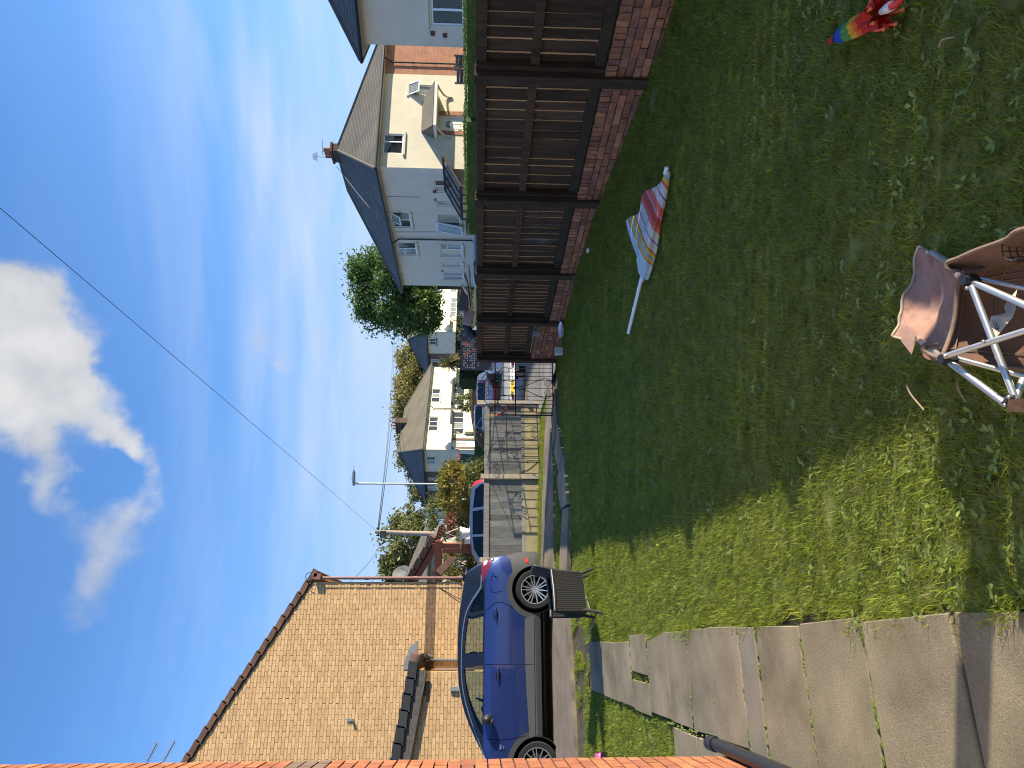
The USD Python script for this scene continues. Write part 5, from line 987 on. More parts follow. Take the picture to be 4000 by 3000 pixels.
        m = MB(); m.frame(o, e, n, up, (u0 + .13, -.10, z0 + .95), (u0 + .16, -.05, z0 + 1.12)); obj('handle', m, 'brass', parent=dr); m = MB(); m.frame(o, e, n, up, (u0 + w * .38, -.10, z0 + 1.0), (u0 + w * .62, -.08, z0 + 1.05)); obj('letter_box', m, 'brass', parent=dr)
        if surround:
            for a, b in ((u0 - .24, u0 - .003), (u1 + .003, u1 + .24)): m = MB(); m.frame(o, e, n, up, (a, -.01, z0), (b, .03, z1 + .02)); obj('brick_jamb', m, s.brick, parent=s.th)
    def porch(s, side, V0, V1, Y0, Y1, out=.95, rise=.5, mat='slate', zz_=None):
        u0, u1, z0, z1 = zz_ if zz_ else s.rect(side, V0, V1, Y0, Y1); o, e, n = s.pl[side]; up = np.array([0, 0, 1.0]); q = lambda u, d, z: o + e * u + n * d + up * z
        m = MB(); zt = z1; ins = .35
        m.slab([q(u0, out, z0), q(u1, out, z0), q(u1 - ins, .02, zt), q(u0 + ins, .02, zt)], .06); m.slab([q(u1, out, z0), q(u1, .02, z0), q(u1 - ins, .02, zt)], .06); m.slab([q(u0, .02, z0), q(u0, out, z0), q(u0 + ins, .02, zt)], .06); pr = obj('porch_roof', m, mat, parent=s.th)
        m = MB(); m.frame(o, e, n, up, (u0 + .02, .02, z0 - .17), (u1 - .02, out - .02, z0 - .03)); obj('porch_fascia', m, 'soffit', parent=pr)
        for u in (u0 + .12, u1 - .12): m = MB(); m.tube(catmull([q(u, .03, z0 - .85), q(u, .12, z0 - .5), q(u, out * .6, z0 - .25), q(u, out - .1, z0 - .17)], 6), .05, 6); obj('porch_bracket', m, 'sill_cream', parent=pr)
    def build(s):
        up = np.array([0, 0, 1.0])
        for side, L, mat, sp in (('front', s.W, s.mats[0], s.split[0]), ('flank', s.D - .2, s.mats[1], s.split[1])):
            o, e, n = s.pl[side]; pieces = [(0, L, mat)] if sp is None else ([(0, sp[0], mat), (sp[0], L, s.brick)] if sp[1] else [(0, sp[0], s.brick), (sp[0], L, mat)])
            for a, b, mt_ in pieces:
                g = sbox(a, s.zb - 1.2, b, s.ze).difference(unary_union([sbox(u0, z0, u1, z1) for u0, u1, z0, z1 in s.holes[side]])) if s.holes[side] else sbox(a, s.zb - 1.2, b, s.ze)
                m = MB(); m.prism(g, o - n * .2, e, up, n, .2 if mt_ != s.brick else .19); obj('wall', m, mt_, parent=s.th)
        m = MB(); m.frame(s.O, s.e, s.f, up, (s.W - .2, .2, s.zb - 1), (s.W, s.D, s.ze)); m.frame(s.O, s.e, s.f, up, (0.2, s.D - .2, s.zb - 1), (s.W - .2, s.D, s.ze)); m.frame(s.O, s.e, s.f, up, (.25, .25, s.ze - 2.9), (s.W - .25, s.D - .25, s.ze - 2.85)); m.frame(s.O, s.e, s.f, up, (.25, .25, s.ze - .12), (s.W - .25, s.D - .25, s.ze - .06)); obj('wall', m, s.mats[1], parent=s.th)
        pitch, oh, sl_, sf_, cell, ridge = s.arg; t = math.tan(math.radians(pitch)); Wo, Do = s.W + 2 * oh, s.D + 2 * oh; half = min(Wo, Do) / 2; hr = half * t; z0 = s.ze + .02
        C = lambda u, d, z: s.O + s.e * (u - oh) + s.f * (d - oh) + up * z
        if Wo <= Do: R0, R1 = (Wo / 2, half), (Wo / 2, Do - half)
        else: R0, R1 = (half, Do / 2), (Wo - half, Do / 2)
        a, b, c, d_ = (0, 0), (Wo, 0), (Wo, Do), (0, Do)
        faces = ([(a, b, R0), (d_, a, R0, R1), (b, c, R1, R0), (c, d_, R1)] if Wo <= Do else [(a, b, R1, R0), (d_, a, R0), (b, c, R1), (c, d_, R0, R1)])
        m = MB(); m.frame(s.O, s.e, s.f, up, (-oh + .02, -oh + .02, s.ze - .05), (s.W + oh - .02, s.D + oh - .02, s.ze)); obj('soffit', m, 'soffit', parent=s.th)
        m = MB(); rt = obj('roof', m.slab([C(*a, z0 - .012), C(*b, z0 - .012), C(*c, z0 - .012), C(*d_, z0 - .012)], .01), sf_, parent=s.th)
        for fi, fc in enumerate(faces):
            p = [np.array(C(*q, z0 if k < 2 else z0 + hr)) for k, q in enumerate(fc)]; ex = unit(p[1] - p[0]); nrm = unit(np.cross(p[1] - p[0], p[-1] - p[0])); ey = np.cross(nrm, ex); L = np.linalg.norm(p[1] - p[0]); Hh = (p[-1] - p[0]) @ ey; m = MB(); poly = Polygon([((q - p[0]) @ ex, (q - p[0]) @ ey) for q in p])
            m.slab([q - nrm * .01 for q in p], .05)
            if fi < 3:
                cw, ch = cell; rows = int(Hh / ch) + 1
                pb = poly.buffer(-.01)
                for r_ in range(rows):
                    y0, y1 = r_ * ch, min((r_ + 1) * ch + .02, Hh); ym = (y0 + min(y1, Hh)) / 2; ln = pb.intersection(LineString([(-1, ym), (L + 1, ym)]))
                    if ln.is_empty: continue
                    xa, xb = ln.bounds[0], ln.bounds[2]; x = xa - (cw / 2 if r_ % 2 else 0)
                    while x < xb:
                        q0, q1 = max(x + .004, xa), min(x + cw - .004, xb)
                        if q1 - q0 > .03: m.frame(p[0], ex, ey, nrm, (q0, y0, -.02), (q1, y1, .012)); v = m.v[-1]; tt = ((v - p[0]) @ ey - y0) / ch; v += nrm * ((1 - tt) * .016 + rng.uniform(-.002, .003))[:, None]
                        x += cw
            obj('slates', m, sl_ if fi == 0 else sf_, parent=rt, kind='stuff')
        m = MB()
        for q0, q1 in ((a, R0), (b, R0 if Wo <= Do else R1), (d_, R1 if Wo <= Do else R0), (R0, R1)):
            h0, h1 = (z0 if q0 in (a, b, d_) else z0 + hr), z0 + hr; m.tube([C(*q0, h0 + .02), C(*q1, h1 + .03)], .085, 6)
        obj('ridge_tiles', m, sf_, parent=rt, kind='stuff'); s.ridge = (C(*R0, z0 + hr), C(*R1, z0 + hr))
        m = MB(); g_ = lambda p_, q_: m.tube([C(*p_, s.ze - .0), C(*q_, s.ze - .0)], .065, 8); g_((-.05, -.06), (Wo, -.06)); g_((-.06, -.05), (-.06, Do)); obj('gutter', m, 'black_gutter', parent=s.th, smooth=40)
    def chimney(s, base, w, d, h, pots=3):
        up = np.array([0, 0, 1.0]); m = MB(); m.frame(base, s.e, s.f, up, (-w / 2, -d / 2, -1.0), (w / 2, d / 2, h)); m.frame(base, s.e, s.f, up, (-w / 2 - .06, -d / 2 - .06, h), (w / 2 + .06, d / 2 + .06, h + .12)); c = obj('chimney', m, 'soot_brick', parent=s.th)
        for k in range(pots): m = MB(); q = base + s.f * ((k + .5) / pots - .5) * d * .85 + up * (h + .10); m.tube([q, q + up * .12, q + up * .34, q + up * .40], [.13, .115, .10, .12], 10); obj('chimney_pot', m, 'red_pot', parent=c, smooth=40)
    def pipe(s, side, V0, V1, Y0, offset=.08, mat='black_gutter', swan=True):
        o, e, n = s.pl[side]; a, b = onplane(V0, Y0, o, n) + n * offset, onplane(V1, Y0, o, n) + n * offset; b[:2] = a[:2]; m = MB()
        pts = [a + n * .27 + (0, 0, .35), a + n * .02 + (0, 0, .05), a, b] if swan else [a, b]; m.tube(pts, .04, 8)
        for t in (.3, .62): q = a * (1 - t) + b * t; m.tube([q + (0, 0, .06), q - (0, 0, .06)], .052, 8)
        obj('downpipe', m, mat, parent=s.th, smooth=40)
def aerial(name, base, h, ln, dirv, label, el=9):
    base = np.asarray(base, float); th = thing(name, base, label, 'aerial'); dirv = unit(dirv); s_ = unit(np.cross(dirv, (0, 0, 1))); top_ = base + (0, 0, h); m = MB(); m.tube([base, top_], .018, 6); obj('mast', m, 'lead', parent=th); m = MB(); m.tube([top_ - dirv * ln * .2, top_ + dirv * ln * .8], .012, 5)
    for k in range(el): q = top_ + dirv * ln * (k / (el - 1) - .2); m.tube([q - s_ * (.24 - .012 * k), q + s_ * (.24 - .012 * k)], .007, 4)
    obj('boom', m, 'lead', parent=th)

# house A: cream hipped semi opposite, front lit, flank in shade
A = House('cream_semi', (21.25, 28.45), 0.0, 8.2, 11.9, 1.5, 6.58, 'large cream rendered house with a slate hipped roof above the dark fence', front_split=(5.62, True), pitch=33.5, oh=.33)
A.window('front', 1497, 1575, 522, 598, (.62,), ('pane_dark', 'pane_dark'), head=True); A.window('front', 1598, 1694, 331, 371, (), ('pane_net',), top=(0,), head=True, openp=(.0, 1, .66, 1.0))
A.door('front', 1716, 1835, 452, 512); A.porch('front', 1648, 1697, 372, 540); A.pipe('front', 1535, 1800, 247)
A.window('flank', 1532, 1604, 832, 890, (.5,), ('pane_dark', 'pane_net'), top=(1,), head=True, openp=(.5, 1, .62, 1.0)); A.window('flank', 1557, 1627, 949, 999, (.52,), ('pane_net', 'pane_dark'), top=(0,), head=True)
A.window('flank', 1698, 1790, 707, 753, (.5,), ('pane_blind', 'pane_dark')); A.window('flank', 1705, 1792, 786, 808, (), ('pane_blind',)); A.window('flank', 1708, 1797, 839, 902, (.5,), ('pane_net', 'pane_blind'), openp=(.0, .52, 0, 1.0)); A.window('flank', 1720, 1805, 954, 1004, (.55,), ('pane_blind', 'pane_net'), top=(1,)); A.window('flank', 1728, 1805, 1026, 1044, (), ('pane_blind',)); A.window('flank', 1731, 1810, 1066, 1094, (.5,), ('pane_net', 'pane_net'))
A.pipe('flank', 1560, 1850, 929); A.build(); up = np.array([0, 0, 1.0])
A.chimney(A.ridge[0] * .93 + A.ridge[1] * .07 + up * .0, .5, 1.0, .22, 3)
o, e, n = A.pl['flank']; m = MB(); m.tube(catmull([A.ridge[0] + (-.3, 1, .2), onplane(1420, 760, o, n) + (-.2, .6, -.1), onplane(1470, 800, o, n) - n * -.35, onplane(1480, 842, o, n) + n * .35, onplane(1560, 860, o, n) + n * .02], 6), .014, 5); m.tube([onplane(1535, 905, o, n) + n * .02, onplane(1760, 905, o, n) + n * .02], .012, 4); m.tube([onplane(1510, 766, o, n) + n * .02, onplane(1640, 770, o, n) + n * .02], .012, 4); obj('cable', m, 'lead', parent=A.th)
for (V, Y) in ((1697, 748), (1700, 780), (1728, 1058)): q = onplane(V, Y, o, n); m = MB(); m.box(q, (.03, .22, .16)); obj('air_vent', m, 'terracotta_vent' if V == 1697 else 'lead', parent=A.th)
ch = A.ridge[0] * .9 + A.ridge[1] * .1 + up * .25
aerial('television_aerial', ch + (.0, .25, 0), 1.0, 1.1, (-.6, -.8, 0), 'television aerial on the chimney of the large cream house, taller of the two'); aerial('television_aerial', ch + (-.1, -.35, 0), .55, .8, (.9, -.4, 0), 'small television aerial low beside the chimney pots of the large cream house', 7)
# dark framed glass lean-to against its flank
cn_ = thing('glass_lean_to', onplane(1820, 750, A.O + np.array([-1.6, 0, 0]), (-1, 0, 0)), 'brown framed glazed lean-to in front of the shaded flank of the cream house', 'lean-to'); x0_ = 21.2
ya, yb = onplane(1790, 822, (x0_ - 1.2, 0, 0), (-1, 0, 0))[1], onplane(1790, 692, (x0_ - 1.2, 0, 0), (-1, 0, 0))[1]; zt, zl_ = 3.4, 2.55
m = MB(); mt('brown_timber', (0.055, 0.032, 0.022), .7, .2, 8)
for k in range(5): y = ya + (yb - ya) * k / 4; m.beam((x0_ - .05, y, zt), (x0_ - 1.7, y, zl_), .07, .09); m.beam((x0_ - 1.7, y, zl_), (x0_ - 1.7, y, 1.0), .07, .07)
m.beam((x0_ - .05, ya, zt), (x0_ - .05, yb, zt), .12, .12); m.beam((x0_ - 1.7, ya, zl_), (x0_ - 1.7, yb, zl_), .10, .14); obj('frame', m, 'brown_timber', parent=cn_)
for k in range(4):
    y0, y1 = ya + (yb - ya) * (k + .04) / 4, ya + (yb - ya) * (k + .96) / 4; m = MB(); m.slab([(x0_ - .05, y0, zt + .02), (x0_ - 1.7, y0, zl_ + .02), (x0_ - 1.7, y1, zl_ + .02), (x0_ - .05, y1, zt + .02)], .012); obj('roof_pane', m, 'pane_dark', parent=cn_); m = MB(); m.slab([(x0_ - 1.7, y0, zl_ - .1), (x0_ - 1.7, y0, 1.2), (x0_ - 1.7, y1, 1.2), (x0_ - 1.7, y1, zl_ - .1)], .012); obj('wall_pane', m, 'pane_dark', parent=cn_)

# house B: nearer, end wall in shade, mostly out of frame
Bc = P(1700, 182, 26.0); wd = r0 * .755 - fh * .656; angB = math.atan2(wd[1], wd[0])
Bh = House('grey_rendered_house', (Bc[0], Bc[1]), angB, 9.0, 7.5, 1.1, 6.02, 'shaded grey rendered house wall with dark slate roof and wide white window above the hedge', wallmat='grey_render', flankmat='grey_render', pitch=36, oh=.42, slate='slate_dark', cell=(.3, .22))
Bh.window('front', 1682, 1813, -110, 101, (.30, .66), ('pane_dark', 'pane_dark'), fr=.07); Bh.build(); o, e, n = Bh.pl['front']
m = MB(); u0, u1, z0, z1 = Bh.rect('front', 1664, 1673, -120, 118); m.frame(o, e, n, up, (u0, -.01, z0), (u1, .06, z1)); obj('lintel', m, 'sill_cream', parent=Bh.th)
for V, Y in ((1690, 130), (1738, 138)): q = onplane(V, Y, o, n); u = (q - o) @ e; m = MB(); m.frame(o, e, n, up, (u - .075, -.01, q[2] - .08), (u + .075, .025, q[2] + .08)); obj('air_brick', m, 'terracotta_vent', parent=Bh.th)

# house D: cream pair in sun, end on to the side road
angD = math.radians(90 - 20 - 36); D0 = P(1852, 1757, 65.0)
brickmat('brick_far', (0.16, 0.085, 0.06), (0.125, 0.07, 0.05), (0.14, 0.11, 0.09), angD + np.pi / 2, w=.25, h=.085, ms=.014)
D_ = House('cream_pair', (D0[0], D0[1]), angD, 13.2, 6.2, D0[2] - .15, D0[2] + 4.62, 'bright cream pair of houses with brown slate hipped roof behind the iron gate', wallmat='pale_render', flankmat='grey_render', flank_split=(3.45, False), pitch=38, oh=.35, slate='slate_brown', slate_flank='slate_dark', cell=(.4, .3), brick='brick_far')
D_.window('front', 1675, 1711, 1627, 1681, (.34, .68), ('pane_dark',)); D_.window('front', 1686, 1719, 1519, 1569, (.34, .68), ('pane_dark', 'pane_net', 'pane_dark')); D_.door('front', 1768, 1848, 1719, 1746, fan=False); D_.porch('front', 1737, 1757, 1687, 1758, rise=.5, mat='sill_cream'); D_.porch('front', 1757, 1777, 1438, 1502, mat='sill_cream')
for (V0, V1, Y0, Y1, cc) in ((1766, 1812, 1608, 1694, (.25, .5, .76)), (1772, 1815, 1494, 1581, (.25, .5, .76))):
    u0, u1, z0, z1 = D_.window('front', V0, V1, Y0, Y1, cc, ('pane_dark', 'pane_net', 'pane_dark')); o, e, n = D_.pl['front']; m = MB(); m.frame(o, e, n, up, (u0 - .3, .0, z1 + .05), (u1 + .3, .55, z1 + .19)); obj('bay_roof', m, 'black_gutter', parent=D_.th); m = MB(); m.frame(o, e, n, up, (u0 - .1, 0, z0 - 1.4), (u1 + .1, .35, z0 - .12)); obj('bay_base', m, 'pale_render', parent=D_.th)
D_.window('flank', 1665, 1702, 1785, 1812, (.5,), ('pane_net', 'pane_dark')); D_.window('flank', 1672, 1722, 1867, 1878, (), ('pane_net',), top=(0,)); D_.window('flank', 1671, 1708, 1897, 1917, (.5,), ('pane_net',))
D_.pipe('front', 1695, 1845, 1597); D_.build(); D_.chimney(D_.ridge[0] * .42 + D_.ridge[1] * .58 + up * .0, .8, 1.4, .55, 3)

# house C: the next pair, behind the big tree
C0 = P(1700, 1295, 86.0)
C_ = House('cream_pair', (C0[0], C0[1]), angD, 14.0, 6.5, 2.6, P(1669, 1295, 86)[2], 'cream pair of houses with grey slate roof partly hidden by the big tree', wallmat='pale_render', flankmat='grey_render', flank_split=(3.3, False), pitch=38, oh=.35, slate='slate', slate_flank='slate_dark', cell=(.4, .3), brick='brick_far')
C_.window('front', 1681, 1713, 1207, 1251, (.34, .68), ('pane_dark',), sill='black_gutter'); C_.window('front', 1690, 1722, 1120, 1160, (.34, .68), ('pane_dark',)); C_.window('front', 1759, 1784, 1165, 1235, (.25, .5, .75), ('pane_net',)); C_.window('front', 1762, 1786, 1080, 1140, (.25, .5, .75), ('pane_net',)); C_.porch('front', 1735, 1752, 1250, 1294, mat='sill_cream'); C_.window('flank', 1676, 1704, 1323, 1348, (.5,), ('pane_dark',), sill='black_gutter'); C_.window('flank', 1683, 1724, 1403, 1415, (), ('pane_net',), sill='black_gutter'); C_.window('flank', 1684, 1714, 1431, 1452, (.5,), ('pane_net',), sill='black_gutter'); C_.build(); C_.chimney(C_.ridge[0] * .8 + C_.ridge[1] * .2, .7, 1.1, .5, 2)

# bungalow and a far white building
Bg = P(1760, 2058, 46.0)
bung = thing('bungalow', Bg, 'cream bungalow with grey slate roof glimpsed behind the red timber pergola', 'house'); wl = np.array([-math.cos(.15), -math.sin(.15), 0]); wn = np.array([wl[1], -wl[0], 0]); wn = wn if wn[1] < 0 else -wn
zw0, zw1 = -.3, P(1683, 2062, 46)[2]; o = np.array([Bg[0], Bg[1], 0]); m = MB(); m.frame(o, wl, wn, up, (0, -.2, zw0), (9, 0, zw1)); m.frame(o, wl, wn, up, (0, -7, zw0), (.2, -.2, zw1)); obj('wall', m, 'pale_render', parent=bung)
m = MB(); m.slab([o + wl * -.5 + wn * .5 + up * zw1, o + wl * 4.0 - wn * 4 + up * (zw1 + 2.4), o + wl * 9 - wn * 4 + up * (zw1 + 2.4), o + wl * 9 + wn * .5 + up * zw1][::-1], .12); m.slab([o + wl * -.5 + wn * .5 + up * zw1, o + wl * 4.0 - wn * 4 + up * (zw1 + 2.4), o + wl * -.5 - wn * 8.5 + up * zw1], .1); m.slab([o + wl * -.5 - wn * 8.5 + up * zw1, o + wl * 9 - wn * 8.5 + up * zw1, o + wl * 9 - wn * 4 + up * (zw1 + 2.4), o + wl * 4.0 - wn * 4 + up * (zw1 + 2.4)][::-1], .12); obj('roof', m, 'slate', parent=bung)
a, b = onplane(1660 + 30, 2232, o, wn), onplane(1735, 2262, o, wn); u0, u1 = sorted([(a - o) @ wl, (b - o) @ wl]); z0, z1 = sorted([onplane(1692, 2245, o, wn)[2], onplane(1726, 2245, o, wn)[2]]); m = MB(); mt('tan_frame', (.42, .22, .08), .6, .1, 8); m.frame(o, wl, wn, up, (u0 - .08, 0, z0 - .08), (u1 + .08, .04, z1 + .08)); w = obj('window', m, 'tan_frame', parent=bung)
for k in range(2): m = MB(); d_ = (z1 - z0) / 2; m.frame(o, wl, wn, up, (u0, .03, z0 + k * d_ + .03), (u1, .055, z0 + (k + 1) * d_ - .03)); obj('pane', m, 'pane_dark', parent=w)
q0, q1 = P(1637, 2028, 105), P(1640, 1984, 105); wht_ = thing('white_building', q0, 'small plain white gabled building far off beyond the bushes', 'building'); ex = unit((q1 - q0) * [1, 1, 0]); L = np.linalg.norm(q1 - q0); ny = np.array([-ex[1], ex[0], 0]); ny = ny if ny[1] > 0 else -ny
m = MB(); m.frame(q0 * [1, 1, 0], ex, ny, up, (0, 0, 0), (L, 8, q0[2] - .2)); obj('wall', m, 'pale_render', parent=wht_); m = MB(); m.frame(q0 * [1, 1, 0], ex, ny, up, (-.15, -.15, q0[2] - .2), (L + .15, 8.2, q0[2])); obj('roof', m, 'soffit', parent=wht_); m = MB(); m.frame(q0 * [1, 1, 0], ex, ny, up, (L * .6, -.05, q0[2] - 1.2), (L * .8, 0, q0[2] - .7)); obj('window', m, 'pane_dark', parent=wht_)
# ---------------------------------------------------------------- trees, hedges and bushes
mt('bark', (0.10, 0.075, 0.055), 0.95, 0.3, 6, bump=.7)
def leafmat(name, c, c2, tr=.35): mt(name, c, 0.5, 0.3, 0.6, spec=.3, island=.35, transl=tr, col2=c2)
leafmat('leaf_green', (0.12, 0.22, 0.05), (0.21, 0.31, 0.075)); leafmat('leaf_olive', (0.33, 0.31, 0.085), (0.48, 0.41, 0.12)); leafmat('leaf_dark', (0.04, 0.075, 0.022), (0.075, 0.11, 0.03)); leafmat('leaf_autumn', (0.27, 0.29, 0.05), (0.43, 0.31, 0.07)); leafmat('leaf_red', (0.36, 0.11, 0.06), (0.42, 0.18, 0.09)); leafmat('leaf_mid', (0.19, 0.22, 0.065), (0.30, 0.29, 0.095)); leafmat('leaf_hedge', (0.08, 0.18, 0.03), (0.14, 0.25, 0.045)); leafmat('leaf_palm', (0.2, 0.23, 0.08), (0.36, 0.31, 0.13))
def leaves(c, rad, n, size, seed, clumps=40, flat=1.0, shell=.55, spread=.20, asp=.5):
    r_ = np.random.default_rng(seed); d = r_.normal(size=(clumps, 3)); d /= np.linalg.norm(d, axis=1, keepdims=True); k = np.asarray(rad) * d * (r_.uniform(shell ** 3, 1, (clumps, 1)) ** (1 / 3)); w = r_.uniform(.5, 1.5, clumps); idx = r_.choice(clumps, n, p=w / w.sum())
    off = r_.normal(size=(n, 3)) * np.asarray(rad) * spread * r_.uniform(.6, 1.2, (clumps, 1))[idx]; p = np.asarray(c) + k[idx] + off
    a = r_.normal(size=(n, 3)); a /= np.linalg.norm(a, axis=1, keepdims=True); b = np.cross(a, r_.normal(size=(n, 3))); b /= np.linalg.norm(b, axis=1, keepdims=True); s = size * r_.uniform(.6, 1.4, (n, 1)); a, b = a * s * .5, b * s * .5 * asp
    v = np.stack([p - a, p + b * .9 - a * .1, p + a, p - b * .9 - a * .1], 1).reshape(-1, 3); i = np.arange(n) * 4; return v, np.concatenate([np.stack([i, i + 1, i + 2], 1), np.stack([i, i + 2, i + 3], 1)]), np.asarray(c) + k
def tree(name, label, c, rad, ground, n, size, mat, seed, group=None, trunk=.16, **kw):
    c = np.array(c, float); th = thing(name, (c[0], c[1], ground), label, 'tree', group); v, f, ks = leaves(c, rad, n, size, seed, **kw); obj('crown', (v, f), mat, parent=th)
    base = np.array([c[0], c[1], ground - .2]); fork = np.array([c[0], c[1], max(ground + .8, c[2] - rad[2] * .75)]); m = MB(); m.tube([base, (base + fork) / 2 + (.05, .03, 0), fork, c - (0, 0, rad[2] * .1)], [trunk, trunk * .85, trunk * .7, trunk * .3], 8)
    for q in ks[::2]: m.tube([fork + (c - fork) * rng.uniform(0, .6), (fork * .4 + q * .6) + rng.normal(0, .15, 3), q], [trunk * .4, trunk * .22, trunk * .06], 5)
    obj('trunk', m, 'bark', parent=th, smooth=True); return th
def at(V, Y, D): return P(V, Y, D)
S = lambda px, D: px / F * D
c = at(1520, 1115, 54); tree('broadleaf_tree', 'tall dark green leafy tree standing behind the large cream house', c, (S(165, 54), S(165, 54), S(155, 54)), 1.8, 22000, .28, 'leaf_green', 1, clumps=75, spread=.15, trunk=.3)
c2 = at(1650, 1215, 53); v, f, ks = leaves(c2, (S(85, 53), S(85, 53), S(75, 53)), 6000, .27, 21, clumps=30, spread=.18); obj('branch', (v, f), 'leaf_green', parent='/World/broadleaf_tree')
for i, (V, Y, D, rw, rh, n, mat_, lab) in enumerate([
    (1612, 1440, 108, 105, 75, 9500, 'leaf_olive', 'rounded olive tree behind the two distant cream houses, nearest the big green tree'), (1600, 1560, 106, 95, 72, 9500, 'leaf_olive', 'yellowish olive tree rising straight behind the slate roof of the bright cream pair'), (1605, 1690, 110, 90, 60, 4800, 'leaf_mid', 'grey green tree behind the chimney of the bright cream pair'),
    (1630, 1790, 108, 75, 70, 4200, 'leaf_mid', 'grey green tree showing over the shaded hip of the bright cream pair'), (1655, 1910, 96, 55, 55, 3800, 'leaf_mid', 'thin leaved tree between the tall lamp post and the white building')]):
    c = at(V, Y, D); tree('distant_tree', lab, c, (S(rw, D), S(rw, D), S(rh, D)), 2.3, n, 0.42 if i < 4 else .34, mat_, 40 + i, group='trees on the skyline', clumps=45, spread=.17, trunk=.25)
c = at(1600, 2130, 54); tree('garden_tree', 'wide leafy tree with autumn tinged leaves behind the telegraph pole', c, (S(150, 54), S(150, 54), S(112, 54)), .6, 9500, .32, 'leaf_mid', 71, clumps=60, spread=.13, trunk=.2)
c = at(1560, 2225, 53); v, f, ks = leaves(c, (S(60, 53), S(60, 53), S(80, 53)), 3000, .30, 72, clumps=26, spread=.16); obj('branch', (v, f), 'leaf_mid', parent='/World/garden_tree')
def bush(name, label, c, rad, n, size, mat, seed, cat='bush', **kw):
    th = thing(name, (c[0], c[1], c[2] - rad[2]), label, cat); v, f, ks = leaves(c, rad, n, size, seed, **kw); obj('foliage', (v, f), mat, parent=th); m = MB(); b = np.array([c[0], c[1], c[2] - rad[2] - .3])
    for q in ks[::4]: m.tube([b + rng.normal(0, .1, 3) * (1, 1, 0), (b + q) / 2 + rng.normal(0, .1, 3), q], [.04, .025, .01], 5)
    obj('stem', m, 'bark', parent=th); return th
c = at(1790, 1905, 31); bush('autumn_bush', 'large rounded bush turning yellow and red behind the grey fence below the tall lamp post', c, (S(105, 31), S(105, 31), S(85, 31)), 7500, .14, 'leaf_autumn', 81, clumps=70, shell=.7, spread=.15)
c = at(1865, 1870, 30); v, f, ks = leaves(c, (S(80, 30), S(60, 30), S(45, 30)), 3000, .13, 83, clumps=30, spread=.2); obj('foliage', (v, f), 'leaf_mid', parent='/World/autumn_bush')
c = at(1735, 2000, 42); bush('green_bush', 'tall green bush rising between the two lamp posts behind the autumn bush', c, (S(95, 42), S(60, 42), S(70, 42)), 5500, .17, 'leaf_mid', 84, clumps=50, shell=.6, spread=.17)
c = at(1785, 2045, 33); bush('red_bush', 'small reddish brown bush beside the white hanging pots', c, (S(48, 33), S(48, 33), S(42, 33)), 1900, .12, 'leaf_red', 85, clumps=26, spread=.2)
c = at(1840, 2060, 32); bush('green_bush', 'low green bush behind the estate car near the white hanging pots', c, (S(90, 32), S(60, 32), S(60, 32)), 3600, .13, 'leaf_mid', 86, clumps=36, spread=.2)
c = at(1795, 2215, 33.5); bush('ivy_bush', 'dense yellow green ivy bush under the tiled roof of the red timber pergola', c, (S(75, 33), S(60, 33), S(75, 33)), 6500, .11, 'leaf_autumn', 87, clumps=60, shell=.6, spread=.17)
c = at(1755, 1418, 50); th = thing('cordyline', (c[0], c[1], .8), 'spiky pale green palm like plant in front of the distant brick gable', 'plant'); m = MB(); r_ = np.random.default_rng(5)
for _ in range(240): d = r_.normal(size=3); d = unit(d + (0, 0, .25)); L = r_.uniform(.6, 1.15); leaf(m, c + d * .12, math.atan2(d[1], d[0]), math.asin(np.clip(d[2], -1, 1)), L, .09, .25)
obj('frond', m, 'leaf_palm', parent=th); m = MB(); m.tube([(c[0], c[1], .5), c], .12, 8); obj('trunk', m, 'bark', parent=th)
# clipped hedges: closed bodies set with small leaves
def hedge(name, label, pts, w, zfn, zb, mat, seed, dens=260, size=.07):
    pts = np.array(pts, float); th = thing(name, (*pts[0], zb), label, 'hedge'); m = MB(); r_ = np.random.default_rng(seed); V_, Fc, k = [], [], 0
    for a, b in zip(pts[:-1], pts[1:]):
        e = unit(np.array([*(b - a), 0])); n = np.array([-e[1], e[0], 0]); L = np.linalg.norm(b - a); za = zfn(a); m.frame((*a, zb), e, n, (0, 0, 1), (0, -w / 2 + .05, 0), (L, w / 2 - .05, za - zb - .05))
        cnt = int(L * dens); u = r_.uniform(0, L, cnt); sel = r_.integers(0, 3, cnt); h = za - zb; y = np.where(sel == 0, -w / 2, np.where(sel == 1, w / 2, r_.uniform(-w / 2, w / 2, cnt))) + r_.normal(0, .015, cnt); z = np.where(sel == 2, h, r_.uniform(max(0, h - 1.4), h, cnt)) + r_.normal(0, .015, cnt)
        p = np.array([*a, zb]) + u[:, None] * e + y[:, None] * n + z[:, None] * np.array([0, 0, 1.]); aa = r_.normal(size=(cnt, 3)); aa /= np.linalg.norm(aa, axis=1, keepdims=True); bb = np.cross(aa, r_.normal(size=(cnt, 3))); bb /= np.linalg.norm(bb, axis=1, keepdims=True); s = size * r_.uniform(.6, 1.3, (cnt, 1)) / 2
        v = np.stack([p - aa * s, p + bb * s * .6, p + aa * s, p - bb * s * .6], 1).reshape(-1, 3); i = np.arange(cnt) * 4 + k; V_.append(v); Fc += [np.stack([i, i + 1, i + 2], 1), np.stack([i, i + 2, i + 3], 1)]; k += cnt * 4
    obj('hedge_core', m, mat, parent=th); obj('foliage', (np.vstack(V_), np.concatenate(Fc)), mat, parent=th); return th
hA = PXp = lambda V, Y, x: onplane(V, Y, (x, 0, 0), (1, 0, 0))
ya, yb, yc, yd = [hA(1820, y, 12.4)[1] for y in (-60, 418, 437, 884)]
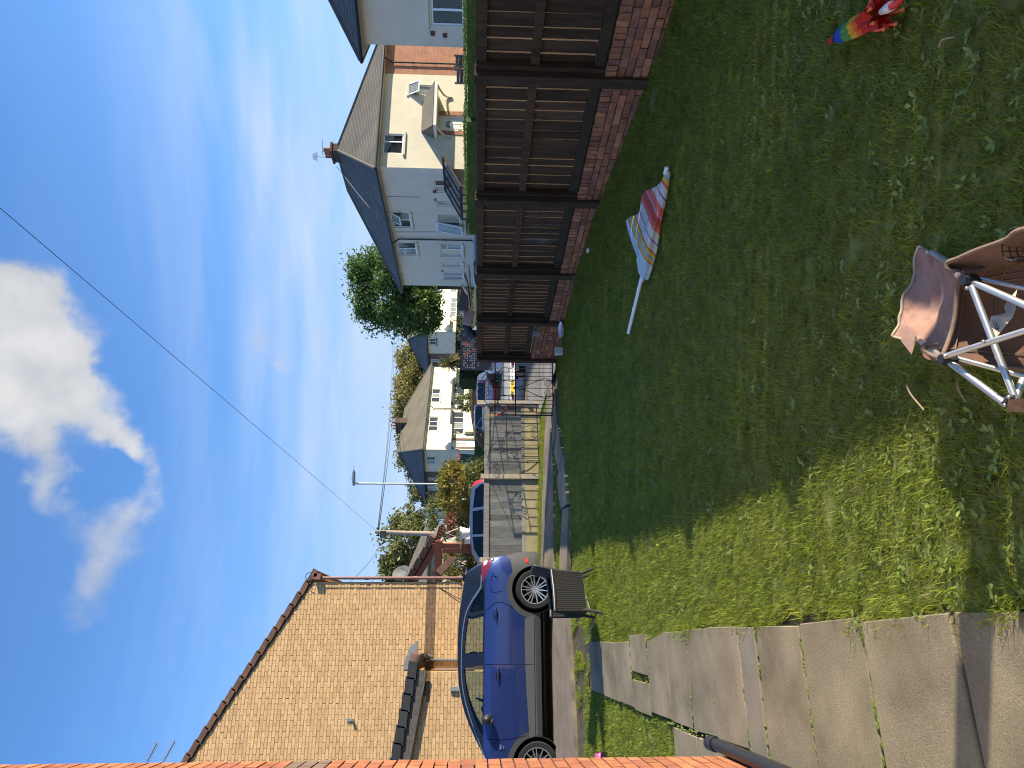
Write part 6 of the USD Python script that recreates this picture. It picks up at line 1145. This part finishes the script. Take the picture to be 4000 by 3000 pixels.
hedge('clipped_hedge', 'clipped green hedge above the dark fence in front of the grey house', [(12.4, ya), (12.4, yb)], .7, lambda a: hA(1817, 200, 12.4)[2], .1, 'leaf_hedge', 91, 3600, .035); hedge('clipped_hedge', 'clipped green hedge above the dark fence in front of the large cream house', [(12.4, yc), (12.4, yd)], .7, lambda a: hA(1820, 700, 12.4)[2], .1, 'leaf_hedge', 92, 3600, .035)
zg = hA(1826, 428, 12.4)[2]; yg = thing('garden_gate', (12.4, (yb + yc) / 2, .1), 'dark plank gate filling the gap between the two clipped hedges', 'gate')
for k in range(5): m = MB(); w_ = (yc - yb) / 5; m.box((12.4, yb + w_ * (k + .5), (zg + .1) / 2), (.03, abs(w_) - .008, zg - .1)); obj('board', m, 'fence_wood', parent=yg)
for z in (.5, 1.4): m = MB(); m.box((12.37, (yb + yc) / 2, z), (.03, abs(yc - yb), .09)); obj('rail', m, 'fence_wood', parent=yg)
for i, (V, Y0, Y1, D0_, D1_, lab) in enumerate(((1790, 1115, 1425, 58, 54, 'long dark hedge in front of the distant cream houses, beyond the loaded vehicle'), (1806, 1290, 1500, 50, 46, 'dark clipped hedge behind the black board and the silver pickup'))):
    a, b = P(V, Y0, D0_), P(V, Y1, D1_); hedge('dark_hedge', lab, [a[:2], b[:2]], 1.0, lambda q, z=a[2]: z, .2, 'leaf_dark', 95 + i, 320, .16)
a, b = P(1835, 1745, 47), P(1835, 1800, 44); hedge('low_hedge', 'low bright green hedge below the shaded flank of the bright cream pair', [a[:2], b[:2]], .8, lambda q: P(1856, 1760, 46)[2], .2, 'leaf_hedge', 98, 420, .1)
c = P(1832, 1575, 58); bush('climbing_shrub', 'green shrub with arching stems against the bay windows of the bright cream pair', c, (.8, .6, 1.2), 900, .2, 'leaf_mid', 99, clumps=26)

# ---------------------------------------------------------------- poles, lamps and wires
mt('pole_wood', (0.32, 0.25, 0.19), 0.9, 0.2, 6, bump=.4, stretch=(5, 5, .6)); mt('galv', (0.32, 0.33, 0.335), 0.45, 0.1, 9, metal=.4)
tp = P(1466, 2077, 45); bp = P(1760, 2091, 45); tpole = thing('telegraph_pole', (tp[0], tp[1], .4), 'pale wooden telegraph pole with a dark box near its top and wires', 'pole'); m = MB(); m.tube([(bp[0], bp[1], .2), tp * .6 + bp * .4, tp], [.17, .145, .12], 10); obj('pole', m, 'pole_wood', parent=tpole, smooth=40)
m = MB(); q = P(1497, 2088, 45); m.box(q, (.42, .42, .36)); obj('junction_box', m, 'black_plastic', parent=tpole); m = MB(); q = P(1479, 2079, 45); m.beam(q - r0 * .25, q + r0 * .3, .07, .07); 
for s in (-.2, .12, .26): m.ell(q + r0 * s + (0, 0, .08), (.05, .05, .08), 1)
obj('insulator_bracket', m, 'iron', parent=tpole); m = MB()
for k in range(5): q = P(1545 + k * 40, 2080, 45); m.tube([q - r0 * .2, q + r0 * .2], .012, 4)
obj('climbing_step', m, 'steel', parent=tpole)
def lamp(label, Vt, Y, D, gz, head, hw):
    t = P(Vt, Y, D); th = thing('street_lamp', (t[0], t[1], gz), label, 'street lamp', 'grey street lamps'); m = MB(); m.tube([(t[0], t[1], gz - .2), (t[0], t[1], gz + 1.2), (t[0], t[1], gz + 1.3), t], [.085, .085, .058, .05], 10); obj('column', m, 'galv', parent=th, smooth=40)
    m = MB(); o = np.array(t) + (0, 0, .06); d = head; m.tube([o - d * .12, o + d * .05, o + d * .55, o + d * .72], [.05, .085, .085, .03], 8); m.box(o + (0, 0, .10) + d * .3, (.07, .07, .08)); ln = obj('lantern', m, 'galv', parent=th, smooth=40); m = MB(); m.tube([o + d * .7, o + d * .95], .012, 5); obj('photocell_arm', m, 'galv', parent=ln)
lamp('tall grey street lamp standing behind the autumn bush and grey fence', 1386, 1889, 37, .4, r0, 1); lamp('small distant grey street lamp beside the far white building', 1604, 1987, 86, .8, -r0 * .6 + fh * .6, 1)
def wire(label, a, b, sag, r=.010):
    t = np.linspace(0, 1, 26)[:, None]; p = np.asarray(a) * (1 - t) + np.asarray(b) * t - np.array([0, 0, 1.]) * (4 * sag * t * (1 - t)); m = MB(); m.tube(p, r, 5); obj('overhead_wire', m, 'cable_black', label=label, cat='wire')
tw = P(1474, 2077, 45)
wire('single black wire crossing the open sky overhead to the telegraph pole', tw, P(-420, 455, 11), .05, .0075)
for k, (V, Y) in enumerate(((1531, 1330), (1540, 1290), (1549, 1330), (1556, 1255))): wire(['topmost of the wires running level from the telegraph pole towards the big tree', 'second wire down from the telegraph pole towards the big tree', 'third wire down from the telegraph pole towards the big tree', 'lowest of the wires running from the telegraph pole towards the big tree'][k], tw + (0, 0, -.03 * k), P(V, Y, 118), .35, .016)
for k, (V, Y, V1, Y1) in enumerate(((1380, 2212, 1300, 2300), (1480, 2240, 1470, 2290))): wire(['thin wire from the telegraph pole to the eaves of the buff brick house', 'lower thin wire from the telegraph pole towards the buff brick house'][k], tw + (0, 0, -.1), P((1300, 1430)[k], (2330, 2300)[k], 21), .55, .008)
for k, (V0, V1) in enumerate(((1551, 1640), (1563, 1645), (1575, 1655))): wire(['upper of the three faint far wires beyond the lamp posts', 'middle of the three faint far wires beyond the lamp posts', 'lowest of the three faint far wires beyond the lamp posts'][k], P(V0, 1700, 130), P(V1 - 40 + 0 * k, 2105, 60), .5, .014)

# ---------------------------------------------------------------- red timber pergola with a tiled roof, dish, pots
mt('red_timber', (0.20, 0.065, 0.04), .7, .15, 8, bump=.3, stretch=(4, 4, .6)); DP = 29.0
pg = thing('pergola', P(1750, 2140, DP) * [1, 1, 0], 'red stained timber pergola with a sloping roof edged in brown tiles', 'pergola')
X_ = lambda V, Y, D=DP: P(V, Y, D)
for (Y, nm, z1) in ((2131, 'post', 1690), (2150, 'post', 1729)):
    t = X_(z1, Y); m = MB(); m.box((t[0], t[1], (t[2] - .2) / 2), (.19, .19, t[2] + .2), rz=-yaw); obj('post', m, 'red_timber', parent=pg)
a, b = X_(1713, 2112), X_(1713, 2320); b[2] = a[2]; m = MB(); m.beam(a, b, .20, .30); obj('beam', m, 'red_timber', parent=pg)
ra, rb = X_(1692, 2096), X_(1586, 2275); sl_ = unit(rb - ra); Lr_ = np.linalg.norm(rb - ra) + 1.2; nr_ = unit(np.cross(sl_, fh)); nr_ = nr_ if nr_[2] > 0 else -nr_; bk_ = unit(np.cross(nr_, sl_)); bk_ = bk_ if bk_ @ fh > 0 else -bk_
m = MB(); m.frame(ra - nr_ * .30, sl_, bk_, nr_, (0, 0, -.11), (Lr_, .08, .11)); obj('rafter', m, 'red_timber', parent=pg)
for k in range(1, 6): m = MB(); m.frame(ra - nr_ * .26 + bk_ * (.55 * k), sl_, bk_, nr_, (0, 0, -.08), (Lr_, .07, .08)); obj('rafter', m, 'red_timber', parent=pg)
m = MB(); m.frame(ra - nr_ * .13, sl_, bk_, nr_, (.05, .05, 0), (Lr_, 3.2, .04)); rf = obj('roof', m, 'slate', parent=pg); tl_ = np.linalg.norm(rb - ra) / 4.25
for k in range(6): m = MB(); m.frame(ra + sl_ * (k * tl_), sl_, bk_, nr_, (.02, -.03, -.13), (tl_ * 1.05 - .06, .35, .10)); v = m.v[0]; s_ = (v - ra) @ sl_ - k * tl_; v += nr_ * ((tl_ - s_) * .05)[:, None]; obj('verge_tile', m, 'brown_tile', parent=rf)
m = MB(); m.box(X_(1745, 2205), (.95, .4, .28), R=np.array([[math.cos(.75), 0, math.sin(.75)], [0, 1, 0], [-math.sin(.75), 0, math.cos(.75)]])); obj('fallen_tile', m, 'brown_tile', parent=pg)
dc = P(1570, 2242, 28.5); sd_ = thing('satellite_dish', dc, 'grey satellite dish above the tiled slope of the pergola', 'satellite dish'); mm = trimesh.creation.revolve(np.array([(0, 0), (.12, .01), (.24, .045), (.34, .10), (.345, .095), (.24, .035), (.12, 0), (0, -.01)]), sections=28); dz = unit(-fh * .6 + r0 * .8 + (0, 0, .35)); dx = unit(np.cross((0, 0, 1), dz)); dy = np.cross(dz, dx); v = np.asarray(mm.vertices); mt('dish_grey', (.11, .11, .115), .6, .1, 5); obj('dish', (dc + v[:, :1] * dx + v[:, 1:2] * dy * 1.1 + v[:, 2:] * dz, mm.faces), 'dish_grey', parent=sd_, smooth=True); m = MB(); m.tube([dc, dc - dz * .2, dc - dz * .25 - (0, 0, .9)], .025, 6); m.tube([dc - dy * .3 + dz * .05, dc + dz * .38 - dy * .1], .014, 5); m.box(dc + dz * .4 - dy * .08, (.07, .07, .09)); obj('bracket', m, 'lead', parent=sd_)
mt('white_pot', (.72, .70, .68), .6, .05, 8)
for k, (V, Y, s, lab) in enumerate(((1818, 2082, 1.0, 'larger white hanging flower pot above the estate car roof'), (1830, 2106, .8, 'smaller white flower pot behind the larger hanging pot'))):
    q = P(V, Y, 28.2 + .6 * k); ht = thing('hanging_pot', q, lab, 'pot'); mm = trimesh.creation.revolve(np.array([(0, -.16), (.16, -.16), (.24, .16), (.26, .16), (.26, .20), (.22, .20), (.2, .1), (0, .1)]) * s, sections=20); obj('pot', (np.asarray(mm.vertices) + q, mm.faces), 'white_pot', parent=ht, smooth=40); m = MB()
    for a in (-.22, .22): m.tube([q + r0 * a * s + (0, 0, .2 * s), q + (0, 0, .75)], .012, 4)
    obj('hanger', m, 'white_pot', parent=ht); v, f, _ = leaves(q + (0, 0, .28), (.28, .28, .12), 160, .1, 300 + k, clumps=8, spread=.3); obj('foliage', (v, f), 'leaf_palm', parent=ht)
m = MB(); q = P(1742, 2088, 44.5); mt('dry_flowers', (.5, .42, .40), .9, .2, 20); v, f, _ = leaves(q, (.35, .3, .38), 500, .10, 320, clumps=14, spread=.3); obj('dried_flowers', (v, f), 'dry_flowers', label='pale dried flower head cluster hanging at the foot of the telegraph pole', cat='flowers')

# ---------------------------------------------------------------- vehicles beyond the fences
mt('tail_bright', (0.42, 0.02, 0.03), 0.2, 0.1, 40, spec=.5)
paint('steel_paint', (0.07, 0.11, 0.19), 0.5)
def simple_car(name, label, loc, heading, sc, paint_, glassm='dark_glass', kind='hatch', tall=False):
    if kind == 'hatch': tp_ = [(-2.0, .50), (-1.97, .66), (-1.85, .78), (-1.5, .90), (-1.1, .98), (-.95, 1.02), (-.25, 1.42), (0, 1.47), (.5, 1.49), (1.1, 1.46), (1.5, 1.40), (1.62, 1.30), (1.85, .95), (1.92, .80), (1.95, .5)]
    else: tp_ = [(-2.25, .52), (-2.2, .72), (-2.05, .88), (-1.6, 1.0), (-1.3, 1.08), (-.35, 1.55), (0, 1.62), (.6, 1.66), (1.4, 1.65), (1.95, 1.60), (2.1, 1.50), (2.25, 1.05), (2.3, .85), (2.32, .5)]
    tp_ = [(x, z) for x, z in tp_]; H_ = max(z for _, z in tp_); wd_ = [(.2, .93), (.45, .99), (.8, 1.0), (.95, .985), (H_ * .70, .93), (H_ * .85, .80), (H_, .68)]; b_ = Body(tp_, wd_, tp_[0][0], tp_[-1][0], .86, zb=.22); bl = .98 if kind == 'hatch' else 1.06
    if kind == 'hatch': gl = [[(-.80, bl), (-.18, 1.36), (.22, 1.40), (.22, bl)], [(.30, bl), (.30, 1.40), (1.0, 1.37), (1.25, 1.28), (1.40, bl)]]; ax_ = (-1.2, 1.25); cab = (-.9, 1.75); eg = [('windscreen', [(-.64, bl + .02), (.64, bl + .02), (.52, 1.40), (-.52, 1.40)], -1.2, -.15, glassm), ('rear_window', [(-.55, bl + .05), (.55, bl + .05), (.48, 1.33), (-.48, 1.33)], 1.45, 2.0, glassm)]
    else: gl = [[(-1.0, bl), (-.28, 1.48), (.12, 1.53), (.12, bl)], [(.20, bl), (.20, 1.53), (1.02, 1.54), (1.08, bl)], [(1.17, bl), (1.14, 1.53), (1.8, 1.46), (1.98, 1.25), (2.0, bl)]]; ax_ = (-1.4, 1.35); cab = (-1.2, 2.1); eg = [('windscreen', [(-.66, bl + .02), (.66, bl + .02), (.55, 1.5), (-.55, 1.5)], -1.5, -.2, glassm), ('rear_window', [(-.6, bl + .05), (.6, bl + .05), (.52, 1.46), (-.52, 1.46)], 1.95, 2.4, glassm)]
    lo_ = unary_union([sbox(-2.5, .2, 2.5, .34)]); tl = sbox(tp_[-1][0] - .28, bl - .30, 3, bl - .02) if not tall else Polygon([(2.12, .75), (3, .75), (3, 1.8), (1.86, 1.8), (1.92, 1.55), (2.03, 1.3)]); hl = Polygon([(tp_[0][0] - .1, .62), (tp_[0][0] + .55, .74), (tp_[0][0] + .62, .86), (tp_[0][0] - .1, .74)])
    sp_ = dict(belt=bl, cab=cab, axles=ax_, r=.31, well=.37, side_glass=gl, glass=[glassm] * 3, end_glass=eg, regions=[('bumper', lo_, 'cladding'), ('headlight', hl, 'lamp_clear'), ('taillight', tl, 'tail_bright' if tall else 'tail_red')], paint=paint_, spokes=7, seams=[[(.25, bl - .02), (.25, .4)], [(-.85, bl - .02), (-.85, .5)]])
    th, T_, pt_ = make_car(name, label, 'car', None, loc, heading, b_, sp_); return th, T_
rc = P(1900, 1850, 25); simple_car('estate_car', 'blue grey estate car with tall red tail lights parked behind the grey fence', (3.35, 25.9, .24), 0.0, 1, 'steel_paint', kind='mpv', tall=True)
q = P(1935, 1530, 37) + fh * 1.8; simple_car('red_hatchback', 'red hatchback with a silver headlight seen through the bars of the iron gate', (q[0], q[1], .28), math.radians(58), 1, 'red_paint')
q = P(1870, 1632, 39) + fh * 2; simple_car('navy_car', 'dark navy car parked in front of the bright cream pair', (q[0], q[1], .42), math.radians(70), 1, 'navy_paint')
q = P(1850, 1415, 28); sv, Ts = simple_car('silver_car', 'silver car parked beyond the iron gate beside the black board', (q[0] + 1.0, q[1] + .8, .30), math.radians(60), 1, 'silver_paint', kind='mpv')
q = P(1845, 1105, 24.2); gv, Tg = simple_car('green_car', 'dark green car just behind the dark fence with boards stacked on its roof', (q[0] + .75, q[1] + .3, .22), math.radians(-90), 1, 'green_paint', kind='mpv')
# load on its roof and the pile behind it
mt('board_grey', (.09, .085, .085), .85, .2, 9); mt('board_tan', (.30, .22, .15), .9, .3, 6, stretch=(1, 8, 8)); mt('chest_dark', (.055, .056, .062), .7, .15, 8); mt('chest_light', (.28, .25, .25), .75, .1, 8)
def lie(name, V0, Y0, V1, Y1, D0_, D1_, w, h, mat, label, cat='board'):
    a, b = P(V0, Y0, D0_), P(V1, Y1, D1_); m = MB(); m.beam(a, b, w, h); return obj(name, m, mat, label=label, cat=cat)
lie('plank', 1832, 1045, 1843, 1200, 23.4, 24.6, .35, .03, 'board_tan', 'long pale plank lying along the roof of the green car, lowest of the load'); lie('plank', 1826, 1110, 1838, 1205, 24.0, 24.8, .42, .035, 'board_tan', 'tan board above the long plank on the roof of the green car'); lie('panel_board', 1825, 1095, 1815, 1075, 23.6, 23.6, .7, .05, 'board_grey', 'short grey board tilted up on the load nearest the cream house')
for k in range(4): lie('slat', 1806 + 3 * k, 1115 + 4 * k, 1820 + 2 * k, 1140 + 2 * k, 24.0, 24.3, .09, .04, 'soffit' if k % 2 else 'board_tan', ['topmost slat of the small slanting bundle on the loaded roof', 'second slat down of the small slanting bundle on the loaded roof', 'third slat down of the small slanting bundle on the loaded roof', 'lowest slat of the small slanting bundle on the loaded roof'][k])
def chest(label, V0, V1, Y0, Y1, D, mat, tilt, dep=.5):
    q = P((V0 + V1) / 2, (Y0 + Y1) / 2, D); th = thing('storage_chest', q, label, 'chest'); w, h = S(Y1 - Y0, D), S(V1 - V0, D); R_ = np.stack([r0 * math.cos(tilt) + up * math.sin(tilt), fh, -r0 * math.sin(tilt) + up * math.cos(tilt)], 1); m = MB(); m.box(q, (w, dep, h * .82), R=R_); obj('body', m, mat, parent=th); m = MB(); m.box(q + R_[:, 2] * h * .45, (w * 1.04, dep * 1.06, h * .10), R=R_); obj('lid', m, mat, parent=th)
chest('dark grey storage chest tilted on top of the load behind the dark fence', 1795, 1836, 1138, 1215, 24.8, 'chest_dark', -.22); chest('lighter grey storage chest beside the dark one on the load', 1812, 1850, 1212, 1270, 25.4, 'chest_light', -.30)
m = MB(); q0, q1 = P(1790, 1150, 25.0), P(1808, 1240, 25.6); Rg = cloth((q0, q1, q1 + np.array([0, .3, -.25]), q0 + np.array([0, .3, -.2])), 14, 8, wr=.05, seed=4); obj('white_sheet', grid(Rg), 'soffit', smooth=True, label='crumpled white sheet tucked behind the dark grey storage chest', cat='sheet')
m = MB(); m.tube(catmull([P(1812, 1268, 25.8), P(1826, 1280, 25.8), P(1838, 1300, 25.8), P(1852, 1320, 25.8)], 6), [.13] * 12 + [.16] * 13, 8); obj('black_bag', m, 'black_plastic', smooth=True, label='limp black bag draped over the load next to the light grey chest', cat='bag')
m = MB(); m.tube([P(1803, 1340, 26.0), P(1838, 1344, 26.0)], [.065, .075], 8); mt('orange_plastic', (.50, .19, .10), .6, .1, 9); obj('orange_tube', m, 'orange_plastic', smooth=40, label='short orange tube standing upright on the load', cat='tube')
sh = thing('garden_tool', P(1830, 1370, 26.2), 'orange handled garden shears sticking up above the dark fence', 'tool'); m = MB(); m.tube([P(1811, 1392, 26.2), P(1836, 1360, 26.2)], .03, 6); m.tube([P(1813, 1394, 26.2), P(1843, 1372, 26.2)], .026, 6); obj('handle', m, 'orange_plastic', parent=sh); m = MB(); m.tube([P(1836, 1360, 26.2), P(1843, 1354, 26.2), P(1846, 1372, 26.2), P(1838, 1370, 26.2)], .026, 6); obj('grip', m, 'orange_plastic', parent=sh)
bb = thing('black_board', P(1850, 1400, 18.6), 'upright black board with rows of small white print behind the dark fence end', 'board'); o = P(1812, 1290, 26.6); ex = P(1812, 1446, 27.2) - o; Lb = np.linalg.norm(ex); ex = unit(ex * [1, 1, 0]); nb = np.array([ex[1], -ex[0], 0]); nb = nb if nb @ fh < 0 else -nb
m = MB(); m.frame(o, ex, nb, up, (0, -.05, -1.6), (Lb, 0, .12)); obj('panel', m, 'chest_dark', parent=bb); m = MB(); r_ = np.random.default_rng(9)
for row in range(9):
    for k in range(16):
        if r_.random() < .62: u = .05 + k * Lb / 17; m.frame(o, ex, nb, up, (u, 0, -.02 - row * .068), (u + r_.uniform(.03, .065), .004, .008 - row * .068))
obj('print', m, 'soffit', parent=bb)
# low galvanised trailer with its rear beam and plate
tr = thing('trailer', P(2000, 1490, 20.5), 'low galvanised trailer with a yellow number plate seen through the iron gate', 'trailer'); a, b = P(1990, 1408, 20.8), P(1994, 1566, 20.3); b[2] = a[2]; e_ = unit(b - a); Lt = np.linalg.norm(b - a); nt = np.array([e_[1], -e_[0], 0]); nt = nt if nt @ fh < 0 else -nt
m = MB(); m.frame(a, e_, nt, up, (0, -2.6, -.02), (Lt, -.1, .04)); m.frame(a, e_, nt, up, (0, -2.6, .04), (.05, -.1, .16)); m.frame(a, e_, nt, up, (Lt - .05, -2.6, .04), (Lt, -.1, .16)); m.frame(a, e_, nt, up, (.05, -.14, .04), (Lt - .05, -.1, .15)); obj('bed', m, 'galv', parent=tr)
m = MB(); m.frame(a, e_, nt, up, (-.05, -.08, -.16), (Lt + .05, 0, -.02)); obj('light_board', m, 'white_plastic', parent=tr); m = MB(); m.frame(a, e_, nt, up, (Lt * .50, .001, -.135), (Lt * .50 + .46, .012, -.03)); mt('plate_yellow', (.75, .48, .02), .5, .05, 20); np_ = obj('number_plate', m, 'plate_yellow', parent=tr)
ex_ = e_ if np.cross(e_, up) @ nt > 0 else -e_
for txt, u in (('BF', Lt * .50 + .445), ('EU', Lt * .50 + .15)):
    t_ = meshkit.text_mesh(txt, .07, .002, bold=True); v = np.asarray(t_.vertices); m = MB(); m.add(a + e_ * (u if ex_ @ e_ < 0 else u - .1) + nt * .0135 + up * -.115 + v[:, :1] * [.9] * ex_ + v[:, 1:2] * up + v[:, 2:] * nt, t_.faces); obj('plate_letters', m, 'print_black', parent=np_)
for u in (.06, Lt - .16): m = MB(); m.frame(a, e_, nt, up, (u, .002, -.13), (u + .10, .02, -.05)); obj('trailer_lamp', m, 'tail_red', parent=tr)
for u in (-.14, Lt + .14):
    q = a + e_ * u - nt * 1.1; q[2] = .08 + .27; m = MB(); m.tube([q - e_ * .08, q + e_ * .08], .27, 24); w_ = obj('wheel', m, 'tyre', parent=tr, smooth=40); m = MB(); m.tube([q - e_ * .085, q + e_ * .085], .15, 16); obj('rim', m, 'galv', parent=w_, smooth=40); m = MB(); ang_ = np.linspace(.1, np.pi - .1, 12); m.add(*grid(np.stack([np.stack([q + nt * .33 * math.cos(t) + up * .33 * math.sin(t) + e_ * s for t in ang_]) for s in (-.11, .11)]))); obj('mudguard', m, 'black_plastic', parent=tr, smooth=True)
# yard furniture far off
q = P(1822, 1793, 46); wb = thing('wheelie_bin', q, 'green wheelie bin with a red lid against the shaded house wall', 'bin'); mt('bin_green', (.04, .12, .09), .5, .1, 9); m = MB(); v = BOXV * np.array([.58, .6, .95]); v[:, :2] *= np.where(v[:, 2:] > 0, 1, .78); m.add(v + q + (0, 0, -.08), BOXF); obj('body', m, 'bin_green', parent=wb); m = MB(); m.box(q + (0, 0, .44), (.62, .66, .09)); obj('lid', m, 'red_plastic', parent=wb)
q = P(1872, 1705, 40); m = MB(); tf = thing('brown_fence', q, 'brown timber fence panel in front of the door of the bright cream pair', 'fence'); wv = unit((P(1872, 1745, 40) - P(1872, 1665, 41)) * [1, 1, 0]); Lf = np.linalg.norm(P(1872, 1745, 40) - P(1872, 1665, 41)); o = P(1872, 1665, 41); mt('brown_board', (.14, .09, .055), .85, .25, 6, stretch=(4, 4, .6), orand=.15)
for k in range(8): m = MB(); m.frame(o * [1, 1, 0], wv, fh, up, (Lf * k / 8 + .005, 0, -.1), (Lf * (k + 1) / 8 - .005, .03, P(1856, 1700, 40.5)[2])); obj('board', m, 'brown_board', parent=tf)
a, b = P(1850, 1440, 50), P(1850, 1655, 52); m = MB(); bw = thing('brick_garden_wall', a * [1, 1, 0], 'low orange brick wall in front of the bright cream pair', 'wall'); wv = unit((b - a) * [1, 1, 0]); L = np.linalg.norm((b - a)[:2]); brickmat('brick_wall_far', (.36, .16, .08), (.30, .13, .07), (.25, .2, .15), math.atan2(wv[1], wv[0])); m.frame(a * [1, 1, 0], wv, fh, up, (0, 0, 0), (L, .22, P(1849, 1550, 51)[2])); obj('wall', m, 'brick_wall_far', parent=bw); m = MB(); m.frame(a * [1, 1, 0], wv, fh, up, (-.03, -.03, P(1849, 1550, 51)[2]), (L, .25, P(1849, 1550, 51)[2] + .08)); obj('coping', m, 'red_pot', parent=bw)
for k, (V0, Y0, Y1, lab) in enumerate(((1780, 214, 262, 'weathered grey fence panel between two posts beside the grey house'), (1784, 270, 326, 'weathered grey fence panel in front of the brick end of the cream house'))):
    a, b = P(V0, Y0, 31), P(V0, Y1, 31); th = thing('side_fence', a * [1, 1, 0], lab, 'fence', 'grey fence panels by the cream house'); e_ = unit((b - a) * [1, 1, 0]); L = np.linalg.norm((b - a)[:2])
    for r_ in range(9): m = MB(); m.frame((a[0], a[1], a[2] - r_ * .15), e_, fh, up, (.06, 0, -.14), (L - .06, .03, 0)); obj('board', m, 'grey_wood', parent=th)
    for u in (0, L - .05): m = MB(); m.frame((a[0], a[1], a[2]), e_, fh, up, (u, -.02, -1.6), (u + .06, .06, .08)); obj('post', m, 'concrete_post', parent=th)
# aerials of a roof hidden behind the near corner
for k, (V0, Y0, V1, Y1, lab) in enumerate(((579, 2968, 614, 2902, 'upper of the two stick television aerials beside the orange corner'), (642, 2968, 684, 2894, 'lower of the two stick television aerials beside the orange corner'))):
    a, b = P(V0, Y0, 15.6), P(V1, Y1, 15.2); th = thing('stick_aerial', a, lab, 'aerial'); d_ = unit(b - a); m = MB(); m.tube([a - d_ * .8, b], .012, 5); s_ = unit(np.cross(d_, fh))
    for j in range(10): q = a + (b - a) * j / 9; m.tube([q - s_ * .07, q + s_ * .07], .006, 4)
    for j in range(3): q = a - d_ * (.2 + .2 * j); m.tube([q - s_ * .07, q + s_ * .07], .006, 4)
    obj('boom', m, 'lead', parent=th); m = MB(); q = a - d_ * .7; m.tube([q, (q[0], q[1] + 2.2, 7.4)], .02, 5); obj('mast', m, 'lead', parent=th)
